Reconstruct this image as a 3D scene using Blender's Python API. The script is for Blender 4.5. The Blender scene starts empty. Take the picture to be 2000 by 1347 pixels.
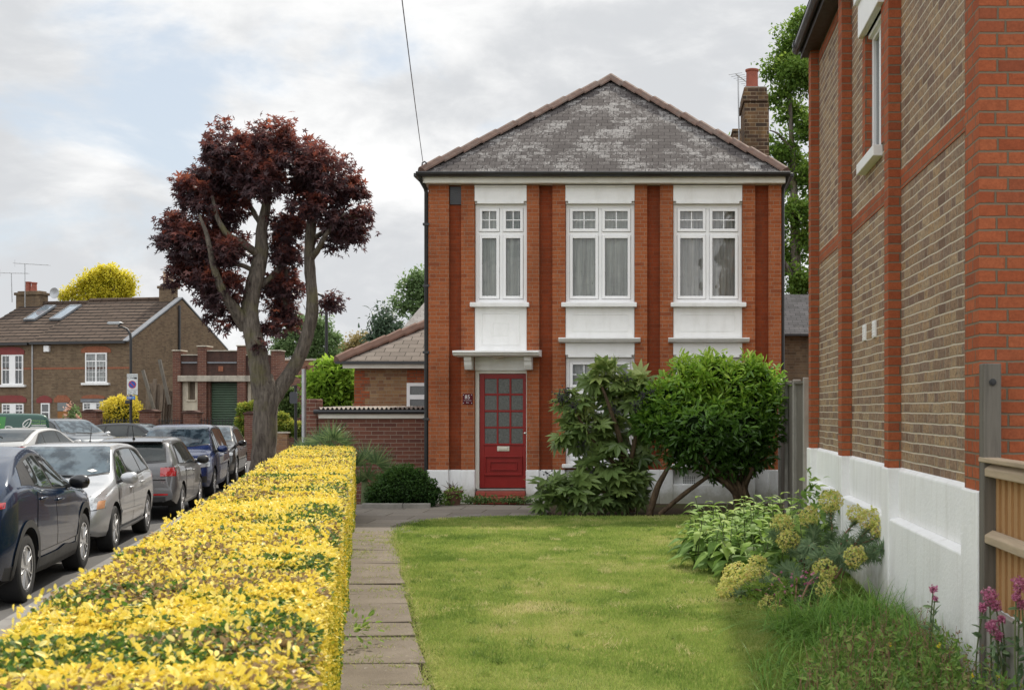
import bpy, bmesh, math, random
import numpy as np
from mathutils import Vector, Matrix

rng = np.random.default_rng(11)
random.seed(11)
scene = bpy.context.scene
col = scene.collection
rad = math.radians

# ---- measured camera: optical axis along +Y, eye 1.6 m above the garden ----
F, CX, CY, H = 2400.0, 1290.0, 800.0, 1.6
def gx(px, Y): return (px - CX) * Y / F
def gz(py, Y): return H - (py - CY) * Y / F
def at(px, py, Y): return (gx(px, Y), Y, gz(py, Y))
SL = -0.242                                   # street direction dX/dY
ROAD_Z, PAVE_Z = -0.36, -0.25

# ------------------------------------------------------------------ objects
ORG = {}
def put(o, label=None, cat=None, group=None, kind=None):
    if label: o['label'] = label
    if cat: o['category'] = cat
    if group: o['group'] = group
    if kind: o['kind'] = kind
    return o
def empty(name, loc, label, cat, rz=0, group=None):
    o = bpy.data.objects.new(name, None); col.objects.link(o)
    o.location = loc; o.rotation_euler = (0, 0, rz); o.empty_display_size = .2
    ORG[o.name] = Vector(loc)
    return put(o, label, cat, group)
def link(name, me, parent=None, local=False, org=None):
    o = bpy.data.objects.new(name, me); col.objects.link(o)
    if parent is not None:
        o.parent = parent; ORG[o.name] = ORG[parent.name]
    else:
        ORG[o.name] = Vector((0, 0, 0))
    return o

def box_uv(me):
    n = len(me.loops)
    if n == 0: return
    co = np.empty(len(me.vertices) * 3); me.vertices.foreach_get('co', co); co = co.reshape(-1, 3)
    vi = np.empty(n, dtype=np.int32); me.loops.foreach_get('vertex_index', vi)
    nf = len(me.polygons)
    nor = np.empty(nf * 3); me.polygons.foreach_get('normal', nor); nor = nor.reshape(-1, 3)
    lt = np.empty(nf, dtype=np.int32); me.polygons.foreach_get('loop_total', lt)
    N = np.repeat(nor, lt, axis=0)
    t = np.stack([-N[:, 1], N[:, 0], np.zeros(n)], 1)
    L = np.linalg.norm(t, axis=1)
    flat = L < .12
    t[flat] = (1, 0, 0); L[flat] = 1
    t /= L[:, None]
    b = np.cross(N, t)
    b[flat] = (0, 1, 0)
    P = co[vi]
    uv = np.stack([(P * t).sum(1), (P * b).sum(1)], 1)
    # keep one running direction for opposite walls
    s = np.where((np.abs(t[:, 0]) >= np.abs(t[:, 1])), np.sign(t[:, 0]), np.sign(t[:, 1])); s[s == 0] = 1
    uv[:, 0] *= s
    lay = me.uv_layers.new(name='UVMap')
    lay.data.foreach_set('uv', uv.astype(np.float32).ravel())

class MB:
    def __init__(s): s.v = []; s.f = []; s.m = []
    def add(s, vs, fs, m=0):
        b = len(s.v); s.v += [tuple(v) for v in vs]
        s.f += [tuple(b + i for i in f) for f in fs]; s.m += [m] * len(fs); return s
    def box(s, x0, x1, y0, y1, z0, z1, m=0):
        return s.add([(x0,y0,z0),(x1,y0,z0),(x1,y1,z0),(x0,y1,z0),(x0,y0,z1),(x1,y0,z1),(x1,y1,z1),(x0,y1,z1)],
                     [(0,3,2,1),(4,5,6,7),(0,1,5,4),(1,2,6,5),(2,3,7,6),(3,0,4,7)], m)
    def poly(s, pts, m=0): return s.add(pts, [tuple(range(len(pts)))], m)
    def prism(s, pts, axis, a, b, m=0):
        k = len(pts)
        f = {'y': lambda p, h: (p[0], h, p[1]), 'x': lambda p, h: (h, p[0], p[1]), 'z': lambda p, h: (p[0], p[1], h)}[axis]
        vs = [f(p, a) for p in pts] + [f(p, b) for p in pts]
        fs = [tuple(range(k))[::-1], tuple(range(k, 2 * k))] + [(i, (i + 1) % k, k + (i + 1) % k, k + i) for i in range(k)]
        return s.add(vs, fs, m)
    def beam(s, p, q, w, h, m=0, up=(0, 0, 1)):
        p, q = Vector(p), Vector(q); d = (q - p).normalized(); u = Vector(up)
        x = d.cross(u)
        if x.length < 1e-4: x = d.cross(Vector((0, 1, 0)))
        x.normalize(); z = x.cross(d)
        vs = []
        for c in (p, q):
            for sx, sz in ((-1,-1),(1,-1),(1,1),(-1,1)): vs.append(c + x * (sx * w / 2) + z * (sz * h / 2))
        return s.add(vs, [(0,1,2,3),(7,6,5,4),(0,4,5,1),(1,5,6,2),(2,6,7,3),(3,7,4,0)], m)
    def tube(s, path, r, n=8, m=0, cap=True):
        path = [Vector(p) for p in path]; k = len(path)
        rs = list(r) if hasattr(r, '__len__') else [r] * k
        vs = []; fs = []; x = None
        for i, p in enumerate(path):
            d = (path[min(i + 1, k - 1)] - path[max(i - 1, 0)])
            if d.length < 1e-9: d = Vector((0, 0, 1))
            d.normalize()
            if x is None:
                x = d.cross(Vector((0.13, .99, 0.1)))
                if x.length < .1: x = d.cross(Vector((1, 0, 0)))
            x = (x - d * x.dot(d)).normalized(); y = d.cross(x)
            for j in range(n):
                a = 2 * math.pi * j / n
                vs.append(p + (x * math.cos(a) + y * math.sin(a)) * rs[i])
        for i in range(k - 1):
            for j in range(n):
                fs.append((i*n+j, i*n+(j+1) % n, (i+1)*n+(j+1) % n, (i+1)*n+j))
        if cap: fs += [tuple(range(n))[::-1], tuple(range((k-1)*n, k*n))]
        return s.add(vs, fs, m)
    def lathe(s, prof, c, axis='z', n=24, m=0):
        vs = []; fs = []; k = len(prof)
        for r, h in prof:
            for j in range(n):
                a = 2 * math.pi * j / n; u, w = r * math.cos(a), r * math.sin(a)
                vs.append({'z': (c[0]+u, c[1]+w, c[2]+h), 'y': (c[0]+u, c[1]+h, c[2]+w), 'x': (c[0]+h, c[1]+u, c[2]+w)}[axis])
        for i in range(k - 1):
            for j in range(n):
                fs.append((i*n+j, i*n+(j+1) % n, (i+1)*n+(j+1) % n, (i+1)*n+j))
        if prof[0][0] > 1e-6: fs.append(tuple(range(n))[::-1])
        if prof[-1][0] > 1e-6: fs.append(tuple(range((k-1)*n, k*n)))
        return s.add(vs, fs, m)
    def obj(s, name, mats, parent=None, local=False, smooth=None, bevel=0, recalc=True, jit=0):
        if not isinstance(mats, (list, tuple)): mats = [mats]
        v = s.v
        if parent is not None and not local:
            o_ = ORG[parent.name]; v = [(a - o_[0], b - o_[1], c - o_[2]) for a, b, c in v]
        me = bpy.data.meshes.new(name); me.from_pydata([tuple(p) for p in v], [], s.f)
        for mt in mats: me.materials.append(mt)
        me.polygons.foreach_set('material_index', s.m)
        if recalc:
            bm = bmesh.new(); bm.from_mesh(me); bmesh.ops.recalc_face_normals(bm, faces=bm.faces); bm.to_mesh(me); bm.free()
        me.update(); box_uv(me)
        if smooth is not None:
            me.shade_smooth() if hasattr(me, 'shade_smooth') else None
            me.set_sharp_from_angle(angle=rad(smooth))
        o = link(name, me, parent)
        if bevel:
            b = o.modifiers.new('edge', 'BEVEL'); b.width = bevel; b.segments = 2; b.limit_method = 'ANGLE'; b.angle_limit = rad(40)
        return o

def fast_mesh(name, V, Fc, mats, parent=None, tint=None, mi=None, smooth=False):
    """V (n,3) world coordinates, Fc (m,k) vertex indices"""
    V = np.asarray(V, dtype=np.float32)
    if parent is not None: V = V - np.array(ORG[parent.name], dtype=np.float32)
    Fc = np.asarray(Fc, dtype=np.int32)
    me = bpy.data.meshes.new(name)
    m, k = Fc.shape
    me.vertices.add(len(V)); me.vertices.foreach_set('co', V.ravel())
    me.loops.add(m * k); me.loops.foreach_set('vertex_index', Fc.ravel())
    me.polygons.add(m); me.polygons.foreach_set('loop_start', np.arange(0, m * k, k, dtype=np.int32))
    if not isinstance(mats, (list, tuple)): mats = [mats]
    for mt in mats: me.materials.append(mt)
    if mi is not None: me.polygons.foreach_set('material_index', np.asarray(mi, dtype=np.int32))
    me.polygons.foreach_set('use_smooth', np.full(m, smooth))
    if tint is not None:
        a = me.attributes.new('tint', 'FLOAT', 'POINT'); a.data.foreach_set('value', np.asarray(tint, dtype=np.float32))
    me.update(calc_edges=True); me.validate()
    return link(name, me, parent)

# ------------------------------------------------------------------ node helpers
class G:
    def __init__(s, name):
        s.m = bpy.data.materials.new(name); s.m.use_nodes = True
        s.t = s.m.node_tree; s.t.nodes.clear()
        s.out = s.t.nodes.new('ShaderNodeOutputMaterial')
    def n(s, ty, **kw):
        nd = s.t.nodes.new('ShaderNode' + ty)
        for k, v in kw.items(): setattr(nd, k, v)
        return nd
    def set(s, sock, v):
        if hasattr(v, 'is_linked') or hasattr(v, 'links'): s.t.links.new(v, sock)
        elif isinstance(v, (tuple, list)) and len(v) == 3 and sock.type == 'RGBA': sock.default_value = (*v, 1)
        else: sock.default_value = v
    def math(s, op, a, b=None, c=None):
        nd = s.n('Math', operation=op)
        for i, v in enumerate((a, b, c)):
            if v is not None: s.set(nd.inputs[i], v)
        return nd.outputs[0]
    def mix(s, f, a, b, bt='MIX'):
        nd = s.n('Mix', data_type='RGBA', blend_type=bt)
        s.set(nd.inputs[0], f); s.set(nd.inputs[6], a); s.set(nd.inputs[7], b)
        return nd.outputs[2]
    def noise(s, vec, scale, detail=4, rough=.55, out=0, dist=0):
        nd = s.n('TexNoise'); s.set(nd.inputs['Vector'], vec)
        nd.inputs['Scale'].default_value = scale; nd.inputs['Detail'].default_value = detail
        nd.inputs['Roughness'].default_value = rough; nd.inputs['Distortion'].default_value = dist
        return nd.outputs[out]
    def ramp(s, f, stops, const=False):
        nd = s.n('ValToRGB'); cr = nd.color_ramp
        if const: cr.interpolation = 'CONSTANT'
        while len(cr.elements) < len(stops): cr.elements.new(.5)
        for e, (p, c) in zip(cr.elements, stops):
            e.position = p; e.color = (*c, 1) if len(c) == 3 else c
        s.set(nd.inputs[0], f); return nd.outputs[0]
    def rng(s, v, a, b, c=0., d=1., smooth=False):
        nd = s.n('MapRange'); nd.clamp = True
        if smooth: nd.interpolation_type = 'SMOOTHSTEP'
        s.set(nd.inputs[0], v)
        for i, x in enumerate((a, b, c, d)): nd.inputs[i + 1].default_value = x
        return nd.outputs[0]
    def coord(s, out='Object'): return s.n('TexCoord').outputs[out]
    def scale(s, vec, sc):
        nd = s.n('Mapping'); s.set(nd.inputs[0], vec); nd.inputs['Scale'].default_value = sc; return nd.outputs[0]
    def bump(s, h, strength, dist=.01):
        nd = s.n('Bump'); nd.inputs['Strength'].default_value = strength; nd.inputs['Distance'].default_value = dist
        s.set(nd.inputs['Height'], h); return nd.outputs[0]
    def pbr(s, colr, rough=.6, metal=0, normal=None, spec=.5, coat=0):
        nd = s.n('BsdfPrincipled')
        s.set(nd.inputs['Base Color'], colr); s.set(nd.inputs['Roughness'], rough); nd.inputs['Metallic'].default_value = metal
        nd.inputs['Specular IOR Level'].default_value = spec
        if coat: nd.inputs['Coat Weight'].default_value = coat; nd.inputs['Coat Roughness'].default_value = .03
        if normal is not None: s.set(nd.inputs['Normal'], normal)
        return nd.outputs[0]
    def done(s, sh): s.t.links.new(sh, s.out.inputs[0]); return s.m

def plain(name, c, rough=.6, metal=0, var=.12, scale=6, bump=0, bscale=60, spec=.5, coat=0, dirt=None):
    g = G(name); P = g.coord()
    f = g.rng(g.noise(P, scale, 5), .3, .7)
    lo = tuple(x * (1 - var) for x in c); hi = tuple(min(1, x * (1 + var)) for x in c)
    cc = g.mix(f, lo, hi)
    if dirt:
        d = g.rng(g.noise(g.scale(P, (1.2, 1.2, .35)), 3, 6, .65), .5, .78)
        cc = g.mix(g.math('MULTIPLY', d, dirt[1]), cc, dirt[0])
    nm = g.bump(g.noise(P, bscale, 3), bump, .01) if bump else None
    rr = g.rng(g.noise(P, scale * 2, 3), .3, .7, rough * .88, min(1, rough * 1.12))
    return g.done(g.pbr(cc, rr, metal, nm, spec, coat))

def masonry(name, cols, mortar, p=.3375, h=.075, flemish=True, joint=(.0035, .0065), bump=.6, stain=.3, rough=.88, lichen=None, grain=.25, soot=None, blotch=.25, perpend=.35, wavy=.012, lmix=(.75, .55, .16)):
    g = G(name)
    uv = g.n('UVMap').outputs[0]
    sp = g.n('SeparateXYZ'); g.set(sp.inputs[0], uv); u, v = sp.outputs[0], sp.outputs[1]
    v = g.math('ADD', v, g.math('MULTIPLY', g.math('SUBTRACT', g.noise(uv, 2.6, 3), .5), wavy))
    vr = g.math('DIVIDE', v, h); row = g.math('FLOOR', vr); fv = g.math('SUBTRACT', vr, row)
    par = g.math('FLOORED_MODULO', row, 2.0)
    jit = g.n('TexWhiteNoise', noise_dimensions='1D'); g.set(jit.inputs['W'], row)
    uu = g.math('ADD', g.math('DIVIDE', u, p), g.math('ADD', g.math('MULTIPLY', par, .5), g.math('MULTIPLY', jit.outputs[0], .06)))
    cell = g.math('FLOOR', uu); fr = g.math('SUBTRACT', uu, cell)
    d = g.math('MINIMUM', fr, g.math('SUBTRACT', 1.0, fr))
    idx = cell
    if flemish:
        d = g.math('MINIMUM', d, g.math('ABSOLUTE', g.math('SUBTRACT', fr, .667)))
        idx = g.math('ADD', g.math('MULTIPLY', cell, 2.0), g.math('GREATER_THAN', fr, .667))
    d = g.math('MULTIPLY', d, p)
    dv = g.math('MULTIPLY', g.math('MINIMUM', fv, g.math('SUBTRACT', 1.0, fv)), h)
    dm = g.math('MINIMUM', d, dv)
    wob = g.noise(uv, 45, 3)
    dm = g.math('ADD', dm, g.math('MULTIPLY', g.math('SUBTRACT', wob, .5), .006))
    face = g.rng(dm, joint[0], joint[1], smooth=True)
    cv = g.n('CombineXYZ'); g.set(cv.inputs[0], idx); g.set(cv.inputs[1], row)
    wn = g.n('TexWhiteNoise', noise_dimensions='2D'); g.set(wn.inputs['Vector'], cv.outputs[0])
    k = len(cols)
    cb = g.ramp(wn.outputs[0], [(i / max(1, k - 1), c) for i, c in enumerate(cols)])
    fine = g.noise(uv, 70, 4, .7)
    cb = g.mix(g.math('MULTIPLY', g.rng(fine, .35, .75), grain), cb, tuple(x * .45 for x in cols[0]))
    if lichen:
        ln = g.noise(g.scale(uv, (1.4, 1.4, 1)), 1.1, 3)
        ls = g.noise(g.scale(uv, (1, .8, 1)), 13, 6, .75, dist=1.2)
        per = g.math('MULTIPLY', wn.outputs[0], lmix[2])
        lf = g.rng(g.math('ADD', g.math('ADD', g.math('MULTIPLY', ln, lmix[0]), g.math('MULTIPLY', ls, lmix[1])), per), lichen[1], lichen[1] + .10)
        cb = g.mix(g.math('MULTIPLY', lf, lichen[2]), cb, lichen[0])
    bl = g.rng(g.noise(uv, 26, 5, .7), .42, .66)
    cb = g.mix(g.math('MULTIPLY', bl, blotch), cb, tuple(x * .38 for x in cols[-1]))
    perp = g.math('LESS_THAN', d, dv)
    mort = g.mix(g.math('MULTIPLY', perp, perpend), mortar, tuple(x * .45 for x in mortar))
    cc = g.mix(face, mort, cb)
    big = g.rng(g.noise(uv, .9, 5, .6), .3, .72)
    cc = g.mix(g.math('MULTIPLY', big, stain), cc, g.mix(.5, cc, (.0, .0, .0)))
    if soot:
        sn = g.rng(g.noise(g.scale(uv, (2.2, .5, 1)), 1.6, 5, .6), .45, .75)
        cc = g.mix(g.math('MULTIPLY', sn, soot[1]), cc, soot[0])
    hh = g.math('ADD', face, g.math('MULTIPLY', fine, .35))
    hh = g.math('ADD', hh, g.math('MULTIPLY', wn.outputs[0], .35))
    return g.done(g.pbr(cc, rough, 0, g.bump(hh, bump, .006), .12))

def leafmat(name, stops, amt=.35, transl=.35, rough=.45, spec=.25, warm=False):
    g = G(name)
    a = g.n('Attribute', attribute_name='tint').outputs['Fac']
    r = g.n('NewGeometry').outputs['Random Per Island']
    f = g.math('ADD', a, g.math('MULTIPLY', g.math('SUBTRACT', r, .5), amt))
    c = g.ramp(f, stops)
    b = g.pbr(c, rough, 0, None, spec)
    t = g.n('BsdfTranslucent'); g.set(t.inputs[0], g.mix(.25, c, (.55, .60, .05)) if warm else c)
    mx = g.n('MixShader'); mx.inputs[0].default_value = transl
    g.t.links.new(b, mx.inputs[1]); g.t.links.new(t.outputs[0], mx.inputs[2])
    return g.done(mx.outputs[0])

# ------------------------------------------------------------------ foliage helpers
def unit(a):
    return a / np.maximum(np.linalg.norm(a, axis=-1, keepdims=True), 1e-9)
def rdir(n): return unit(rng.normal(size=(n, 3)))
_lat = rng.random((64, 64))
def vnoise(x, y):
    xi = np.floor(x).astype(int); yi = np.floor(y).astype(int); fx = x - xi; fy = y - yi
    fx = fx * fx * (3 - 2 * fx); fy = fy * fy * (3 - 2 * fy)
    g_ = lambda i, j: _lat[i % 64, j % 64]
    return (g_(xi, yi) * (1 - fx) + g_(xi + 1, yi) * fx) * (1 - fy) + (g_(xi, yi + 1) * (1 - fx) + g_(xi + 1, yi + 1) * fx) * fy
def fbm(x, y): return .5 * vnoise(x, y) + .3 * vnoise(x * 2.1 + 7, y * 2.1 + 3) + .2 * vnoise(x * 4.3 + 1, y * 4.3 + 9)

def t_leaf(w=.5, fold=.12, bend=.12):
    h = w / 2
    L = [(.72*h, .2, fold*.5), (h, .52, fold*.6 - bend*.3), (.66*h, .84, fold*.3 - bend*.75)]
    v = [(0,0,0)] + [(-x, y, z) for x, y, z in L] + [(0,1,-bend)] + [(x, y, z) for x, y, z in L[::-1]]
    return np.array(v), np.array([(0,1,2,3,4),(0,4,5,6,7)])
def t_strip(w=.1, bend=.4, k=4):
    v = []
    for i in range(k + 1):
        t = i / k; ww = w / 2 * (1 - t ** 2) + .004
        y = t * (1 - .35 * bend * t); z = -bend * t * t
        v += [(-ww, y, z), (ww, y, z)]
    return np.array(v), np.array([(2*i, 2*i+1, 2*i+3, 2*i+2) for i in range(k)])
def t_broad(w=.4, bend=.5, fold=.08):
    v = []; prof = [0, .62, 1, .85, .45, 0.02]
    for i, pw in enumerate(prof):
        t = i / 5; y = t * (1 - .25 * bend * t); z = -bend * t * t
        v += [(-pw * w / 2, y, z + fold * pw), (0, y, z), (pw * w / 2, y, z + fold * pw)]
    f = []
    for i in range(5):
        f += [(3*i, 3*i+1, 3*i+4, 3*i+3), (3*i+1, 3*i+2, 3*i+5, 3*i+4)]
    return np.array(v), np.array(f)
def t_palm(lobes=7, spread=125, val=.38, droop=.3, wid=.16, base=.0):
    v = [(0, base, 0)]; f = []
    an = np.linspace(-rad(spread), rad(spread), lobes); st = (an[1] - an[0]) / 2
    def P(a, r): return (math.sin(a) * r, math.cos(a) * r + base, -droop * r * r)
    for i, a in enumerate(an):
        L = .78 + .22 * math.cos(a)
        b = len(v)
        v += [P(a - st * .98, val * L), P(a - wid, .68 * L), P(a, L), P(a + wid, .68 * L), P(a + st * .98, val * L)]
        f += [(0, b, b + 1, b + 2), (0, b + 2, b + 3, b + 4)]
    return np.array(v), np.array(f)
def t_star(k=5):
    v = [(0, .42, 0)]
    for i in range(2 * k):
        a = math.pi * i / k; r = .55 if i % 2 == 0 else .24
        v.append((math.sin(a) * r, .45 + math.cos(a) * r, -.25 * r))
    f = [(0, 1 + (2*i - 1) % (2*k), 1 + 2*i, 1 + (2*i + 1) % (2*k)) for i in range(k)]
    return np.array(v), np.array(f)

def scatter(name, tmpls, P, D, N, S, mat, parent=None, tint=None, smooth=False):
    if not isinstance(tmpls, list): tmpls = [tmpls]
    n = len(P); P = np.asarray(P, float); D = unit(np.asarray(D, float))
    X = np.cross(D, N); bad = np.linalg.norm(X, axis=1) < 1e-3
    X[bad] = np.cross(D[bad], rdir(int(bad.sum()))); X = unit(X); Z = np.cross(X, D)
    S = np.asarray(S, float); S = np.repeat(S[:, None], 3, 1) if S.ndim == 1 else S
    pick = rng.integers(0, len(tmpls), n)
    Vs = []; Fs = []; Ts = []; off = 0
    tint = np.zeros(n) if tint is None else np.asarray(tint)
    for k, (tv, tf) in enumerate(tmpls):
        q = np.nonzero(pick == k)[0]
        if not len(q): continue
        V = (P[q, None, :] + (tv[None, :, 0:1] * S[q, None, 0:1]) * X[q, None, :] + (tv[None, :, 1:2] * S[q, None, 1:2]) * D[q, None, :]
             + (tv[None, :, 2:3] * S[q, None, 2:3]) * Z[q, None, :])
        Vs.append(V.reshape(-1, 3)); Ts.append(np.repeat(tint[q], len(tv)))
        Fs.append((tf[None] + (np.arange(len(q)) * len(tv))[:, None, None]).reshape(-1, tf.shape[1]) + off)
        off += len(q) * len(tv)
    return fast_mesh(name, np.concatenate(Vs), np.concatenate(Fs), mat, parent, np.concatenate(Ts), smooth=smooth)

def blob_pts(blobs, n, lo=.55, lump=.16, seed=0):
    """points in a shell of lumpy ellipsoids; blobs (x,y,z,rx,ry,rz)"""
    B = np.array(blobs, float); w = (B[:, 3] * B[:, 4] + B[:, 3] * B[:, 5] + B[:, 4] * B[:, 5]); w /= w.sum()
    i = rng.choice(len(B), n, p=w); d = rdir(n)
    r = 1 - (1 - lo) * rng.random(n) ** 1.6
    ph = i * 1.7 + seed
    lum = 1 + lump * (np.sin(5 * d[:, 0] + ph) * np.sin(4.3 * d[:, 1] + 2 * ph) + .8 * np.sin(9 * d[:, 2] + 3 * ph) * np.sin(8 * d[:, 0] - ph))
    P = B[i, :3] + d * B[i, 3:] * (r * lum)[:, None]
    return P, d, i
def clump_pts(blobs, ncl, per, sig, lo=.35, lump=.25, seed=0):
    C, dc, bi = blob_pts(blobs, ncl, lo, lump, seed)
    sg = sig * rng.uniform(.6, 1.35, ncl)
    P = np.repeat(C, per, 0) + rng.normal(size=(ncl * per, 3)) * np.repeat(sg, per)[:, None] * np.array([1, 1, .75])
    off = P - np.repeat(C, per, 0)
    return P, np.repeat(dc, per, 0), C, bi, unit(off)
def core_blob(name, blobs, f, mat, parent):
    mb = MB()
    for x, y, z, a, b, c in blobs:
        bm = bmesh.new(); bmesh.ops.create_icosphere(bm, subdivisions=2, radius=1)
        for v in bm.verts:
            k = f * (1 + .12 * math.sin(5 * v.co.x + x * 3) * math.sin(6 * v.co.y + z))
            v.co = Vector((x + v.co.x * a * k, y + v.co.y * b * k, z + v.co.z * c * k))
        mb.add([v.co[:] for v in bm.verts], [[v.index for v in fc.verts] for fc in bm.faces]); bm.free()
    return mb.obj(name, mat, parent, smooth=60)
def text(name, s, size, loc, rot, mat, parent, align='CENTER', ext=.0008, sx=1.0):
    cu = bpy.data.curves.new('lettering', 'FONT'); cu.body = s; cu.size = size; cu.align_x = align; cu.align_y = 'CENTER'
    cu.extrude = ext; cu.resolution_u = 3
    tmp = bpy.data.objects.new('tmp', cu); col.objects.link(tmp)
    dg = bpy.context.evaluated_depsgraph_get(); me = bpy.data.meshes.new_from_object(tmp.evaluated_get(dg))
    bpy.data.objects.remove(tmp); bpy.data.curves.remove(cu)
    me.transform(Matrix.LocRotScale(Vector(loc), rot.to_quaternion() if hasattr(rot, 'to_quaternion') else None, Vector((sx, 1, 1))))
    me.materials.clear(); me.materials.append(mat)
    return link(name, me, parent)
# ================================================================== materials
RED = masonry('red_brick', [(.34,.094,.036),(.38,.112,.042),(.42,.132,.053),(.40,.120,.046),(.435,.145,.062),(.30,.085,.037)], (.36,.24,.165), p=.33, h=.068, stain=.32, joint=(.0024,.0048), soot=((.07,.035,.025), .38), blotch=.30, perpend=.25)
RED_DARK = masonry('shaded_recess_brick', [(.25,.052,.020),(.29,.062,.022),(.22,.05,.02)], (.24,.10,.06), p=.33, h=.068, stain=.45, joint=(.002,.004), soot=((.06,.03,.02), .4))  # fine-jointed recess brick, with the recess shade put into its darker colour
RED_NEAR = masonry('orange_red_brick', [(.38,.100,.044),(.43,.12,.053),(.46,.138,.062),(.34,.088,.04),(.45,.135,.06),(.29,.085,.045)], (.21,.165,.115), stain=.3, grain=.45, joint=(.0045,.0075), bump=.9, blotch=.3)
STOCK = masonry('london_stock_brick', [(.23,.145,.105),(.44,.295,.180),(.54,.385,.235),(.37,.245,.165),(.33,.23,.17),(.55,.41,.26),(.51,.335,.18),(.42,.29,.195),(.27,.18,.14)], (.62,.54,.43), stain=.25, grain=.75, joint=(.0038,.0075), bump=1.1, blotch=.68, perpend=.85, wavy=.02)
BROWN = masonry('sooty_stock_brick', [(.13,.09,.06),(.19,.13,.08),(.24,.17,.105),(.16,.115,.08),(.21,.14,.085)], (.21,.175,.125), stain=.45, soot=((.04,.032,.026), .45))
SIDEBRICK = masonry('mixed_stock_brick', [(.30,.15,.08),(.36,.22,.11),(.25,.12,.07),(.40,.26,.14),(.22,.12,.08)], (.34,.27,.19), stain=.3)
PURPLE = masonry('purple_brick', [(.15,.062,.046),(.19,.08,.055),(.12,.052,.042),(.22,.10,.07)], (.30,.24,.19), p=.235, flemish=False, stain=.35)
DARKBRICK = masonry('dark_parapet_brick', [(.085,.05,.042),(.12,.062,.05),(.10,.055,.045)], (.12,.09,.075), stain=.5, soot=((.03,.025,.022), .6))
WARMBRICK = masonry('warm_far_brick', [(.30,.15,.09),(.36,.19,.12),(.27,.13,.08)], (.34,.26,.2), stain=.4)
CHIMBRICK = masonry('chimney_brick', [(.10,.06,.04),(.19,.11,.06),(.25,.15,.07),(.15,.085,.05),(.06,.045,.036)], (.36,.28,.19), stain=.5, soot=((.03,.026,.024), .75))
SLATE = masonry('lichen_slate', [(.080,.070,.068),(.102,.090,.087),(.125,.112,.108),(.09,.079,.076)], (.010,.009,.009), p=.215, h=.135, flemish=False, joint=(.003,.0065), bump=.7, stain=.3, lichen=((.42,.405,.39), .755, .62), rough=.9, blotch=.6, lmix=(.62, .78, .10))  # near-black joints paint the shadow at the slate edges
SLATE_FAR = masonry('pale_slate', [(.13,.12,.115),(.16,.15,.145),(.19,.175,.17)], (.05,.045,.045), p=.26, h=.17, flemish=False, joint=(.003,.008), stain=.3, lichen=((.36,.34,.32), .88, .4), rough=.6)
TILE_BROWN = masonry('concrete_roof_tile', [(.095,.068,.052),(.115,.083,.064),(.13,.094,.073)], (.025,.019,.016), p=.9, h=.30, flemish=False, joint=(.01,.035), bump=.8, stain=.4, lichen=((.25,.23,.2), .93, .5))
TILE_GREY = masonry('grey_plain_tile', [(.20,.17,.145),(.24,.205,.175),(.27,.23,.20)], (.07,.06,.05), p=.33, h=.2, flemish=False, joint=(.003,.012), stain=.35)
WHITE = plain('white_paint', (.80,.80,.79), .45, var=.03, bump=.15, bscale=160, dirt=((.50,.48,.43), .34))
def render_mat():
    g = G('white_render'); P = g.coord(); sp_ = g.n('SeparateXYZ'); g.set(sp_.inputs[0], P)
    cc = g.mix(g.rng(g.noise(P, 2.2, 5), .3, .7), (.76,.76,.755), (.84,.84,.835))
    st_ = g.rng(g.noise(g.scale(P, (3.2, 3.2, .45)), 2.2, 6, .65), .5, .74); cc = g.mix(g.math('MULTIPLY', st_, .38), cc, (.50,.48,.43))
    hz_ = g.math('ADD', sp_.outputs[2], g.math('MULTIPLY', g.math('SUBTRACT', g.noise(P, 6, 5, .7), .5), .45))
    cc = g.mix(g.rng(hz_, .34, -.02, 0, .75, smooth=True), cc, (.30,.29,.21))
    sm = g.rng(g.noise(P, 11, 6, .75), .64, .74); cc = g.mix(g.math('MULTIPLY', sm, .3), cc, (.42,.39,.34))
    return g.done(g.pbr(cc, .75, 0, g.bump(g.noise(P, 38, 4), .4, .01), .2))
WHITE_R = render_mat()
UPVC = plain('white_frame', (.82,.82,.82), .3, var=.015)
CREAM = plain('cream_fascia', (.66,.64,.57), .5, var=.05, dirt=((.40,.37,.31), .4))
BLACKP = plain('black_plastic', (.018,.018,.02), .35, var=.2)
BLACKM = plain('black_iron', (.015,.015,.016), .45, var=.2)
DOORRED = plain('door_red_paint', (.235,.016,.014), .35, var=.08, bump=.05, bscale=90, spec=.25)
PLATE = plain('maroon_plate', (.085,.007,.014), .5, spec=.15)
PLATEW = plain('plate_lettering', (.72,.66,.64), .5)
STEEL = plain('brushed_metal', (.55,.53,.48), .3, 1.0, var=.1)
GALV = plain('galvanised_steel', (.42,.43,.44), .45, .6, var=.15)
HIP = plain('clay_hip_tile', (.125,.075,.056), .85, var=.3, scale=9, bump=.5, bscale=40, dirt=((.17,.15,.13), .7))
CLAY = plain('terracotta', (.17,.085,.06), .8, var=.15, scale=8)
CLAYRED = plain('red_clay_pot', (.28,.075,.045), .75, var=.2, scale=8, dirt=((.1,.05,.04), .5))
BUFFPOT = plain('buff_clay_pot', (.44,.31,.21), .8, var=.15)
CONC = plain('concrete', (.27,.255,.23), .9, var=.18, scale=5, bump=.4, bscale=50, dirt=((.14,.13,.11), .5))
STONE = plain('weathered_stone', (.42,.38,.31), .9, var=.15, scale=9, bump=.5, bscale=30, dirt=((.10,.09,.08), .75))
NICHE = plain('cream_render', (.60,.54,.42), .85, var=.1, bump=.3, dirt=((.26,.22,.17), .6))
REDSTEP = plain('red_step_paint', (.28,.055,.035), .6, var=.2, dirt=((.14,.09,.07), .5))
DIMFILL = plain('dim_fill', (.028,.028,.026), .9)
LEAD = plain('lead_flashing', (.17,.18,.195), .6, var=.15)
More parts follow.
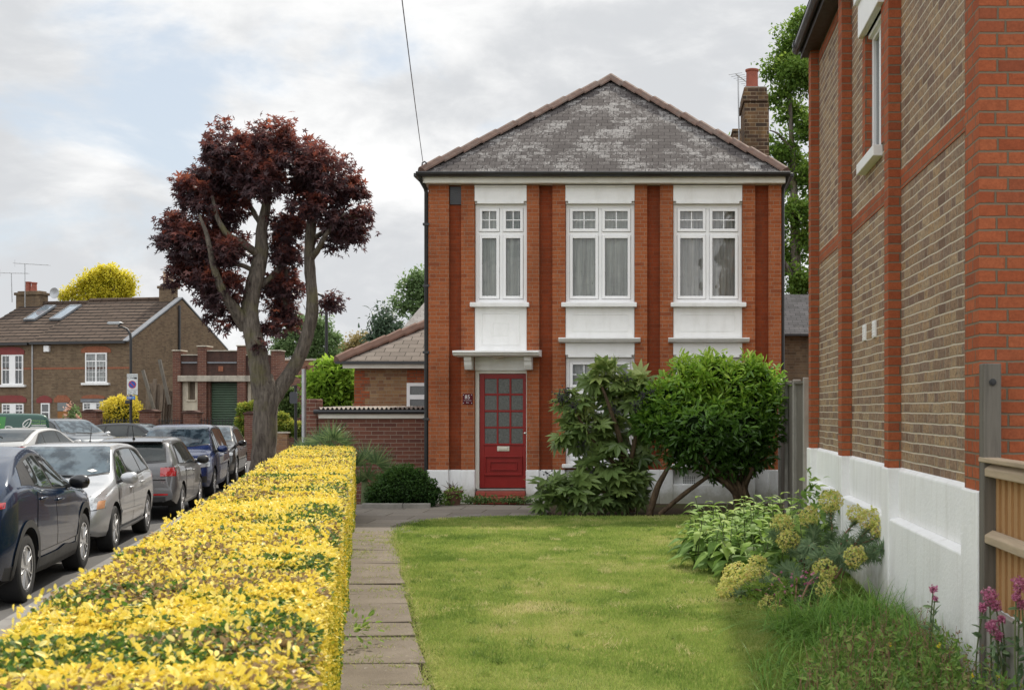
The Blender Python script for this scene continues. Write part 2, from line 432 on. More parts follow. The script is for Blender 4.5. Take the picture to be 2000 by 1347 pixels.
RUBBER = plain('tyre_rubber', (.017,.017,.018), .8, var=.2, bump=.1)
BARK_D = None

def wood(name, c, c2, sc=1.0, rough=.8, axis='z'):
    g = G(name); P = g.coord()
    s = {'z': (16, 16, .9), 'y': (16, .9, 16), 'x': (.9, 16, 16)}[axis]
    a = g.noise(g.scale(P, s), 1.6 * sc, 6, .65, dist=.4)
    b = g.noise(P, 2.2, 3)
    cc = g.ramp(g.math('ADD', g.math('MULTIPLY', a, .8), g.math('MULTIPLY', b, .25)), [(.3, c2), (.55, c), (.75, tuple(min(1, x * 1.25) for x in c))])
    oi = g.n('NewGeometry').outputs['Random Per Island']
    cc = g.mix(g.math('MULTIPLY', oi, .38), cc, tuple(x * .55 for x in c))
    return g.done(g.pbr(cc, rough, 0, g.bump(a, .45, .008), .25))
WOODNEW = wood('new_fence_timber', (.46,.27,.125), (.34,.18,.075))
WOODRAIL = wood('weathered_rail', (.42,.33,.23), (.27,.21,.15), axis='y')
WOODGREY = wood('grey_timber', (.15,.135,.115), (.07,.062,.052))
WOODOLD = wood('rotten_timber', (.19,.15,.115), (.07,.055,.042))
OAK = wood('brown_door_timber', (.33,.15,.05), (.22,.10,.035))

def bark(name, c, c2, moss=None):
    g = G(name); P = g.coord()
    a = g.noise(g.scale(P, (9, 9, 1.6)), 1.6, 6, .65, dist=.6); b = g.noise(P, 1.8, 4)
    cc = g.ramp(a, [(.32, c2), (.6, c), (.8, tuple(x * 1.4 for x in c))])
    if moss: cc = g.mix(g.math('MULTIPLY', g.rng(b, .52, .7), .7), cc, moss)
    return g.done(g.pbr(cc, .95, 0, g.bump(g.math('ADD', a, g.math('MULTIPLY', g.noise(P, 28, 4), .5)), 1.0, .05), .2))
BARK = bark('maple_bark', (.175,.15,.122), (.06,.05,.042), (.15,.14,.06))
BARK_S = bark('shrub_bark', (.13,.09,.055), (.06,.042,.03))
STEMG = plain('green_stem', (.10,.13,.05), .7, var=.2)
STEMR = plain('reddish_stem', (.26,.14,.09), .7, var=.2)
SEED = plain('seed_head', (.24,.15,.08), .9, var=.3)

def asphalt():
    g = G('asphalt'); P = g.coord()
    a = g.noise(P, 1.1, 5); f = g.noise(P, 180, 2)
    cc = g.mix(g.rng(a, .3, .7), (.060,.058,.056), (.095,.09,.086))
    cc = g.mix(g.math('MULTIPLY', g.rng(f, .4, .75), .5), cc, (.15,.145,.14))
    return g.done(g.pbr(cc, .9, 0, g.bump(f, .4, .006), .3))
ASPH = asphalt()
def slabs(name, c1, c2, p, h, moss=.25, joint=(.004, .012)):
    return masonry(name, [c1, c2, tuple((a + b) / 2 for a, b in zip(c1, c2)), tuple(a * .85 for a in c1)], (.10,.085,.055), p=p, h=h, flemish=False, joint=joint, bump=.6, stain=.4, grain=.25, lichen=((.42,.40,.36), .84, .35))
PAVING = slabs('front_paving', (.20,.175,.15), (.27,.24,.205), .92, .60)
FOOTWAY = slabs('footway_slabs', (.20,.18,.16), (.25,.23,.205), .62, .62)
def flag_mat():
    g = G('flagstone'); P = g.coord()
    a = g.noise(P, 2.2, 6, .65); f = g.noise(P, 60, 4, .7); s = g.noise(P, 14, 3)
    oi = g.n('NewGeometry').outputs['Random Per Island']
    cc = g.mix(g.rng(a, .3, .7), (.125,.102,.076), (.225,.19,.148))
    cc = g.mix(g.math('MULTIPLY', g.rng(f, .4, .72), .5), cc, (.10,.085,.07))
    cc = g.mix(g.math('MULTIPLY', g.rng(s, .66, .7), .5), cc, (.38,.36,.32))
    cc = g.mix(g.math('MULTIPLY', oi, .28), cc, (.13,.11,.095))
    return g.done(g.pbr(cc, .92, 0, g.bump(g.math('ADD', f, a), .5, .012), .2))
FLAG = flag_mat()
def soil_mat():
    g = G('soil'); P = g.coord(); a = g.noise(P, 20, 6, .7); b = g.noise(P, 2, 3)
    cc = g.mix(a, (.03,.022,.015), (.10,.075,.05)); cc = g.mix(g.math('MULTIPLY', g.rng(b, .45, .65), .6), cc, (.06,.075,.02))
    return g.done(g.pbr(cc, .95, 0, g.bump(a, .8, .03), .1))
SOIL = soil_mat()
def turf_mat():
    g = G('turf'); P = g.coord(); a = g.noise(P, .8, 5, .6); b = g.noise(P, 30, 4, .7)
    cc = g.ramp(a, [(.32, (.13,.17,.035)), (.52, (.20,.225,.05)), (.68, (.34,.30,.11))])
    cc = g.mix(g.math('MULTIPLY', g.rng(b, .4, .7), .5), cc, (.05,.07,.015))
    return g.done(g.pbr(cc, .95, 0, g.bump(b, .8, .03), .1))
TURF = turf_mat()
def glassmat(name, tint=(.02,.03,.03), transp=.9, refl_rough=.0, ior=1.5, boost=1.0):
    g = G(name)
    fr = g.n('Fresnel'); fr.inputs[0].default_value = ior
    t = g.n('BsdfTransparent'); t.inputs[0].default_value = (transp, transp, transp, 1)
    gl = g.n('BsdfGlossy'); gl.inputs['Roughness'].default_value = refl_rough; gl.inputs[0].default_value = (1, 1, 1, 1)
    wob = g.noise(g.coord(), 2.5, 2)
    g.set(gl.inputs['Normal'], g.bump(wob, .10, .05))
    mx = g.n('MixShader'); g.set(mx.inputs[0], g.math('MINIMUM', g.math('MULTIPLY', fr.outputs[0], boost), 1.0))
    g.t.links.new(t.outputs[0], mx.inputs[1]); g.t.links.new(gl.outputs[0], mx.inputs[2])
    return g.done(mx.outputs[0])
GLASS = glassmat('window_glass', transp=.85, boost=1.7)
def curtainmat(name, c):
    g = G(name); P = g.coord()
    a = g.noise(g.scale(P, (22, 1, 1.2)), 1.0, 3)
    cc = g.mix(g.rng(a, .3, .7), tuple(x * .5 for x in c), c)  # darker vertical streaks paint shade into the curtain folds
    return g.done(g.pbr(cc, .9, 0, None, .1))
CURT = curtainmat('net_curtain', (.70,.75,.68))
CURTW = curtainmat('pale_net_curtain', (.86,.87,.84))
OBSC = plain('obscure_glass', (.075,.08,.072), .25, var=.35, scale=30, bump=.5, bscale=90, spec=.6)
def corrug():
    g = G('corrugated_sheet'); P = g.coord(); a = g.noise(P, 6, 5)
    cc = g.mix(g.rng(a, .35, .7), (.22,.20,.18), (.34,.31,.28)); return g.done(g.pbr(cc, .85, 0, None, .2))
CORRUG = corrug()
SHUTTER = plain('green_shutter', (.055,.095,.055), .5, var=.12, dirt=((.05,.06,.04), .4))

# ================================================================== world, sun, camera
SKYSEED = 9.4
SUN_EL, SUN_AZ = rad(50), rad(13)             # azimuth measured from +Y towards +X
w = bpy.data.worlds.new('World'); scene.world = w; w.use_nodes = True
nt = w.node_tree; nt.nodes.clear()
class GW(G):
    def __init__(s): s.t = nt
gw = GW()
sky = gw.n('TexSky'); sky.sky_type = 'NISHITA'; sky.sun_disc = False
sky.sun_elevation = SUN_EL; sky.sun_rotation = SUN_AZ; sky.air_density = 1.0; sky.dust_density = 1.5
tc = gw.n('TexCoord').outputs['Generated']
sp = gw.n('SeparateXYZ'); gw.set(sp.inputs[0], tc)
zz = gw.math('ADD', gw.math('MULTIPLY', gw.math('MAXIMUM', sp.outputs[2], 0.0), .55), .38)
cx_ = gw.math('DIVIDE', sp.outputs[0], zz); cy_ = gw.math('DIVIDE', sp.outputs[1], zz)
cz_n = gw.math('MULTIPLY', sp.outputs[2], 3.2)
cv = gw.n('CombineXYZ'); gw.set(cv.inputs[0], cx_); gw.set(cv.inputs[1], cy_); gw.set(cv.inputs[2], gw.math('ADD', cz_n, SKYSEED))
n1 = gw.noise(cv.outputs[0], 1.7, 9, .55, dist=.25)
cv2 = gw.n('CombineXYZ'); gw.set(cv2.inputs[0], gw.math('ADD', cx_, .22)); gw.set(cv2.inputs[1], gw.math('ADD', cy_, .35)); gw.set(cv2.inputs[2], gw.math('ADD', cz_n, SKYSEED + .22))
n2 = gw.noise(cv2.outputs[0], 1.9, 9, .56, dist=.3)
n3 = gw.noise(cv.outputs[0], 6.5, 7, .6, dist=.5)
cover = gw.rng(n1, .36, .47, smooth=True)
light = gw.rng(gw.math('ADD', n2, gw.math('MULTIPLY', gw.math('SUBTRACT', n3, .5), .28)), .34, .60, smooth=True)
grey = gw.mix(light, (9.1, 9.1, 9.05), (6.1, 6.25, 6.45))
up = gw.rng(sp.outputs[2], .32, .85)
back = gw.rng(sp.outputs[1], .25, -.6)
gain = gw.math('ADD', 1.0, gw.math('ADD', gw.math('MULTIPLY', up, .55), gw.math('MULTIPLY', back, .85)))
vm = gw.n('VectorMath', operation='SCALE'); gw.set(vm.inputs[0], grey); gw.set(vm.inputs['Scale'], gain)
blue = gw.mix(.72, sky.outputs[0], (6.3, 6.95, 7.6))
skyc = gw.mix(cover, blue, vm.outputs[0])
bg = gw.n('Background'); gw.set(bg.inputs[0], skyc); bg.inputs[1].default_value = .115
ow = gw.n('OutputWorld'); nt.links.new(bg.outputs[0], ow.inputs[0])

sd = bpy.data.lights.new('sun', 'SUN'); sd.energy = 5.0; sd.angle = rad(1.2); sd.color = (1.0, .93, .81)
so = bpy.data.objects.new('sun', sd); col.objects.link(so)
dv = Vector((math.sin(SUN_AZ) * math.cos(SUN_EL), math.cos(SUN_AZ) * math.cos(SUN_EL), math.sin(SUN_EL)))
so.rotation_euler = dv.to_track_quat('Z', 'Y').to_euler(); so.location = dv * 60

cd = bpy.data.cameras.new('camera'); cam = bpy.data.objects.new('camera', cd); col.objects.link(cam); scene.camera = cam
cam.location = (0, 0, H); cam.rotation_euler = (rad(90), 0, 0)
cd.sensor_fit = 'HORIZONTAL'; cd.sensor_width = 36; cd.lens = F / 2000 * 36
cd.shift_x = (1000 - CX) / 2000; cd.shift_y = (CY - 673.5) / 2000
cd.clip_start = .1; cd.clip_end = 3000
cd.dof.use_dof = True; cd.dof.focus_distance = 21; cd.dof.aperture_fstop = 9
scene.view_settings.view_transform = 'Standard'; scene.view_settings.look = 'None'; scene.view_settings.exposure = 0; scene.view_settings.gamma = 1
scene.cycles.use_denoising = True
scene.cycles.max_bounces = 7; scene.cycles.diffuse_bounces = 3; scene.cycles.transparent_max_bounces = 12
scene.cycles.caustics_reflective = False; scene.cycles.caustics_refractive = False

# ================================================================== ground
def sheet(name, pts, z, mt, kind='structure'):
    o = MB().poly([(x, y, z) for x, y in pts], 0).obj(name, mt); put(o, kind=kind); return o
GROUNDM = plain('far_ground', (.10,.095,.075), .95, var=.3, scale=.5)
sheet('ground', [(-900, -300), (900, -300), (900, 1500), (-900, 1500)], -.42, GROUNDM)
def xk(Y): return -6.50 + SL * (Y - 12.7)      # outer face of the kerbside wheels
def kerb(Y): return xk(Y) + .24
def hedge_r(Y): return -4.66 - SL * (18.7 - Y)
YC = 37.5
road = MB()
road.poly([(kerb(-12), -12, ROAD_Z), (kerb(YC), YC, ROAD_Z), (-5, YC + .6, ROAD_Z), (10, YC, ROAD_Z), (10, 49.3, ROAD_Z), (-70, 49.3, ROAD_Z), (-70, 38.5, ROAD_Z), (kerb(38.5) - 7.6, 38.5, ROAD_Z), (kerb(-12) - 7.6, -12, ROAD_Z)])
put(road.obj('road', ASPH), kind='structure')
LINE = plain('worn_yellow_line', (.48,.36,.12), .8, var=.25, scale=20)
ln = MB()
for o_ in (.22, .42):
    ln.poly([(kerb(33) - o_, 33, ROAD_Z + .004), (kerb(33) - o_ - .07, 33, ROAD_Z + .004), (kerb(YC) - o_ - .07, YC, ROAD_Z + .004), (kerb(YC) - o_, YC, ROAD_Z + .004)])
put(ln.obj('road_marking', LINE), kind='structure')
pv = MB()
pv.add([(kerb(-12) + .15, -12, PAVE_Z), (hedge_r(-12) - .2, -12, PAVE_Z), (hedge_r(19.4) - .2, 19.4, PAVE_Z), (-4.6, 22.5, PAVE_Z), (-4.6, YC - .4, PAVE_Z), (kerb(YC) + .15, YC - .4, PAVE_Z)], [(0, 1, 2, 3, 4, 5)])
put(pv.obj('pavement', FOOTWAY), kind='structure')
KERBM = plain('granite_kerb', (.17,.16,.148), .85, var=.2, scale=4, bump=.3)
kb = MB()
for i in range(54):
    y0 = -12 + i * .915; y1 = y0 + .90
    if y1 > YC: break
    kb.prism([(kerb(y0), y0), (kerb(y0) + .148, y0), (kerb(y1) + .148, y1), (kerb(y1), y1)], 'z', -.5, PAVE_Z + .004)
put(kb.obj('kerb', KERBM, bevel=.012), kind='structure')
far = MB(); far.add([(-70, 49.3, -.26), (10, 49.3, -.26), (10, 53, -.26), (-70, 53, -.26)], [(0, 1, 2, 3)])
far.box(-70, 10, 49.15, 49.3, -.45, -.25)
far.add([(kerb(-12) - 7.6, -12, -.26), (kerb(38.5) - 7.6, 38.5, -.26), (kerb(38.5) - 10, 38.5, -.26), (kerb(-12) - 10, -12, -.26)], [(0, 1, 2, 3)])
put(far.obj('pavement', FOOTWAY), kind='structure')

# garden: raised terrace of soil carrying lawn, path and paving
sheet('garden_soil', [(hedge_r(-2) - .8, -2), (8, -2), (8, 33), (-4.4, 33), (-4.4, 24), (hedge_r(18.9) - .8, 18.9)], -.06, SOIL)
def path_r(Y): return -3.47 - SL * (16.0 - Y)
lawn_poly = [(path_r(2.0) + .02, 2.0), (path_r(16.2), 16.2), (-3.62, 17.3), (-3.50, 17.9), (-3.0, 18.4), (-1.94, 18.65), (-.9, 18.5), (.1, 18.6), (1.0, 19.0), (1.84, 19.0), (1.84, 2.0)]
sheet('lawn', lawn_poly, -.012, TURF)
sheet('front_path', [(hedge_r(16.1) + .02, 16.1), (-3.2, 16.1), (-3.6, 17.0), (-3.4, 17.9), (-2.9, 18.3), (-1.9, 18.55), (-1.75, 19.2), (-1.9, 20.6), (-3.9, 20.9), (-5.6, 20.9), (hedge_r(18.9) + .02, 18.9)], -.004, PAVING)
# flagstone path beside the hedge: one structure of tilted slabs
fp = MB(); yy = 2.2; k = 0
while yy < 16.1:
    L = random.choice([.55, .62, .62, .7, .9]); y1 = min(yy + L, 16.2)
    g_ = .014; tilt = random.uniform(-.006, .006); dz = random.uniform(-.004, .008)
    xl = lambda y: hedge_r(y) - .05 + random.uniform(-.01, .01)
    xr = lambda y: path_r(y) - .02 + random.uniform(-.035, .03)
    q = [(xl(yy + g_), yy + g_), (xr(yy + g_), yy + g_ + random.uniform(-.03, .03)), (xr(y1), y1 + random.uniform(-.03, .0)), (xl(y1), y1)]
    zt = [.004 + dz + tilt, .004 + dz - tilt, .004 + dz - tilt * .5, .004 + dz + tilt * .6]
    fp.add([(x, y, -.05) for x, y in q] + [(x, y, z) for (x, y), z in zip(q, zt)], [(0,3,2,1),(4,5,6,7),(0,1,5,4),(1,2,6,5),(2,3,7,6),(3,0,4,7)])
    yy = y1
put(fp.obj('garden_path', FLAG, bevel=.008), kind='structure')
from mathutils import Euler
FACE_Y = Euler((rad(90), 0, 0))               # lettering that faces -Y
# ================================================================== front brick house
Y0 = 21.82
hx = lambda p: gx(p, Y0)
hz = lambda p: gz(p, Y0)
house = empty('brick_house', (hx(1180), Y0, 0), 'red brick house with slate hipped roof, red front door and three tall white windows', 'house')
EAVE = hz(361)
XL, XR = hx(836.5), hx(1526)
ZP = hz(917)
wall = MB()
wall.box(XL, XR, Y0 + .262, Y0 + 10, -.1, EAVE, 0)
for a, b in ((836.7, 876.6), (900.7, 926.6), (1029, 1053), (1079, 1104), (1239.6, 1264), (1289, 1314.7), (1450, 1475), (1501, 1526)):
    wall.box(hx(a), hx(b), Y0, Y0 + .26, ZP, EAVE, 0)
for a, b in ((876.6, 900.7), (1053, 1079), (1264, 1289), (1475, 1501)):
    wall.box(hx(a), hx(b), Y0 + .085, Y0 + .26, ZP, EAVE, 1)
# brick over and under the ground floor windows
for a, b in ((1104, 1239.6), (1314.7, 1450)):
    wall.box(hx(a), hx(b), Y0 + .03, Y0 + .26, ZP, hz(908), 1)
wall_o = wall.obj('wall', [RED, RED_DARK], house)
pl = MB()
def plinth(a, b, pr, top=0):
    pl.box(hx(a), hx(b), Y0 - pr, Y0 + .25, -.1, ZP - .003, 0)
for a, b in ((834.5, 876.6), (900.7, 928), (1027.5, 1053), (1079, 1104), (1239.6, 1264), (1289, 1314.7), (1450, 1475), (1501, 1528)):
    plinth(a, b, .055)
for a, b in ((876.6, 900.7), (1053, 1079), (1264, 1289), (1475, 1501)): plinth(a, b, -.02)
for a, b in ((1104, 1239.6), (1314.7, 1450)):
    pl.box(hx(a), hx(b), Y0 - .05, Y0 + .25, -.1, .28, 0); pl.box(hx(a), hx(b), Y0 + .04, Y0 + .25, .28, ZP, 0)
pl.obj('plinth', WHITE_R, house, bevel=.012)
vb = MB(); vx, vz = hx(1345), hz(937)
vb.box(vx - .12, vx + .12, Y0 + .025, Y0 + .045, vz - .08, vz + .08, 0)
for i in range(7):
    for j in range(5): vb.box(vx - .10 + i * .032, vx - .082 + i * .032, Y0 + .020, Y0 + .03, vz - .062 + j * .028, vz - .046 + j * .028, 1)
vb.obj('air_brick', [WHITE, BLACKP], house)

pan = MB()      # white header blocks, aprons and ledges, one part per bay
def moulded(a, b, t, bt, inset):
    x0, x1, z0, z1 = hx(a), hx(b), hz(bt), hz(t); yf = Y0 + .015
    pan.box(x0, x1, yf, Y0 + .25, z0, z1)
    if inset:
        i0, i1, j0, j1 = hx(inset[0]), hx(inset[1]), hz(inset[3]), hz(inset[2]); w_ = .018
        for q in ((i0, i1, j1 - w_, j1), (i0, i1, j0, j0 + w_), (i0, i0 + w_, j0 + w_, j1 - w_), (i1 - w_, i1, j0 + w_, j1 - w_)):
            pan.box(q[0], q[1], yf - .007, yf + .002, q[2], q[3])
bays = ((926.6, 1029), (1104, 1239.6), (1314.7, 1450))
for i, (a, b) in enumerate(bays):
    pan = MB(); x0, x1 = hx(a) + .004, hx(b) - .004
    pan.box(x0, x1, Y0 - .005, Y0 + .25, hz(393), hz(366)); pan.box(x0, x1, Y0 - .03, Y0 + .24, hz(366) + .001, hz(362.5)); pan.box(x0, x1, Y0 + .02, Y0 + .24, hz(362.5), EAVE)
    pan.box(x0 + .05, x1 - .05, Y0 - .02, Y0 + .2, hz(398) + .002, hz(393) - .001); pan.box(x0, x1, Y0 + .05, Y0 + .24, hz(398) + .004, hz(393) - .002)
    if i == 0:
        moulded(a + .5, b - .5, 600, 686, (940, 1015, 611, 674))
        i0, i1, j0, j1 = hx(962), hx(993), hz(655), hz(630); yf = Y0 + .015
        for q in ((i0, i1, j1 - .012, j1), (i0, i1, j0, j0 + .012), (i0, i0 + .012, j0 + .012, j1 - .012), (i1 - .012, i1, j0 + .012, j1 - .012)): pan.box(q[0], q[1], yf - .005, yf + .002, q[2], q[3])
    else:
        moulded(a + .5, b - .5, 600, 660, (a + 13, b - 13, 613, 647))
        pan.box(x0, x1, Y0 - .005, Y0 + .25, hz(693), hz(669.5)); pan.box(x0 + .05, x1 - .05, Y0 - .02, Y0 + .2, hz(698) + .002, hz(693) - .001); pan.box(x0, x1, Y0 + .05, Y0 + .24, hz(698) + .004, hz(693) - .002)
    pan.obj('wall_panel', WHITE, house, bevel=.004)
for a, b in ((1092, 1251), (1305, 1463)):
    lg = MB(); lg.prism([(Y0 - .16, hz(660)), (Y0 - .16, hz(663)), (Y0 - .13, hz(664)), (Y0 - .12, hz(667)), (Y0 - .06, hz(669.5)), (Y0 + .0, hz(669.5)), (Y0 + .0, hz(659))], 'x', hx(a), hx(b))
    lg.obj('ledge', WHITE, house, bevel=.004)

def window(x0, x1, z0, z1, yf, split, parent, cur, muntin=True, sill=None, lower_muntin=False, dark=True):
    """casement pair with top lights: frame mesh, pane, curtain, sill"""
    f = MB(); yb = yf + .07
    xm = (x0 + x1) / 2; zs = z0 + (z1 - z0) * split; o = .066
    f.box(x0, x0 + o, yf, yb, z0, z1); f.box(x1 - o, x1, yf, yb, z0, z1)
    f.box(x0 + o, x1 - o, yf, yb, z0, z0 + o); f.box(x0 + o, x1 - o, yf, yb, z1 - o, z1)
    f.box(xm - .03, xm + .03, yf + .003, yb, z0 + o, z1 - o); f.box(x0 + o, xm - .03, yf + .003, yb, zs - .03, zs + .03); f.box(xm + .03, x1 - o, yf + .003, yb, zs - .03, zs + .03)
    s = .055; panes = MB()
    for xa, xb in ((x0 + o, xm - .03), (xm + .03, x1 - o)):
        for za, zb, top in ((z0 + o, zs - .03, 0), (zs + .03, z1 - o, 1)):
            y_ = yf - .018
            f.box(xa + .004, xa + s, y_, yf + .03, za + .004, zb - .004); f.box(xb - s, xb - .004, y_, yf + .03, za + .004, zb - .004)
            f.box(xa + s, xb - s, y_, yf + .03, za + .004, za + s); f.box(xa + s, xb - s, y_, yf + .03, zb - s, zb - .004)
            if (top and muntin) or (not top and lower_muntin):
                xc, zc = (xa + xb) / 2, (za + zb) / 2
                f.box(xc - .009, xc + .009, yf, yf + .012, za + s, zb - s); f.box(xa + s, xc - .009, yf, yf + .012, zc - .009, zc + .009); f.box(xc + .009, xb - s, yf, yf + .012, zc - .009, zc + .009)
            tw = random.uniform(-.004, .004)
            panes.poly([(xa + s, yf + .014 + tw, za + s), (xb - s, yf + .014 - tw, za + s), (xb - s, yf + .014 - tw, zb - s), (xa + s, yf + .014 + tw, zb - s)])
    fo = f.obj('window', UPVC, parent, bevel=.004)
    panes.obj('pane', GLASS, fo, recalc=False)
    if cur:
        n = 72; vs = []; 
        for i in range(n + 1):
            t = i / n; x = x0 + .05 + (x1 - x0 - .1) * t
            y = yf + .105 + .020 * math.sin(t * 46 + x + 2 * math.sin(t * 7)) + .012 * math.sin(t * 93 + 3 * math.sin(t * 11))
            vs += [(x, y, z0 + .03), (x, y + .002, z0 + (z1 - z0) * (.985))]
        c = MB(); c.add(vs, [(2*i, 2*i+2, 2*i+3, 2*i+1) for i in range(n)])
        c.obj('curtain', cur, fo, smooth=80, recalc=False)
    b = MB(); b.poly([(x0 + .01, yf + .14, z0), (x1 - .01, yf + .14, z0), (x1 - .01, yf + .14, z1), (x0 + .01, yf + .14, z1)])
    b.obj('dim_room', DIMFILL, fo, recalc=False)
    if sill:
        sl = MB(); sl.box(sill[0], sill[1], Y0 - .10, yf + .02, sill[2], sill[3]); so_ = sl.obj('sill', WHITE, fo, bevel=.012)
    return fo
for i, (a, b) in enumerate(bays):
    sl = ((919, 1034), (1097, 1244), (1310, 1457))[i]
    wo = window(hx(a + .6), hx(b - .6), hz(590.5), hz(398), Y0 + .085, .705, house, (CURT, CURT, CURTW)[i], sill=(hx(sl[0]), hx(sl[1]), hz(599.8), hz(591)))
    put(wo, label=('narrow upper window above the red front door', 'middle upper window with grey net curtains', 'upper window at the right with pale curtains')[i])
    if i:
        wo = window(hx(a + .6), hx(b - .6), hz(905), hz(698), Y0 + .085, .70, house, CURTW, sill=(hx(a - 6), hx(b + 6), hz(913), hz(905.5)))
        put(wo, label=('ground floor window behind the palmate shrub', 'ground floor window behind the round evergreen')[i - 1])

# door, canopy, step, plaque
dm = MB(); dx0, dx1, dz0, dz1 = hx(935), hx(1026.5), hz(953), hz(729.5); yd = Y0 + .11
def door_cell(ci, ri):
    xs = ((944.8, 968.5), (971.7, 993.6), (997, 1019.8)); zs = ((739, 768), (772, 800.5), (804.5, 833), (836.5, 866))
    return hx(xs[ci][0]), hx(xs[ci][1]), hz(zs[ri][1]), hz(zs[ri][0])
c00 = door_cell(0, 0); c23 = door_cell(2, 3)
dm.box(dx0, c00[0], yd, yd + .045, dz0, dz1); dm.box(c23[1], dx1, yd, yd + .045, dz0, dz1)
dm.box(c00[0], c23[1], yd, yd + .045, c00[3], dz1)
for ci in range(2): dm.box(door_cell(ci, 0)[1], door_cell(ci + 1, 0)[0], yd + .006, yd + .04, c23[2], c00[3])
for ri in range(3):
    for ci in range(3):
        a = door_cell(ci, ri); b2 = door_cell(ci, ri + 1); dm.box(a[0], a[1], yd + .006, yd + .04, b2[3], a[2])
dm.box(c00[0], c23[1], yd, yd + .045, dz0, c23[2])
dm.box(c00[0] - .015, c23[1] + .015, yd - .018, yd - .001, hz(869.5), hz(866.5))
x0, x1, z0, z1 = hx(945), hx(1018.5), hz(928.5), hz(890.5)
for q in ((x0, x1, z1 - .022, z1), (x0, x1, z0, z0 + .034), (x0, x0 + .022, z0 + .034, z1 - .022), (x1 - .022, x1, z0 + .034, z1 - .022)): dm.box(q[0], q[1], yd - .030, yd - .001, q[2], q[3])
x0, x1, z0, z1 = hx(955), hx(1009), hz(918.5), hz(901)
for q in ((x0, x1, z1 - .016, z1), (x0, x1, z0, z0 + .016), (x0, x0 + .016, z0 + .016, z1 - .016), (x1 - .016, x1, z0 + .016, z1 - .016)): dm.box(q[0], q[1], yd - .022, yd - .001, q[2], q[3])
door = dm.obj('door', DOORRED, house, bevel=.004)
for ri in range(4):
    for ci in range(3):
        a = door_cell(ci, ri); MB().box(a[0] + .002, a[1] - .002, yd + .016, yd + .022, a[2] + .002, a[3] - .002).obj('pane', OBSC, door)
lb = MB(); a = (hx(969.5), hx(993.8), hz(881), hz(871.5))
lb.box(a[0], a[1], yd - .010, yd - .001, a[2], a[3]); lb.box(a[0] + .03, a[1] - .03, yd - .018, yd - .0095, a[2] + .022, a[3] - .022)
lb.obj('letterbox', STEEL, door, bevel=.004)
MB().lathe([(.022, 0), (.022, -.012), (.012, -.02), (0, -.02)], (hx(1024.3), yd, hz(846)), 'y', 14).obj('lock', STEEL, door, smooth=40)
df = MB(); df.box(hx(926.8), dx0 - .003, yd - .035, yd + .12, hz(955), hz(723)); df.box(dx1 + .003, hx(1028.9), yd - .035, yd + .12, hz(955), hz(723)); df.box(dx0 - .003, dx1 + .003, yd - .035, yd + .12, dz1 + .004, hz(723))
df.obj('door_frame', CREAM, house, bevel=.005)
MB().box(hx(928.8), hx(1027), Y0 + .15, Y0 + .24, hz(955), hz(700)).obj('dim_room', DIMFILL, house)
can = MB(); cz0, cz1 = hz(697), hz(686)
can.prism([(Y0 - .52, cz1 - .012), (Y0 - .52, cz1 - .045), (Y0 - .49, cz1 - .055), (Y0 - .47, cz0 + .015), (Y0 - .43, cz0), (Y0 + .02, cz0), (Y0 + .02, cz1 + .02)], 'x', hx(893), hx(1058))
can_o = can.obj('door_canopy', WHITE, house, bevel=.006)
for a in ((911, 925.5), (1026.5, 1041)):
    b_ = MB(); b_.prism([(Y0 - .30, cz0 - .002), (Y0 - .30, cz0 - .07), (Y0 - .27, cz0 - .09), (Y0 - .26, cz0 - .15), (Y0 - .20, cz0 - .23), (Y0 + .0, cz0 - .235), (Y0 + .0, cz0 - .002)], 'x', hx(a[0]), hx(a[1]))
    b_.obj('bracket', WHITE, can_o, bevel=.008)
MB().box(hx(926.8), hx(1028.8), Y0 + .03, Y0 + .24, hz(722.8), hz(697.3)).obj('canopy_back', WHITE, can_o)
MB().lathe([(0, -.05), (.08, -.04), (.12, -.01), (.12, 0), (0, 0)], (hx(977), Y0 - .22, cz0 - .003), 'z', 20).obj('porch_lamp', plain('lamp_glass', (.62,.58,.5), .3), can_o, smooth=50)
st = MB(); st.box(hx(931.5), hx(1026.5), Y0 - .03, Y0 + .2, hz(958), hz(954.5), 0); st.box(hx(930.5), hx(1027), Y0 - .10, Y0 + .2, hz(967.5), hz(958) - .002, 1); st.box(hx(930), hx(1027.3), Y0 - .38, Y0 + .2, -.05, hz(967.5) - .002, 1)
st.obj('doorstep', [CONC, REDSTEP], house, bevel=.012)
pq = MB().box(hx(903.8), hx(923.2), Y0 - .012, Y0 - .001, hz(789.3), hz(768.8)).obj('number_plaque', PLATE, house, bevel=.003)
o_ = ORG[house.name]
def rel(x, y, z): return Vector((x, y, z)) - o_
pm_ = (hx(903.8) + hx(923.2)) / 2
text('lettering', '85', .098, rel(pm_ - .003, Y0 - .0135, hz(775.2)), FACE_Y, PLATEW, pq)
text('lettering', 'Burnett Estates', .023, rel(pm_, Y0 - .0135, hz(781.6)), FACE_Y, PLATEW, pq, sx=.95)
text('lettering', 'East', .028, rel(pm_, Y0 - .0135, hz(785.8)), FACE_Y, PLATEW, pq)
sc_ = MB()
for a in (905.3, 921.3):
    for b in (771, 786.8): sc_.lathe([(.007, 0), (.007, -.003), (0, -.004)], (hx(a), Y0 - .0125, hz(b)), 'y', 8)
sc_.obj('plaque_screws', PLATEW, pq)
vg = MB(); vg.box(hx(877.5), hx(900), Y0 + .06, Y0 + .084, hz(398.5), hz(363.5), 0)
for i in range(9): vg.box(hx(877.5) + .01, hx(900) - .01, Y0 + .054, Y0 + .059, hz(398) + i * .034, hz(398) + i * .034 + .012, 0)
vg.obj('vent_grille', BLACKP, house)

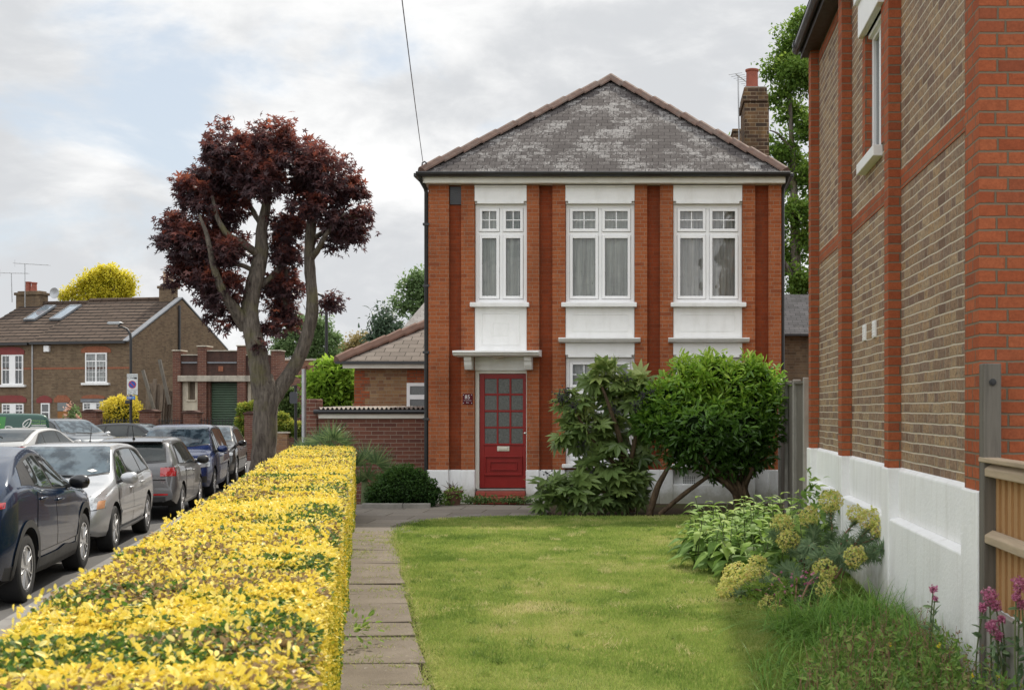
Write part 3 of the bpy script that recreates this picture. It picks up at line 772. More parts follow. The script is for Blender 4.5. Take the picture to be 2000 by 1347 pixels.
# roof: hipped towards the viewer, ridge running back
ex0, ex1, ez = hx(823), hx(1537), hz(341); yf_ = Y0 - .20; hw = (ex1 - ex0) / 2; xm_ = (ex0 + ex1) / 2
ya, za = yf_ + hw, 8.27; yb_ = Y0 + 10.1
rf = MB()
rf.poly([(ex0, yf_, ez), (ex1, yf_, ez), (xm_, ya, za)])
rf.poly([(ex1, yf_, ez), (ex1, yb_, ez), (xm_, yb_, za), (xm_, ya, za)])
rf.poly([(ex0, yb_, ez), (ex0, yf_, ez), (xm_, ya, za), (xm_, yb_, za)])
rf.poly([(ex0, yb_, ez - .03), (ex1, yb_, ez - .03), (ex1, yf_, ez - .03), (ex0, yf_, ez - .03)])
rf.poly([(ex0, yb_, ez), (xm_, yb_, za), (ex1, yb_, ez)])
roof = rf.obj('roof', SLATE, house, recalc=False)
def ridge_tiles(p, q, mt, parent, L=.46, w=.115, h=.085):
    p, q = Vector(p), Vector(q); n = max(1, round((q - p).length / L)); mb = MB(); d = (q - p) / n; dn = d.normalized()
    x = dn.cross(Vector((0, 0, 1))).normalized(); z = x.cross(dn)
    for i in range(n):
        a = p + d * i + z * random.uniform(-.006, .006); b = p + d * (i + 1) + dn * .02 + z * (.016 + random.uniform(0, .004))
        vs = []
        for c, e in ((a, 0), (b, .008)):
            for u, v in ((-w, -h * .55), (-w * .93, -h * .25), (-w * .38, h * .45), (0, h * .62), (w * .38, h * .45), (w * .93, -h * .25), (w, -h * .55)): vs.append(c + x * u + z * (v + e))
        mb.add(vs, [(j, j + 1, 8 + j, 7 + j) for j in range(6)] + [(0, 7, 13, 6)] + [tuple(range(7)), tuple(range(7, 14))])
    return mb.obj('hip_tile', mt, parent)
ridge_tiles((ex0 + .02, yf_ + .02, ez + .05), (xm_, ya, za + .05), HIP, roof)
ridge_tiles((ex1 - .02, yf_ + .02, ez + .05), (xm_, ya, za + .05), HIP, roof)
ridge_tiles((xm_, ya, za + .06), (xm_, yb_, za + .06), HIP, roof)
gt = MB(); gy = Y0 - .24
gt.prism([(gy - .07, hz(341)), (gy - .075, hz(343)), (gy - .065, hz(347)), (gy - .03, hz(349.5)), (gy + .03, hz(349.5)), (gy + .05, hz(347)), (gy + .05, hz(341))], 'x', hx(818.5), hx(1541))
gt.box(ex1 - .02, ex1 + .1, Y0 - .2, Y0 + 10, hz(349.5), hz(342)); gt.box(ex0 - .1, ex0 + .02, Y0 - .2, Y0 + 10, hz(349.5), hz(342))
gt.obj('gutter', BLACKP, house, bevel=.01)
fa = MB(); fa.box(hx(831), hx(1530), Y0 - .17, Y0 - .13, hz(360.5), hz(349) ); fa.box(hx(831), hx(1530), Y0 - .13, Y0 + .2, hz(360.5), hz(359))
fa.box(hx(829), hx(831) - .002, Y0 - .17, Y0 + 10, hz(360.5), hz(349)); fa.box(hx(1530) + .002, hx(1532), Y0 - .17, Y0 + 10, hz(360.5), hz(349))
for p in (978, 1010, 1260, 1376): fa.box(hx(p), hx(p) + .006, Y0 - .172, Y0 - .16, hz(360), hz(350))
fa.obj('fascia', CREAM, house)
dp = MB(); dp.tube([(hx(824), Y0 - .22, hz(347)), (hx(825), Y0 - .20, hz(354)), (hx(831), Y0 + .0, hz(368)), (hx(832), Y0 + .03, hz(375)), (hx(832), Y0 + .03, 0)], .038, 10)
for p in (440, 560, 690, 820): dp.box(hx(832) - .055, hx(832) + .055, Y0 - .02, Y0 + .08, hz(p), hz(p) + .04)
dp.obj('downpipe', BLACKP, house, smooth=40)
dp = MB(); dp.tube([(hx(1537), Y0 - .2, hz(346)), (hx(1536), Y0 - .12, hz(352)), (hx(1529.5), Y0 + .06, hz(368)), (hx(1529.5), Y0 + .08, hz(380)), (hx(1529.5), Y0 + .08, 0)], .034, 10); dp.obj('downpipe', BLACKP, house, smooth=40)
hk = MB(); hk.tube([(hx(836), Y0 - .12, hz(338)), (hx(831), Y0 - .12, hz(334)), (hx(826.5), Y0 - .12, hz(328)), (hx(827.5), Y0 - .12, hz(321)), (hx(832), Y0 - .12, hz(318.5)), (hx(836), Y0 - .12, hz(322))], .014, 6); hk.obj('cable_hook', BLACKM, house)
# chimney stacks
YCH = 24.0; cx = lambda p: gx(p, YCH); czz = lambda p: gz(p, YCH)
ch = MB(); ch.box(cx(1454), cx(1502), YCH, YCH + 1.15, czz(330), czz(199), 0); ch.box(cx(1451), cx(1500.5), YCH - .035, YCH + 1.19, czz(199) + .001, czz(184), 0); ch.box(cx(1453), cx(1498), YCH - .02, YCH + 1.17, czz(184) + .001, czz(171), 0)
cho = ch.obj('chimney', CHIMBRICK, house, bevel=.01)
MB().box(cx(1456), cx(1496), YCH + .01, YCH + 1.13, czz(171) + .001, czz(168.5)).obj('flaunching', CONC, cho, bevel=.01)
pt = MB(); c_ = (cx(1471), YCH + .28, czz(169)); pt.lathe([(.145, 0), (.145, .06), (.118, .065), (.115, .35), (.135, .37), (.135, .40), (.10, .41), (.09, .3), (0, .3)], c_, 'z', 20); pt.obj('chimney_pot', CLAYRED, cho, smooth=40)
ar = MB(); ax_ = cx(1446); yr = YCH + .7
ar.tube([(ax_ + .02, yr, czz(262)), (ax_, yr, czz(128))], .014, 6)
ar.tube([(ax_ - .06, yr - .1, czz(128)), (ax_ + .28, yr + .5, czz(134))], .01, 5)
for i in range(7):
    t = i / 6; p = Vector((ax_ - .06, yr - .1, czz(128))).lerp(Vector((ax_ + .28, yr + .5, czz(134))), t); ar.tube([p + Vector((-.13, .08, 0)), p + Vector((.13, -.08, 0))], .005, 4)
ar.obj('aerial', GALV, cho)
Yc2 = 27.0; ch2 = MB(); ch2.box(gx(1432, Yc2), gx(1452, Yc2), Yc2, Yc2 + .6, 6.4, gz(258, Yc2)); ch2.box(gx(1430, Yc2), gx(1453, Yc2), Yc2 - .03, Yc2 + .63, gz(258, Yc2) + .001, gz(252, Yc2)); ch2.obj('chimney', CHIMBRICK, house, bevel=.01)

# ================================================================== overhead cable
cb = MB(); pA = Vector((hx(829), Y0 - .13, hz(321))); pB = Vector((1.2, -10, 6.4))
q = Vector((gx(785, 12), 12, gz(-2, 12)))
def cabpt(t):
    y = pA.y + (pB.y - pA.y) * t; px_ = 835 + (785 - 835) * min(1.6, (21.69 - y) / 9.69)
    return None
path = []
for i in range(25):
    t = i / 24; p = pA.lerp(q, t * 1.9); p.z -= .30 * 4 * t * 1.9 / 2 * (1 - t * 1.9) * .25; path.append(p)
cb.tube(path, .006, 5); put(cb.obj('overhead_cable', BLACKP), 'thin black overhead cable running to the left eaves of the brick house', 'cable')

# ================================================================== near house on the right
WX, PX = 1.82, 1.924                          # pilaster face, recessed panel
YN, YE = 7.02, 15.1
yof = lambda px, X=WX: X * F / (px - CX)
nh = empty('brick_house', (4.8, 11, 0), 'near brick house at the right with yellow brick side panels between red pilasters', 'house')
ZPL, ZLED, ZTOP = 1.138, .745, 5.95
w_ = MB()
wy0, wy1 = 10.68, 11.50                       # upper window
w_.box(PX + .13, 8.2, YN + .11, YE - .02, -.1, ZTOP, 0)
w_.box(PX, PX + .129, YN + .2, YE - .02, -.1, 3.90, 0); w_.box(PX, PX + .129, YN + .2, YE - .02, 5.10, ZTOP, 0); w_.box(PX, PX + .129, YN + .2, wy0 - .16, 3.90, 5.10, 0); w_.box(PX, PX + .129, wy1 + .16, YE - .02, 3.90, 5.10, 0)
w_.box(PX - .006, PX + .05, YN + .3, YE - .1, 3.355, 3.505, 2)
w_.box(PX - .006, PX + .05, YN + .3, YE - .1, 5.80, ZTOP - .02, 2)
for a, b in ((yof(1912), yof(1885)), (yof(1735), yof(1727)), (yof(1644), yof(1637)), (yof(1583.5), yof(1579.3))):
    if a > 7.1: w_.box(WX, PX + .02, a, b, ZPL, ZTOP + .3, 1)
w_.box(WX, 8.3, YN, YN + .33, ZPL, 6.6, 1)
for a, b in ((wy0 - .16, wy0), (wy1, wy1 + .16)): w_.box(PX - .008, PX + .128, a, b, 3.90, 5.10, 1)
w_.obj('wall', [STOCK, RED_NEAR, RED_NEAR], nh)
pw = MB()
pw.box(WX - .018, 8.25, YN - .018, YN + .36, -.1, ZPL - .002, 0)
for a, b in ((yof(1737), yof(1725.5)), (yof(1645), yof(1636)), (yof(1584.5), yof(1578.5))): pw.box(WX - .016, PX + .1, a - .02, b + .02, -.1, ZPL - .002, 0)
pw.prism([(WX - .004, -.1), (WX - .004, ZLED - .012), (PX + .0, ZLED + .012), (PX + .1, ZLED + .012), (PX + .1, -.1)], 'y', YN + .3, YE - .05, 0)
pw.prism([(PX - .035, ZLED), (PX - .035, ZPL - .02), (PX + .005, ZPL + .006), (PX + .1, ZPL + .006), (PX + .1, ZLED)], 'y', YN + .3, YE - .05, 0)
pw.obj('plinth', WHITE_R, nh, bevel=.012)
hd = MB(); hd.box(WX + .045, PX + .05, wy0 - .12, wy1 + .12, 5.10, 5.42); hd.box(WX + .01, PX + .05, wy0 - .16, wy1 + .16, 5.421, 5.50); hd.box(PX + .02, PX + .1, wy0, wy1, 5.06, 5.10)
hd.obj('window_head', WHITE, nh, bevel=.008)
wn = MB(); xw = PX + .055
wn.box(xw, xw + .06, wy0 + .003, wy0 + .07, 3.90, 5.098); wn.box(xw, xw + .06, wy1 - .07, wy1 - .003, 3.90, 5.098); wn.box(xw, xw + .06, wy0 + .07, wy1 - .07, 3.90, 3.97); wn.box(xw, xw + .06, wy0 + .07, wy1 - .07, 5.03, 5.098); wn.box(xw, xw + .06, (wy0 + wy1) / 2 - .03, (wy0 + wy1) / 2 + .03, 3.97, 5.03)
wno = wn.obj('window', UPVC, nh, bevel=.004)
MB().box(xw + .03, xw + .035, wy0 + .07, wy1 - .07, 3.97, 5.03).obj('pane', plain('dark_glass', (.05,.06,.065), .05, spec=.8), wno)
MB().box(WX + .02, PX + .05, wy0 - .03, wy1 + .05, 3.80, 3.898).obj('sill', WHITE, wno, bevel=.008)
for c in (11.55, 11.02):
    vt = MB(); vt.box(PX - .014, PX + .02, c - .075, c + .075, 2.25, 2.40)
    for i in range(5): vt.box(PX - .018, PX - .0135, c - .066, c + .066, 2.262 + i * .027, 2.275 + i * .027)
    vt.obj('air_vent', UPVC, nh)
ev = MB(); ev.box(1.76, PX + .4, YN - .25, YE + .10, ZTOP, ZTOP + .03, 0); ev.box(1.735, 1.759, YN - .25, YE + .12, ZTOP - .01, ZTOP + .17, 0); ev.obj('soffit', plain('dark_brown_soffit', (.028,.02,.016), .5), nh)
gu = MB(); gu.tube([(1.685, YN - .3, ZTOP + .12), (1.685, YE + .14, ZTOP + .10)], .055, 14)
for y in (9, 11, 13.2, 15.0): gu.tube([(1.685, y, ZTOP + .115), (1.685, y + .09, ZTOP + .115)], .07, 14)
gu.obj('gutter', BLACKP, nh, smooth=45)
rr = MB(); rr.poly([(1.65, YN - .3, ZTOP + .2), (1.65, YE + .15, ZTOP + .2), (5.0, YE + .15, 8.4), (5.0, YN - .3, 8.4)]); rr.poly([(8.5, YN - .3, ZTOP + .2), (8.5, YE + .15, ZTOP + .2), (5.0, YE + .15, 8.4), (5.0, YN - .3, 8.4)])
rr.obj('roof', SLATE_FAR, nh)
g_ = MB(); g_.prism([(1.95, ZTOP), (8.1, ZTOP), (5.0, 8.1)], 'y', YN + .05, YN + .3); g_.obj('gable', RED_NEAR, nh)

# ================================================================== fences
fx = 1.845
fe = empty('timber_fence', (fx, 5, 0), 'new pale timber fence panel with vertical boards beside the white plinth', 'fence')
y = 3.0; ft = gz(902, 6.98)
while y < 6.90:
    b_ = MB(); y1 = min(y + .123, 6.955); zz_ = ft - .05
    b_.prism([(fx + .02, y), (fx + .035, y), (fx + .045, y1 + .012), (fx + .037, y1 + .012)], 'z', .50, zz_); b_.obj('board', WOODNEW, fe); y += .118
for z0, z1 in ((ft - .075, ft), (.855, .93)):
    MB().prism([(fx - .03, z0), (fx - .03, z1 - .03), (fx + .018, z1), (fx + .018, z0)], 'y', 3.0, 6.97).obj('rail', WOODRAIL, fe, bevel=.006)
MB().box(fx - .04, fx + .05, 3.0, 6.98, ft + .002, ft + .03).obj('capping', WOODRAIL, fe, bevel=.006)
MB().box(fx - .02, fx + .02, 3.0, 6.97, -.03, .50).obj('gravel_board', CONC, fe, bevel=.006)
MB().box(fx - .02, fx + .018, 6.93, 6.965, .93, 1.23).obj('batten', WOODNEW, fe)
post = MB(); px0 = gx(1913, 6.97); post.box(px0, px0 + .10, 6.88, 6.98, 0, gz(710, 6.95)); 
po = post.obj('fence_post', WOODGREY, bevel=.006); put(po, 'grey weathered timber post bolted to the red brick corner', 'post')
bo = MB().lathe([(.02, 0), (.02, -.006), (.010, -.007), (.010, -.012), (0, -.012)], (px0 + .05, 6.879, gz(746, 6.88)), 'y', 12); b_ = bo.obj('bolt', BLACKM, None); b_.parent = po

# grey fence between the two houses
gf = empty('timber_fence', (2.2, 18, 0), 'dark grey old timber fence with concrete posts between the two houses', 'fence')
P0, P1 = Vector((gx(1578, 15.35), 15.35)), Vector((gx(1526, 21.7), 21.7))
zf = lambda t: gz(745, 15.35) * (1 - t) + gz(752, 21.7) * t
nb = 40
for i in range(nb):
    t0, t1 = i / nb, (i + 1.06) / nb; a, b = P0.lerp(P1, t0), P0.lerp(P1, t1); h_ = zf(t0) - .03 + random.uniform(-.012, .012)
    m_ = MB(); m_.prism([(a.x, a.y), (b.x - .012, b.y), (b.x + .005, b.y), (a.x + .02, a.y)], 'z', .05, h_); m_.obj('board', WOODGREY, gf)
for t in (.0, .33, .66, .985):
    c = P0.lerp(P1, t); MB().box(c.x - .06, c.x + .05, c.y - .05, c.y + .05, -.05, zf(t) + .05).obj('post', CONC, gf, bevel=.01)
m_ = MB(); m_.beam((P0.x - .02, P0.y, zf(0)), (P1.x - .02, P1.y, zf(1)), .05, .03); m_.obj('capping', WOODGREY, gf)
# ================================================================== cars
def paint(name, c, metal=.5, rough=.32):
    g = G(name); P = g.coord(); f = g.noise(P, 400, 2)
    cc = g.mix(g.math('MULTIPLY', g.rng(f, .4, .7), .25), c, tuple(min(1, x * 1.5 + .01) for x in c))
    d = g.rng(g.n('SeparateXYZ').outputs[2], 0, 1)
    sp_ = g.n('SeparateXYZ'); g.set(sp_.inputs[0], P)
    dirt = g.math('MULTIPLY', g.rng(sp_.outputs[2], .55, .15), g.rng(g.noise(P, 5, 4), .35, .7, .05, .3))
    cc = g.mix(dirt, cc, (.13, .125, .115))
    return g.done(g.pbr(cc, g.math('ADD', rough, g.math('MULTIPLY', dirt, .4)), metal, None, .35, coat=.65))
CARGLASS = plain('car_glass', (.016,.022,.022), .03, var=.3, spec=.5)
def screen_mat():
    g = G('windscreen_glass'); P = g.coord()
    a = g.rng(g.noise(g.scale(P, (1.2, 2.2, 2.5)), 2.2, 3), .42, .6)
    cc = g.mix(a, (.02, .032, .042), (.085, .115, .135))
    return g.done(g.pbr(cc, .04, 0, None, .6))
SCREEN = screen_mat()
TRIM = plain('car_black_trim', (.02,.02,.021), .5, var=.2)
CLAD = plain('car_grey_cladding', (.045,.045,.046), .65, var=.15)
ALLOY = plain('alloy_rim', (.50,.50,.51), .3, .45, var=.1)
ALLOYD = plain('dark_alloy_gaps', (.010,.010,.011), .75, spec=.2)
CHROME = plain('chrome', (.75,.75,.76), .12, 1.0, var=.05)
LAMP = plain('headlamp_glass', (.50,.52,.54), .08, .35, var=.3, scale=14, spec=.8, coat=1.0)
LAMPO = plain('amber_lens', (.46,.24,.13), .2, spec=.8)
TAIL = plain('tail_lamp_red', (.42,.008,.012), .15, var=.25, scale=20, spec=.8, coat=1.0)
PLY = plain('rear_number_plate', (.62,.48,.06), .4); PLW = plain('front_number_plate', (.75,.75,.72), .4)
ARCH = plain('wheel_arch_liner', (.008,.008,.008), .95)

def herm(pts, x):
    xs = np.array([p[0] for p in pts], float); ys = np.array([p[1] for p in pts], float)
    h = np.diff(xs); dl = np.diff(ys) / h
    m = np.zeros(len(xs)); m[0], m[-1] = dl[0], dl[-1]
    for i in range(1, len(xs) - 1):
        if dl[i-1] * dl[i] > 0:
            w1, w2 = 2*h[i] + h[i-1], h[i] + 2*h[i-1]; m[i] = (w1 + w2) / (w1 / dl[i-1] + w2 / dl[i])
    x = np.clip(np.asarray(x, float), xs[0], xs[-1]); i = np.clip(np.searchsorted(xs, x) - 1, 0, len(xs) - 2)
    t = (x - xs[i]) / h[i]
    return (2*t**3 - 3*t**2 + 1) * ys[i] + (t**3 - 2*t**2 + t) * h[i] * m[i] + (-2*t**3 + 3*t**2) * ys[i+1] + (t**3 - t**2) * h[i] * m[i+1]

class Car:
    def __init__(s, name, label, sp, loc, rz, group=None):
        s.sp = sp; s.root = empty(name, loc, label, sp.get('cat', 'car'), rz, group); s.P = sp['paint']
        s.cache = {}; s.xr, s.xf = sp['top'][0][0], sp['top'][-1][0]
        s.bot_pts = sp.get('bot', [(s.xr, .34), (s.xr + .25, .25), (0, .2), (s.xf - .3, .22), (s.xf, .28)])
        s.plan_pts = [(s.xr, sp.get('rp', .84)), (s.xr + .10, sp.get('rp', .84) + .07), (s.xr + .45, .985), (-.2, 1.0), (s.xf - .75, .985), (s.xf - .25, .885), (s.xf - .07, .76), (s.xf, sp.get('fp', .62))]
    def section(s, x):
        key = round(x * 400)
        if key not in s.cache: s.cache[key] = s._section(key / 400)
        return s.cache[key]
    def _section(s, x):
        x = min(max(x, s.xr), s.xf); sp = s.sp
        T = float(herm(sp['top'], x)); B = min(float(herm(sp['belt'], x)), T - .025); W = sp['W'] * float(herm(s.plan_pts, x)); b = float(herm(s.bot_pts, x))
        B = max(B, b + .12); T = max(T, B + .02)
        hg = T - B; c = min(1, hg / .22); R = max(.3, W - .055 - sp.get('tumble', .36) * hg)
        bb = B - b; hip = sp.get('hip', .012)
        ys = [0, W - .16, W - .05, W - .018, W, W - .006, W - .022 + hip * .4, W - .030, W - .050]
        zs = [b, b, b + .035, b + .2 * bb, b + .48 * bb, b + .70 * bb, b + .84 * bb, B - .022, B]
        y1 = W - .058; zt = T - .085 * min(1, hg / .3)
        for t in (.06, .2, .4, .6, .8, 1): ys.append(y1 + (R - y1) * t ** 1.12); zs.append(B + .004 + (zt - B - .004) * t)
        for f_, dz in ((.962, .040), (.90, .022), (.78, .011), (.5, .003)): ys.append(R * f_); zs.append(T - dz * c if hg > .05 else T - dz * .4)
        ys.append(0); zs.append(T)
        zs = np.maximum.accumulate(np.array(zs)); return np.array(ys), zs
    def side(s, x, z):
        ys, zs = s.section(x)
        if z > zs[-1]: return None
        return float(np.interp(z, zs[1:] + np.arange(len(zs) - 1) * 1e-7, ys[1:]))
    def topz(s, x, y):
        ys, zs = s.section(x); return float(np.interp(abs(y), ys[:8:-1], zs[:8:-1]))
    def endx(s, y, z, sg):
        xe = s.xf if sg > 0 else s.xr
        for k in range(160):
            x = xe - sg * k * .0075; w_ = s.side(x, z)
            if w_ is not None and abs(y) <= w_ and z >= s.section(x)[1][0]: return x
        return xe - sg * 1.2
    def body(s):
        sp = s.sp
        xs = np.unique(np.concatenate([np.linspace(s.xr, s.xf, 75), s.xr + np.array([.01,.025,.05,.08]), s.xf - np.array([.01,.025,.05,.08])]))
        vs = []; n = None
        for x in xs:
            ys, zs = s._section(x); ring = [(x, -y, z) for y, z in zip(ys, zs)] + [(x, y, z) for y, z in list(zip(ys, zs))[-2:0:-1]]
            n = len(ring); vs += ring
        fs = []
        for i in range(len(xs) - 1):
            for j in range(n): fs.append((i*n+j, i*n+(j+1) % n, (i+1)*n+(j+1) % n, (i+1)*n+j))
        fs += [tuple(range(n))[::-1], tuple(range((len(xs)-1)*n, len(xs)*n))]
        mb = MB(); mb.add(vs, fs); o = mb.obj('body', [s.P, ARCH, CLAD], s.root, local=True)
        ra = sp['r'] + sp.get('gap', .045); s.ra = ra; r = sp['r']
        cu = MB()
        for x in (sp['wb'] / 2, -sp['wb'] / 2):
            for sy in (-1, 1):
                cu.lathe([(ra, sy * (sp['W'] - .27)), (ra, sy * (sp['W'] + .3))], (x, 0, r + .015), 'y', 40)
        c = cu.obj('cutter', ARCH, None)
        md = o.modifiers.new('b', 'BOOLEAN'); md.object = c; md.operation = 'DIFFERENCE'; md.solver = 'EXACT'
        c.parent = s.root
        dg = bpy.context.evaluated_depsgraph_get(); me = bpy.data.meshes.new_from_object(o.evaluated_get(dg))
        o.modifiers.clear(); o.data = me; bpy.data.objects.remove(c)
        me.materials.clear()
        for m_ in (s.P, ARCH, CLAD): me.materials.append(m_)
        clz = sp.get('clad', 0)
        for p in me.polygons:
            cc = p.center; p.material_index = 0
            for x in (sp['wb'] / 2, -sp['wb'] / 2):
                if math.hypot(cc.x - x, cc.z - r - .015) < ra + .004 and abs(cc.y) < sp['W'] - .004: 
                    if abs(p.normal.y) < .6 or abs(cc.y) < sp['W'] - .2: p.material_index = 1
            if p.normal.z < -.7 and cc.z < .5: p.material_index = 1
            if p.material_index == 0 and cc.z < clz: p.material_index = 2
        me.shade_smooth(); me.set_sharp_from_angle(angle=rad(38)); s.bo = o
        return o
    def patch(s, name, A, B, axis, mt, off=.006, side=1, nu=14, nv=5, parent=None, thick=True):
        """surface patch between two 2-D curves A, B laid on the body; axis side / top / front / rear"""
        A = np.array(A, float); B = np.array(B, float)
        def res(C):
            d = np.r_[0, np.cumsum(np.linalg.norm(np.diff(C, axis=0), axis=1))]; t = np.linspace(0, d[-1], nu + 1)
            return np.stack([np.interp(t, d, C[:, 0]), np.interp(t, d, C[:, 1])], 1)
        a, b = res(A), res(B); vs = []
        for j in range(nv + 1):
            for i in range(nu + 1):
                p = a[i] * (1 - j / nv) + b[i] * j / nv
                if axis == 'side':
                    y = s.side(p[0], p[1]); y = .3 if y is None else y; vs.append((p[0], side * (y + off), p[1]))
                elif axis == 'top': vs.append((p[0], p[1], s.topz(p[0], p[1]) + off))
                else:
                    sg = 1 if axis == 'front' else -1; vs.append((s.endx(p[0], p[1], sg) + sg * off, p[0], p[1]))
        mb = MB(); mb.add(vs, [(j*(nu+1)+i, j*(nu+1)+i+1, (j+1)*(nu+1)+i+1, (j+1)*(nu+1)+i) for j in range(nv) for i in range(nu)])
        o = mb.obj(name, mt, parent or s.root, local=True, smooth=60)
        return o
    def wheels(s, spokes=5, rimc=None, style='split'):
        sp = s.sp; r = sp['r']; wd = .105
        for x in (sp['wb'] / 2, -sp['wb'] / 2):
            for sy in (-1, 1):
                yc = sy * (sp['W'] - .022 - wd)
                t = MB(); t.lathe([(r*.64, -wd*.8), (r*.70, -wd), (r*.92, -wd), (r*.985, -wd*.86), (r, -wd*.6), (r, wd*.6), (r*.985, wd*.86), (r*.92, wd), (r*.70, wd), (r*.64, wd*.8)], (x, yc, r), 'y', 48)
                wo = t.obj('wheel', RUBBER, s.root, local=True, smooth=35)
                m = MB(); e = sy
                m.lathe([(r*.66, e*wd*.82), (r*.655, e*wd*.95), (r*.60, e*wd*.92), (r*.585, e*wd*.55), (r*.585, e*wd*.1), (.0, e*wd*.1)], (x, yc, r), 'y', 48, 1)
                m.lathe([(r*.668, e*wd*.84), (r*.66, e*wd*.97), (r*.605, e*wd*.95), (r*.60, e*wd*.8)], (x, yc, r), 'y', 48, 0)
                m.lathe([(r*.15, e*wd*.5), (r*.145, e*wd*.84), (r*.08, e*wd*.9), (0, e*wd*.9)], (x, yc, r), 'y', 20, 0)
                ph = random.uniform(0, 6.28)
                for k in range(spokes):
                    for dd in ((-.13, .13) if style == 'split' else (0,)):
                        a0 = ph + 2 * math.pi * k / spokes; a1 = a0 + dd * 1.35
                        ww = .020 if style == 'split' else .050
                        p0 = (x + math.cos(a0 + dd * .5) * r * .1, yc + e * wd * .78, r + math.sin(a0 + dd * .5) * r * .1); p1 = (x + math.cos(a1) * r * .625, yc + e * wd * .84, r + math.sin(a1) * r * .625)
                        m.beam(p0, p1, ww, .03, 0, up=(0, 1, 0))
                m.obj('rim', [rimc or ALLOY, ALLOYD], wo, local=True, smooth=35, bevel=.004)
    def common(s, doors, wins, screen, rear, mirror, hand):
        sp = s.sp; tp = lambda x: float(herm(sp['top'], x)); bl = lambda x: float(herm(sp['belt'], x))
        dws = sp.get('drop', .105)
        for sy in (-1, 1):
            x0, x1 = wins['x0'], wins['x1']
            # dark surround then single lights
            n = 16
            xb = np.linspace(wins['b'][0], wins['b'][1], n); xt = np.linspace(wins['t'][0], wins['t'][1], n)
            lo = [(x, bl(x) + .020) for x in xb]; hi = [(x, max(bl(x) + .03, tp(x) - dws + .028)) for x in xt]
            s.patch('window_surround', lo, hi, 'side', TRIM, .003, sy, 24, 8)
            if sp.get('chrome'): s.patch('window_trim', [(x, bl(x) + .006) for x in xb], [(x, bl(x) + .022) for x in xb], 'side', CHROME, .008, sy, 24, 1)
            dobs = []
            ra = s.ra + .012; r = sp['r'] + .015
            for k, (a, b, at_, bt_) in enumerate(doors):
                zl = sp.get('doorz', .34); xs_ = np.linspace(a, b, 24)
                def lowz(x, base):
                    z = base
                    for ax in (sp['wb'] / 2, -sp['wb'] / 2):
                        d = abs(x - ax)
                        if d < ra + .02: z = max(z, r + math.sqrt(max(0, (ra + .02) ** 2 - d * d)))
                    return z
                zt_ = lambda x: bl(x) - .004
                s.patch('door_seam', [(x, lowz(x, zl - .008)) for x in np.linspace(a - .008, b + .008, 24)], [(x, zt_(x)) for x in np.linspace(at_ - .008, bt_ + .008, 24)], 'side', ARCH, .0015, sy, 24, 10)
                d = s.patch('door', [(x, lowz(x, zl)) for x in xs_], [(x, zt_(x)) for x in np.linspace(at_, bt_, 24)], 'side', [s.P], .005, sy, 24, 10)
                dobs.append(d)
                hx_ = at_ + .16 if True else 0; hz_ = bl(hx_) - .10
                y_ = s.side(hx_, hz_)
                h = MB(); h.tube([(hx_ - .09, sy * (y_ + .006), hz_), (hx_ - .06, sy * (y_ + .032), hz_ + .004), (hx_ + .06, sy * (y_ + .034), hz_ + .004), (hx_ + .09, sy * (y_ + .006), hz_)], .014, 8); h.obj('handle', hand, d, local=True, smooth=50)
            for (b0, b1, t0, t1) in wins['lights']:
                xb = np.linspace(b0, b1, 10); xt = np.linspace(t0, t1, 10)
                s.patch('side_window', [(x, bl(x) + .038) for x in xb], [(x, max(bl(x) + .045, tp(x) - dws)) for x in xt], 'side', CARGLASS, .0075, sy, 12, 8)
            # mirror
            mx, mz = mirror[0], bl(mirror[0]) + .085; my = s.side(mx, bl(mx) + .03)
            m = MB(); 
            prof = [(0, 0), (.045, .05), (.065, .12), (.062, .19), (.03, .225), (0, .23)]
            vs = []; fs = []; k_ = 14
            for q, (rr_, yy_) in enumerate([(.03, .0), (.07, .025), (.095, .08), (.098, .15), (.08, .20), (.03, .225)]):
                for j in range(k_):
                    a = 2 * math.pi * j / k_; vs.append((mx + math.cos(a) * rr_ * .78 - .03 * (yy_ / .2), sy * (my + .035 + yy_), mz + math.sin(a) * rr_ * .86))
            for q in range(5):
                for j in range(k_): fs.append((q*k_+j, q*k_+(j+1) % k_, (q+1)*k_+(j+1) % k_, (q+1)*k_+j))
            fs += [tuple(range(k_)), tuple(range(5*k_, 6*k_))]
            m.add(vs, fs); mo = m.obj('wing_mirror', mirror[1], s.root, local=True, smooth=60)
            m = MB(); m.beam((mx + .0, sy * (my - .03), mz - .06), (mx, sy * (my + .09), mz - .02), .07, .05); m.obj('mirror_arm', TRIM, mo, local=True, bevel=.012)
        def lid(nm, spec, mt, mt2, o1=.004, o2=.008):
            x0, x1, w0, w1, bow = spec      # base x, top x, half widths, bow of the base
            ys = np.linspace(-1, 1, 21)
            def cur(xx, w_, g, dx): return [(xx - g * bow * (y * y) + dx, y * w_) for y in ys]
            sg = 1 if x0 > x1 else -1
            s.patch('screen_surround', cur(x0, w0 + .025, 1, sg * .03), cur(x1, w1 + .025, .5, -sg * .025), 'top', mt2, o1, 1, 24, 10)
            return s.patch(nm, cur(x0, w0, 1, 0), cur(x1, w1, .5, 0), 'top', mt, o2, 1, 24, 12)
        ws = lid('windscreen', screen, SCREEN, TRIM)
        rw = lid('rear_window', rear, CARGLASS, TRIM)
        for sy in (-.35, .25):
            x0 = screen[0] + .01; q = MB(); q.tube([(x0 - .02, sy + .0, s.topz(x0 - .02, sy) + .02), (x0 - .05, sy - .28, s.topz(x0 - .05, sy - .28) + .016), (x0 - .10, sy - .52, s.topz(x0 - .10, sy - .52) + .014)], .009, 5); q.obj('wiper', TRIM, ws, local=True)
        return ws, rw
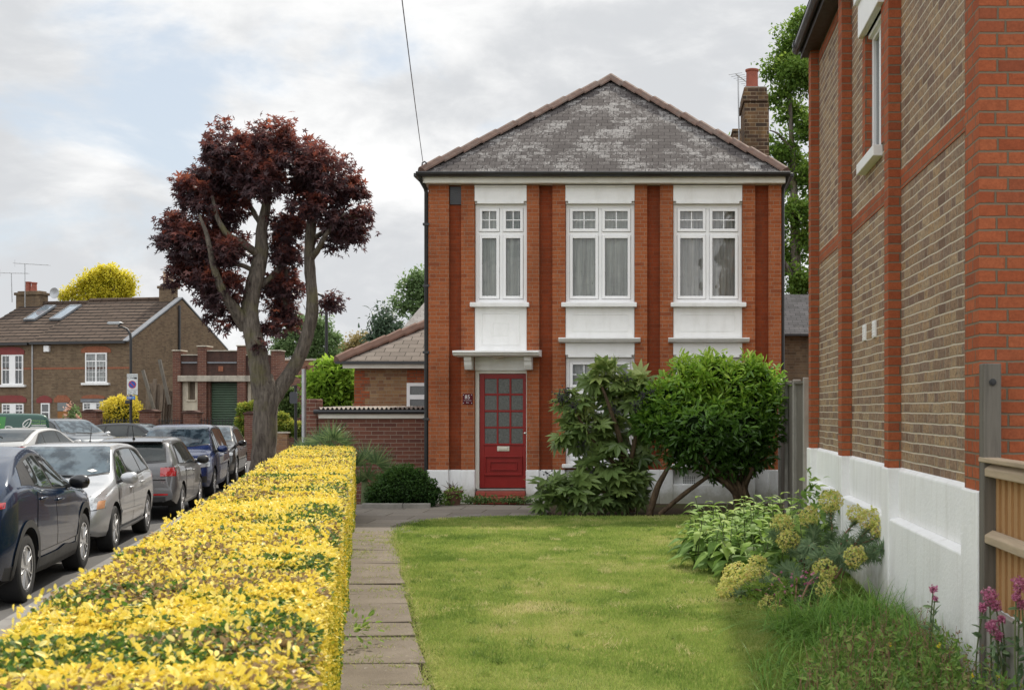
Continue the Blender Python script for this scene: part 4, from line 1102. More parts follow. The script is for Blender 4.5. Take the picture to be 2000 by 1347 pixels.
    def ends(s, head, tail, grille, plates, reflect=None):
        sp = s.sp
        for sy in (-1, 1):
            for spec, nm, mt, ax in ((head, 'headlight', LAMP, 'front'), (tail, 'tail_light', TAIL, 'rear')):
                (ya, yb, za, zb, sweep) = spec
                A = [(sy * (ya + (yb - ya) * t), za + sweep * t) for t in np.linspace(0, 1, 8)]; B = [(sy * (ya + (yb - ya) * t), zb + sweep * t * .6) for t in np.linspace(0, 1, 8)]
                s.patch('lamp_seal', [(p[0], p[1] - .012) for p in A], [(p[0], p[1] + .012) for p in B], ax, TRIM, .003, 1, 14, 8)
                lo = s.patch(nm, A, B, ax, mt, .008, 1, 14, 8)
                if ax == 'front' and sp.get('amber'):
                    A2 = [(sy * (ya + (yb - ya) * t), za + sweep * t) for t in np.linspace(.80, .98, 6)]; B2 = [(sy * (ya + (yb - ya) * t), zb - (zb - za) * .35 + sweep * t * .6) for t in np.linspace(.80, .98, 6)]
                    s.patch('indicator', A2, B2, ax, LAMPO, .011, 1, 6, 4, parent=lo)
        for nm, (a, b, c, d), mt, ax in grille:
            s.patch(nm, [(y, c) for y in np.linspace(a, b, 14)], [(y, d) for y in np.linspace(a, b, 14)], ax, mt, .007, 1, 18, 5)
        for ax, z, mt in (('front', plates[0], PLW), ('rear', plates[1], PLY)):
            s.patch('number_plate', [(-.26, z - .055), (.26, z - .055)], [(-.26, z + .055), (.26, z + .055)], ax, mt, .02, 1, 6, 2)
    def cladding(s, mt=None, w=.075, sill=True):
        sp = s.sp; r = sp['r'] + .015
        for sy in (-1, 1):
            for x in (sp['wb'] / 2, -sp['wb'] / 2):
                an = np.linspace(rad(-18), rad(198), 40)
                A = [(x + math.cos(a) * (s.ra + .001), max(.2, r + math.sin(a) * (s.ra + .001))) for a in an]; B = [(x + math.cos(a) * (s.ra + w), max(.2, r + math.sin(a) * (s.ra + w))) for a in an]
                s.patch('arch_trim', A, B, 'side', mt or CLAD, .012, sy, 48, 3)
            if sill:
                a, b = -sp['wb'] / 2 + s.ra + w - .02, sp['wb'] / 2 - s.ra - w + .02
                xs_ = np.linspace(a, b, 12); s.patch('sill_cladding', [(x, .225) for x in xs_], [(x, .40 + .10 * max(0, (.35 - abs(x - .25)))) for x in xs_], 'side', mt or CLAD, .014, sy, 20, 4)
    def aerial(s, x, lean=-.25, L=.3, bead=False):
        z = s.topz(x, 0); a = MB(); a.tube([(x, 0, z - .01), (x + lean * .15, 0, z + .04)], [.03, .018], 8); a.tube([(x, 0, z), (x + lean, 0, z + L)], [.008, .004], 6); a.obj('aerial', TRIM, s.root, local=True)

dirv = Vector((SL, 1, 0)).normalized(); right = Vector((1, -SL, 0)).normalized()
RZ_AWAY = math.atan2(dirv.y, dirv.x); RZ_TO = RZ_AWAY + math.pi
def parked(Yfirst, away, sp, dx=0):
    """Yfirst: Y of the first axle met from the viewer; kerbside wheel faces on the kerb line"""
    c = Vector((xk(Yfirst), Yfirst, ROAD_Z)) + dirv * (sp['wb'] / 2) - right * (sp['W'] - .02 - dx)
    return c, (RZ_AWAY if away else RZ_TO)
GRP = 'cars parked in a line along the kerb behind the hedge'

# dark blue coupe SUV, tail towards the viewer
sp = dict(paint=paint('dark_blue_paint', (.004,.017,.046), .15, .22), W=.905, wb=2.64, r=.348, gap=.05, tumble=.42, clad=.36, hip=.03, doorz=.47,
    top=[(-2.11,.62),(-2.09,.90),(-2.02,1.06),(-1.86,1.16),(-1.5,1.335),(-1.1,1.455),(-.6,1.535),(-.25,1.565),(.02,1.545),(.38,1.43),(.72,1.24),(.99,1.10),(1.5,1.04),(1.95,.93),(2.15,.78),(2.22,.64),(2.25,.48)],
    belt=[(-2.11,.60),(-1.95,1.04),(-1.5,1.17),(-1.1,1.16),(-.5,1.09),(.4,1.04),(.95,1.02),(1.5,.96),(2.0,.80),(2.25,.46)])
c, rz = parked(12.55, True, sp)
k = Car('parked_car', 'dark blue coupe SUV with grey wheel arch cladding, nearest car beyond the hedge', sp, c, rz, GRP); k.body()
k.common([(-.12, .94, -.17, .84), (-1.0, -.14, -.90, -.19)], dict(x0=0, x1=0, b=(-1.35, .86), t=(-1.10, .30), lights=[(-.06, .66, -.11, .22), (-.84, -.14, -.76, -.19), (.70, .82, .38, .28)]), (.91, .20, .66, .54, .16), (-1.93, -1.28, .56, .48, -.08), (.60, paint('black_gloss', (.01,.01,.012), .2)), sp['paint'])
k.wheels(5, ALLOY); k.cladding()
k.ends((.48, .86, .72, .84, .10), (.50, .83, .97, 1.04, .03), [('bumper_trim', (-.7, .7, .30, .52), CLAD, 'rear'), ('grille', (-.6, .6, .32, .58), TRIM, 'front'), ('garnish', (-.5, .5, .97, 1.03), TRIM, 'rear')], (.52, .78))

# silver hatchback facing the viewer
sp = dict(paint=paint('silver_paint', (.43,.44,.455), .5, .30), W=.868, wb=2.61, r=.315, tumble=.36, amber=1, doorz=.33,
    top=[(-2.165,.60),(-2.13,.88),(-2.03,1.02),(-1.80,1.22),(-1.5,1.375),(-1.1,1.445),(-.4,1.47),(.1,1.455),(.35,1.40),(.7,1.22),(1.02,1.03),(1.22,.965),(1.6,.90),(1.92,.80),(2.10,.69),(2.15,.58),(2.175,.45)],
    belt=[(-2.165,.56),(-2.0,.97),(-1.5,.985),(-.5,.945),(.5,.915),(1.05,.895),(1.5,.82),(1.9,.70),(2.175,.43)])
c, rz = parked(17.1, False, sp, -.01)
# facing the viewer the first axle met is the front one: centre is the same point
k = Car('parked_car', 'silver hatchback facing the viewer, second in the line beyond the hedge', sp, c, rz, GRP); k.body()
k.common([(.08, 1.08, .05, 1.03), (-.98, .06, -.88, .03)], dict(x0=0, x1=0, b=(-1.72, 1.02), t=(-1.40, .40), lights=[(.10, .90, .06, .36), (-.86, .03, -.80, .0), (-1.50, -.92, -1.28, -.86)]), (1.06, .30, .70, .57, .17), (-1.98, -1.55, .58, .52, -.06), (.86, sp['paint']), sp['paint'])
k.wheels(5, ALLOY, 'single')
k.ends((.42, .80, .60, .78, .035), (.55, .77, .82, .98, 0), [('grille', (-.34, .34, .60, .70), TRIM, 'front'), ('air_intake', (-.45, .45, .30, .42), TRIM, 'front'), ('fog_light_recess', (.52, .64, .36, .45), TRIM, 'front'), ('fog_light_recess', (-.64, -.52, .36, .45), TRIM, 'front'), ('bumper_trim', (-.6, .6, .30, .42), TRIM, 'rear')], (.50, .74))
for sy in (-1, 1): k.patch('side_moulding', [(-.85, .46), (.98, .50)], [(-.85, .50), (.98, .54)], 'side', sp['paint'], .018, sy, 24, 1)
for sy in (-1, 1): k.patch('sill', [(-.95, .215), (.95, .215)], [(-.95, .30), (.95, .30)], 'side', sp['paint'], .022, sy, 24, 2)
st_ = MB(); x_, y_ = .93, .46
st_.add([(x_ - .03, y_ - .07, k.topz(x_ - .03, y_ - .07) + .012), (x_ + .0, y_, k.topz(x_, y_) + .012), (x_ - .03, y_ + .07, k.topz(x_ - .03, y_ + .07) + .012), (x_ - .07, y_, k.topz(x_ - .07, y_) + .012)], [(0, 1, 2, 3)]); st_.obj('permit_sticker', PLW, k.root, local=True)
k.aerial(-1.25, -.12, .26)

# grey supermini, tail towards the viewer
sp = dict(paint=paint('grey_paint', (.13,.13,.133), .35, .30), W=.842, wb=2.47, r=.312, tumble=.34, rp=.88, doorz=.33,
    top=[(-1.905,.60),(-1.885,.86),(-1.84,.985),(-1.74,1.10),(-1.56,1.32),(-1.42,1.40),(-1.0,1.45),(-.4,1.465),(.1,1.45),(.38,1.39),(.72,1.21),(1.05,1.01),(1.25,.955),(1.6,.89),(1.85,.79),(2.0,.68),(2.04,.56),(2.065,.43)],
    belt=[(-1.905,.56),(-1.80,.955),(-1.4,.965),(-.5,.935),(.5,.905),(1.05,.89),(1.5,.82),(1.8,.70),(2.065,.41)])
c, rz = parked(22.3, True, sp, .15)
k = Car('parked_car', 'grey hatchback seen from behind with large red tail lights, third in the line', sp, c, rz, GRP); k.body()
k.common([(.05, 1.02, .02, .98), (-.90, .03, -.80, .0)], dict(x0=0, x1=0, b=(-1.48, .98), t=(-1.20, .38), lights=[(.06, .88, .03, .36), (-.82, .0, -.76, -.03), (-1.34, -.88, -1.14, -.82)]), (1.06, .32, .68, .56, .17), (-1.80, -1.53, .60, .53, -.03), (.84, TRIM), sp['paint'])
k.wheels(5, ALLOY, 'single')
k.ends((.42, .76, .62, .78, .05), (.53, .80, .79, .945, 0), [('grille', (-.4, .4, .62, .70), TRIM, 'front'), ('diffuser', (-.62, .62, .34, .43), TRIM, 'rear'), ('reflector', (.42, .66, .455, .485), TAIL, 'rear'), ('reflector', (-.66, -.42, .455, .485), TAIL, 'rear'), ('badge', (.30, .42, .80, .825), CHROME, 'rear'), ('tailgate_crease', (-.62, .62, .715, .735), ARCH, 'rear')], (.50, .62))
sb = MB(); sb.prism([(-1.62, 1.40), (-1.40, 1.425), (-1.38, 1.40), (-1.60, 1.375)], 'y', -.52, .52); sb.obj('roof_spoiler', sp['paint'], k.root, local=True, bevel=.008)
q = MB(); q.tube([(-1.86, 0, 1.02), (-1.80, .05, 1.06), (-1.79, .38, 1.07)], .010, 5); q.obj('rear_wiper', TRIM, k.root, local=True)
k.aerial(-1.30, -.16, .26)

# blue people carrier facing the viewer
sp = dict(paint=paint('deep_blue_paint', (.010,.026,.105), .2, .26), W=.913, wb=2.785, r=.33, tumble=.33, chrome=1, doorz=.35,
    top=[(-2.17,.62),(-2.15,.98),(-2.08,1.18),(-1.92,1.42),(-1.75,1.53),(-1.2,1.60),(-.5,1.62),(.0,1.60),(.35,1.53),(.75,1.35),(1.1,1.15),(1.3,1.06),(1.65,.99),(1.95,.90),(2.15,.76),(2.23,.62),(2.27,.46)],
    belt=[(-2.17,.58),(-2.05,1.02),(-1.5,1.04),(-.5,1.0),(.5,.98),(1.1,.96),(1.6,.89),(2.0,.77),(2.27,.44)])
c, rz = parked(27.8, False, sp, .07)
k = Car('parked_car', 'deep blue people carrier facing the viewer, fourth in the line', sp, c, rz, GRP); k.body()
k.common([(.10, 1.12, .07, 1.08), (-1.0, .08, -.92, .05)], dict(x0=0, x1=0, b=(-1.85, 1.10), t=(-1.62, .42), lights=[(.12, .80, .09, .42), (-.90, .05, -.86, .02), (-1.68, -.98, -1.52, -.92), (.86, 1.06, .56, .46)]), (1.16, .28, .74, .60, .18), (-2.06, -1.85, .62, .56, -.03), (.80, sp['paint']), sp['paint'])
k.wheels(5, ALLOY)
k.ends((.42, .84, .66, .78, .05), (.55, .88, .85, 1.05, 0), [('grille', (-.5, .5, .70, .76), CHROME, 'front'), ('daytime_lamp', (.50, .82, .85, .885), LAMP, 'front'), ('daytime_lamp', (-.82, -.50, .85, .885), LAMP, 'front'), ('air_intake', (-.5, .5, .36, .52), TRIM, 'front'), ('fog_light_recess', (.56, .80, .36, .50), TRIM, 'front'), ('fog_light_recess', (-.80, -.56, .36, .50), TRIM, 'front'), ('bumper_trim', (-.6, .6, .30, .42), TRIM, 'rear')], (.56, .80))

# black compact SUV
sp = dict(paint=paint('black_paint', (.006,.006,.007), .4, .25), W=.90, wb=2.67, r=.34, tumble=.36, chrome=1, clad=.33,
    top=[(-2.12,.62),(-2.10,.94),(-2.02,1.10),(-1.80,1.30),(-1.5,1.43),(-1.0,1.51),(-.3,1.53),(.1,1.51),(.4,1.44),(.75,1.27),(1.08,1.09),(1.28,1.03),(1.65,.98),(1.95,.90),(2.12,.78),(2.18,.62),(2.22,.46)],
    belt=[(-2.12,.58),(-2.0,1.02),(-1.5,1.03),(-.5,.99),(.5,.965),(1.1,.95),(1.6,.90),(2.0,.78),(2.22,.44)])
c, rz = parked(33.4, False, sp)
k = Car('parked_car', 'black car facing the viewer, farthest in the line before the maple trunk', sp, c, rz, GRP); k.body()
k.common([(.10, 1.08, .07, 1.04), (-1.0, .08, -.90, .05)], dict(x0=0, x1=0, b=(-1.72, 1.06), t=(-1.42, .46), lights=[(.12, .92, .09, .42), (-.88, .05, -.84, .02), (-1.5, -.96, -1.3, -.9)]), (1.12, .32, .70, .58, .18), (-1.98, -1.62, .60, .54, -.05), (.86, sp['paint']), sp['paint'])
k.wheels(5, ALLOY)
k.ends((.42, .82, .70, .80, .05), (.55, .88, .85, 1.0, 0), [('grille', (-.38, .38, .60, .76), TRIM, 'front'), ('air_intake', (-.6, .6, .34, .48), TRIM, 'front'), ('bumper_trim', (-.6, .6, .30, .42), TRIM, 'rear')], (.52, .78))

# far side: pale grey saloon, tail towards the viewer
sp = dict(paint=paint('warm_grey_paint', (.42,.415,.40), .4, .3), W=.90, wb=2.85, r=.33, tumble=.38, chrome=1, rp=.84,
    top=[(-2.4,.60),(-2.37,.88),(-2.28,1.0),(-2.0,1.08),(-1.6,1.21),(-1.2,1.345),(-.8,1.42),(-.2,1.45),(.2,1.43),(.6,1.32),(1.0,1.12),(1.3,1.0),(1.8,.92),(2.2,.80),(2.4,.62),(2.45,.45)],
    belt=[(-2.4,.56),(-2.2,.95),(-1.5,.97),(-.5,.94),(.5,.92),(1.2,.90),(1.8,.82),(2.2,.70),(2.45,.43)])
k = Car('parked_car', 'pale grey saloon seen from behind across the road, beyond the dark blue coupe SUV', sp, (gx(20, 34.5), 35.6, ROAD_Z), RZ_AWAY - .18, None); k.body()
k.common([(.10, 1.10, .07, 1.06), (-1.0, .08, -.92, .05)], dict(x0=0, x1=0, b=(-1.62, 1.10), t=(-1.05, .42), lights=[(.10, .95, .07, .38), (-.92, .05, -.86, .02), (-1.45, -.98, -1.05, -.92)]), (1.18, .30, .70, .57, .18), (-2.0, -1.0, .64, .54, -.12), (.90, sp['paint']), CHROME)
k.wheels(5, ALLOY); k.ends((.45, .80, .64, .76, .05), (.45, .86, .84, .95, .02), [('grille', (-.4, .4, .55, .72), TRIM, 'front'), ('bumper_trim', (-.6, .6, .30, .42), TRIM, 'rear')], (.5, .68))
q = MB(); x_ = -1.7; q.tube([(x_, -.0, k.topz(x_, 0) + .02), (x_ + .25, .25, k.topz(x_ + .25, .25) + .02), (x_ + .35, .30, k.topz(x_ + .35, .3) + .02)], .012, 5); q.obj('rear_wiper', TRIM, k.root, local=True)

# dark grey estate SUV turned side on
sp = dict(paint=paint('slate_grey_paint', (.11,.125,.14), .4, .3), W=.92, wb=2.8, r=.35, tumble=.33, chrome=1,
    top=[(-2.3,.66),(-2.27,1.0),(-2.18,1.2),(-2.0,1.46),(-1.8,1.57),(-1.2,1.64),(-.4,1.66),(.1,1.63),(.45,1.53),(.8,1.36),(1.15,1.16),(1.35,1.10),(1.8,1.04),(2.15,.94),(2.3,.76),(2.38,.48)],
    belt=[(-2.3,.62),(-2.1,1.06),(-1.5,1.09),(-.5,1.06),(.5,1.03),(1.2,1.01),(1.8,.95),(2.15,.84),(2.38,.46)])
k = Car('parked_car', 'slate grey SUV with its bonnet to the right, in front of the green van', sp, (gx(131, 43.6), 43.6, ROAD_Z), rad(-36)); k.body()
k.common([(.10, 1.10, .07, 1.06), (-1.0, .08, -.92, .05)], dict(x0=0, x1=0, b=(-1.95, 1.12), t=(-1.65, .50), lights=[(.12, .92, .09, .46), (-.90, .05, -.86, .02), (-1.75, -.98, -1.5, -.92)]), (1.22, .36, .74, .60, .18), (-2.16, -1.9, .62, .56, -.03), (.92, GALV), CHROME)
k.wheels(5, ALLOY); k.ends((.45, .84, .72, .84, .05), (.55, .88, .9, 1.1, 0), [('grille', (-.45, .45, .62, .82), TRIM, 'front'), ('bumper_trim', (-.6, .6, .30, .42), TRIM, 'rear')], (.55, .85))

# black hatchback side on
sp = dict(paint=paint('dark_slate_paint', (.018,.02,.024), .5, .3), W=.88, wb=2.62, r=.32, tumble=.36,
    top=[(-2.1,.60),(-2.07,.88),(-1.98,1.02),(-1.70,1.24),(-1.35,1.39),(-.9,1.455),(-.2,1.475),(.2,1.45),(.5,1.36),(.85,1.19),(1.15,1.03),(1.35,.97),(1.7,.91),(2.0,.80),(2.15,.64),(2.2,.45)],
    belt=[(-2.1,.56),(-1.95,.97),(-1.4,.985),(-.5,.95),(.5,.92),(1.15,.90),(1.6,.83),(2.0,.70),(2.2,.43)])
k = Car('parked_car', 'dark slate hatchback seen side on in front of the yellow bush', sp, (gx(268, 46.2), 46.2, ROAD_Z), rad(-6)); k.body()
k.common([(.08, 1.06, .05, 1.02), (-.98, .06, -.88, .03)], dict(x0=0, x1=0, b=(-1.62, 1.06), t=(-1.28, .46), lights=[(.10, .92, .06, .42), (-.86, .03, -.80, .0), (-1.46, -.92, -1.2, -.86)]), (1.12, .34, .70, .57, .17), (-1.92, -1.5, .58, .52, -.06), (.88, sp['paint']), sp['paint'])
k.wheels(5, ALLOY); k.ends((.42, .80, .62, .76, .04), (.55, .86, .82, .98, 0), [('grille', (-.4, .4, .55, .70), TRIM, 'front')], (.5, .72))

# green van, tail to the right
GREEN = paint('bright_green_paint', (.02,.20,.025), .1, .35); DGREEN = paint('dark_green_paint', (.008,.06,.042), .1, .35)
sp = dict(paint=DGREEN, W=.93, wb=2.9, r=.33, tumble=.10, rp=.93, cat='van',
    top=[(-2.25,.70),(-2.24,1.4),(-2.20,1.68),(-2.10,1.80),(-1.8,1.84),(0,1.86),(.45,1.83),(.8,1.68),(1.2,1.34),(1.5,1.15),(1.85,1.06),(2.1,.90),(2.2,.66),(2.24,.46)],
    belt=[(-2.25,.64),(-2.2,1.08),(-1.5,1.12),(0,1.10),(1.0,1.07),(1.5,1.03),(1.9,.92),(2.24,.44)])
k = Car('parked_van', 'green delivery van with a white leaf emblem on its side', sp, (-22.15, 39.5, ROAD_Z), math.pi + rad(27)); k.body()
k.common([(.25, 1.25, .22, 1.2)], dict(x0=0, x1=0, b=(.25, 1.25), t=(.25, .68), lights=[(.28, 1.05, .26, .62)]), (1.35, .62, .74, .64, .16), (-2.235, -2.18, .6, .6, -.0), (1.0, TRIM), TRIM)
k.wheels(5, ALLOYD, 'single'); k.ends((.5, .86, .72, .88, .05), (.74, .925, .95, 1.25, 0), [('grille', (-.45, .45, .62, .78), TRIM, 'front'), ('bumper_trim', (-.7, .7, .34, .5), TRIM, 'rear')], (.5, .6))
for sy in (-1, 1):
    k.patch('side_panel', [(-.85, .55), (2.0, .55)], [(-1.0, 1.74), (.0, 1.76)], 'side', GREEN, .006, sy, 24, 10)
    # leaf emblem and wording, lying on the flank
    def fl(x, z): y = k.side(x, z); return (x, sy * (y + .012), z)
    em = MB()
    em.tube([fl(-1.30, 1.12), fl(-1.36, 1.26), fl(-1.44, 1.37), fl(-1.50, 1.42)], .014, 6)
    em.tube([fl(-1.34, 1.22), fl(-1.24, 1.29), fl(-1.18, 1.32)], .014, 6)
    for (cx0, cz0, L, W_, an) in ((-1.60, 1.53, .155, .085, rad(128)), (-1.08, 1.37, .11, .06, rad(20))):
        lp = []
        for i in range(17):
            t = 2 * math.pi * i / 16; u = math.cos(t) * L; v = math.sin(t) * W_ * (1 - .3 * math.cos(t))
            lp.append(fl(cx0 + u * math.cos(an) - v * math.sin(an), cz0 + u * math.sin(an) + v * math.cos(an)))
        em.tube(lp, .016, 6, cap=False)
        em.tube([fl(cx0 - math.cos(an) * L, cz0 - math.sin(an) * L), fl(cx0 + math.cos(an) * L * .3, cz0 + math.sin(an) * L * .3)], .010, 5)
    em.obj('leaf_emblem', PLW, k.root, local=True)
    rotz = Euler((rad(90), 0, 0 if sy < 0 else math.pi))
    LGR = plain('lime_lettering', (.25,.50,.12), .5)
    yy_ = k.side(-1.9, 1.4) + .014
    for i, s_ in enumerate(('Helping your', 'business grow')):
        z = 1.61 - i * .085; text('lettering', s_, .078, (-1.93, sy * (k.side(-1.93, z) + .012), z), rotz, LGR, k.root)
    bl_ = MB()
    for i, wd_ in enumerate((.30, .34, .32, .22)):
        z = 1.45 - i * .06; wd_ *= .7; bl_.add([fl(-1.93 - wd_, z), fl(-1.93 + wd_, z), fl(-1.93 + wd_, z + .022), fl(-1.93 - wd_, z + .022)], [(0, 1, 2, 3)])
    bl_.obj('small_print', PLW, k.root, local=True)
    text('lettering', 'r', .40, (-.78, sy * (k.side(-.78, 1.4) + .014), 1.46), rotz, LGR, k.root)
# ================================================================== terraced houses across the junction
TA = rad(-12); TO = Vector((gx(253, 58), 58, ROAD_Z))
ca, sa = math.cos(TA), math.sin(TA)
def tloc(px, py, ly=0.0):
    """photo pixel -> (x, z) in the facade's own frame (facade plane ly)"""
    # ray (k, 1): point = Y*(k,1); local y = ly
    k = (px - CX) / F
    # (X,Y) = TO + lx*(ca,sa) + ly*(-sa,ca)
    ox, oy = TO.x - ly * sa, TO.y + ly * ca
    # k*Y = ox + lx*ca ; Y = oy + lx*sa
    lx = (ox - k * oy) / (k * sa - ca); Y = oy + lx * sa
    return lx, H - (py - CY) * Y / F - ROAD_Z
TW = masonry('terrace_brick', [(.15,.105,.07),(.20,.14,.09),(.25,.18,.115),(.18,.12,.08)], (.24,.195,.14), stain=.35, soot=((.05,.04,.03), .3))
TORANGE = plain('orange_arch_brick', (.26,.095,.05), .9, var=.25, scale=14)
TREDP = plain('red_painted_arch', (.20,.035,.032), .7, var=.15)
DGLASS = plain('reflecting_glass', (.035,.04,.042), .04, var=.4, scale=2, spec=.9)
SKYGL = plain('roof_light_glass', (.22,.26,.29), .03, var=.2, spec=1.0, coat=1)
PERR = math.hypot(1, 0)
def terr(name_label, x0, x1, ez, rzt, depth, chim, gable):
    t = empty('terraced_house', TO, name_label, 'house', TA, 'terraced houses across the junction')
    mid = depth / 2
    m = MB(); m.box(x0, x1, 0, depth, 0, ez, 0)
    if gable: m.prism([(0.0, ez), (depth, ez), (mid, rzt + .05)], 'x', x1 - .25, x1, 0)
    m.box(x0, x1, -.012, .05, tloc(100, 721)[1], tloc(100, 717.5)[1], 1)
    m.obj('wall', [TW, TORANGE], t, local=True)
    sl_ = (rzt - ez) / mid; oh = .18; xg = x1 - (.24 if gable else 0)
    r = MB()
    r.poly([(x0, -oh, ez - oh * sl_ + .08), (xg, -oh, ez - oh * sl_ + .08), (xg, mid, rzt + .08), (x0, mid, rzt + .08)])
    r.poly([(xg, depth + oh, ez - oh * sl_ + .08), (x0, depth + oh, ez - oh * sl_ + .08), (x0, mid, rzt + .08), (xg, mid, rzt + .08)])
    # rolled tile courses stand proud
    n = 13
    for i in range(n):
        f = i / n; y = -oh + (mid + oh) * f; z = ez - oh * sl_ + .08 + (rzt - ez + oh * sl_) * f
        r.prism([(y - .005, z + .0), (y - .005, z + .035), (y + .30, z + .30 * sl_ + .012), (y + .30, z + .30 * sl_ + .001)], 'x', x0, xg)
        r.box(x0, xg, y - .012, y - .007, z - .03, z + .030, 1)  # dark strip painting the shade line under each tile course
    ro = r.obj('roof', [TILE_BROWN, DIMFILL], t, local=True)
    rt = MB(); rt.tube([(x0, mid, rzt + .12), (xg, mid, rzt + .12)], .11, 8); rt.obj('ridge_tile', TILE_BROWN, ro, local=True)
    g = MB(); g.box(x0, x1 - .1, -oh - .09, -oh + .02, ez - .12, ez - .02); g.obj('gutter', BLACKP, t, local=True)
    if gable:
        cp = MB(); cp.beam((x1 - .12, -oh, ez - .02), (x1 - .12, mid, rzt + .17), .30, .06); cp.beam((x1 - .12, depth, ez - .02), (x1 - .12, mid, rzt + .17), .30, .06); cp.obj('verge', LEAD, t, local=True)
    return t, sl_, ro
EZ = tloc(150, 667)[1]; RZ_ = 7.45
xp = tloc(64, 700)[0]; xl = tloc(-75, 700)[0]
tr, slp, roofr = terr('brown brick end terrace house with two roof windows and a plain gable wall', xp + .003, 0, EZ, RZ_, 8.4, 1, True)
tl, _, roofl = terr('left terraced house with paired white sash windows under red painted arches', xl, xp - .003, EZ - .02, RZ_ - .1, 8.4, 1, False)
def twin(t, px0, py0, px1, py1, kind, arch=None, archm=None, sill=True):
    x0, z1 = tloc(px0, py0); x1, z0 = tloc(px1, py1)
    f = MB(); w_ = .06; yb, yf = -.001, -.05
    f.box(x0, x0 + w_, yf, yb, z0, z1); f.box(x1 - w_, x1, yf, yb, z0, z1); f.box(x0 + w_, x1 - w_, yf, yb, z0, z0 + w_); f.box(x0 + w_, x1 - w_, yf, yb, z1 - w_, z1)
    xm = (x0 + x1) / 2; zm = z0 + (z1 - z0) * (.5 if kind == 'pair' else .72); mw = .17 if kind == 'pair' else .035
    if kind != 'door':
        f.box(xm - mw, xm + mw, yf + .005, yb, z0 + w_, z1 - w_)
    f.box(x0 + w_, x1 - w_, yf + .008, yb, zm - .025, zm + .025)
    if kind == 'pair':
        for c in ((x0 + w_ + xm - mw) / 2, (x1 - w_ + xm + mw) / 2): f.box(c - .010, c + .010, yf + .012, yb, z0 + w_, z1 - w_)
        for zz_ in (zm + (z1 - zm) * .5,): f.box(x0 + w_, x1 - w_, yf + .014, yb, zz_ - .008, zz_ + .008)
    elif kind == 'lead':
        for q in range(1, 6): 
            c = x0 + (x1 - x0) * q / 6; f.box(c - .006, c + .006, yf + .014, yb, z0 + w_, zm)
        for q in range(1, 4):
            c = z0 + (zm - z0) * q / 4; f.box(x0 + w_, x1 - w_, yf + .016, yb, c - .006, c + .006)
    wo = f.obj('window' if kind != 'door' else 'door', UPVC, t, local=True)
    p = MB(); p.box(x0 + .02, x1 - .02, -.012, -.002, z0 + .02, z1 - .02); p.obj('pane', DGLASS if kind != 'lead' else plain('curtained_pane', (.17,.18,.175), .15, var=.5, scale=5, spec=.8), wo, local=True)
    if sill:
        s = MB(); s.box(x0 - .16, x1 + .16, -.14, -.001, z0 - .11, z0 - .002); s.obj('sill', WHITE, wo, local=True)
    if arch:
        ax0, az1 = tloc(arch[0], arch[1]); ax1, az0 = tloc(arch[2], arch[3])
        a = MB(); a.prism([(ax0 + .12, az0), (ax0, az0), (ax0 - .0, az0 + (az1 - az0) * .55), (ax0 + .25, az1 - .03), ((ax0 + ax1) / 2, az1), (ax1 - .25, az1 - .03), (ax1, az0 + (az1 - az0) * .55), (ax1, az0), (ax1 - .12, az0)], 'y', -.03, -.001)
        a.obj('arch', archm, wo, local=True)
    return wo
twin(tr, 167.5, 689, 209.5, 747, 'lead', (159, 676, 217, 688.5), TORANGE)
twin(tr, 163, 786, 203, 812, 'pair', (160, 770.5, 205, 778), TORANGE, False)
l_ = MB(); a_ = tloc(160, 779); b_ = tloc(206, 785); l_.box(a_[0], b_[0], -.10, -.001, b_[1], a_[1]); l_.obj('window_canopy', LEAD, tr, local=True)
twin(tl, 4, 693, 46, 751, 'pair', (-6, 677.5, 48, 692), TREDP)
twin(tl, 5, 788, 47, 815, 'pair', (-8, 771.5, 52, 785.5), TREDP, False)
twin(tr, 81, 787, 98, 850, 'door', (72, 772, 102, 786.5), TREDP, False)
x0, z1 = tloc(113, 786); x1, _ = tloc(132.5, 786)
d_ = MB(); d_.box(x0, x1, -.02, -.001, 0.1, z1 - .42); do_ = d_.obj('door', OAK, tr, local=True); MB().box(x0, x1, -.03, -.001, z1 - .40, z1).obj('fanlight', plain('fanlight_glass', (.16,.17,.17), .1), do_, local=True)
a_ = MB(); ax0, az1 = tloc(106, 771.5); ax1, az0 = tloc(137, 785.5); a_.prism([(ax0, az0), (ax0, (az0 + az1) / 2), (ax0 + .2, az1), (ax1 - .2, az1), (ax1, (az0 + az1) / 2), (ax1, az0)], 'y', -.03, -.001); a_.obj('arch', TORANGE, do_, local=True)
b0, c0 = tloc(88.5, 675); b1, c1 = tloc(99, 687); MB().box(b0, b1, -.14, -.001, c1, c0).obj('alarm_box', UPVC, tr, local=True, bevel=.02)
MB().tube([(xp, -.03, EZ - .1), (xp, -.03, .2)], .035, 6).obj('waste_pipe', GALV, tr, local=True)
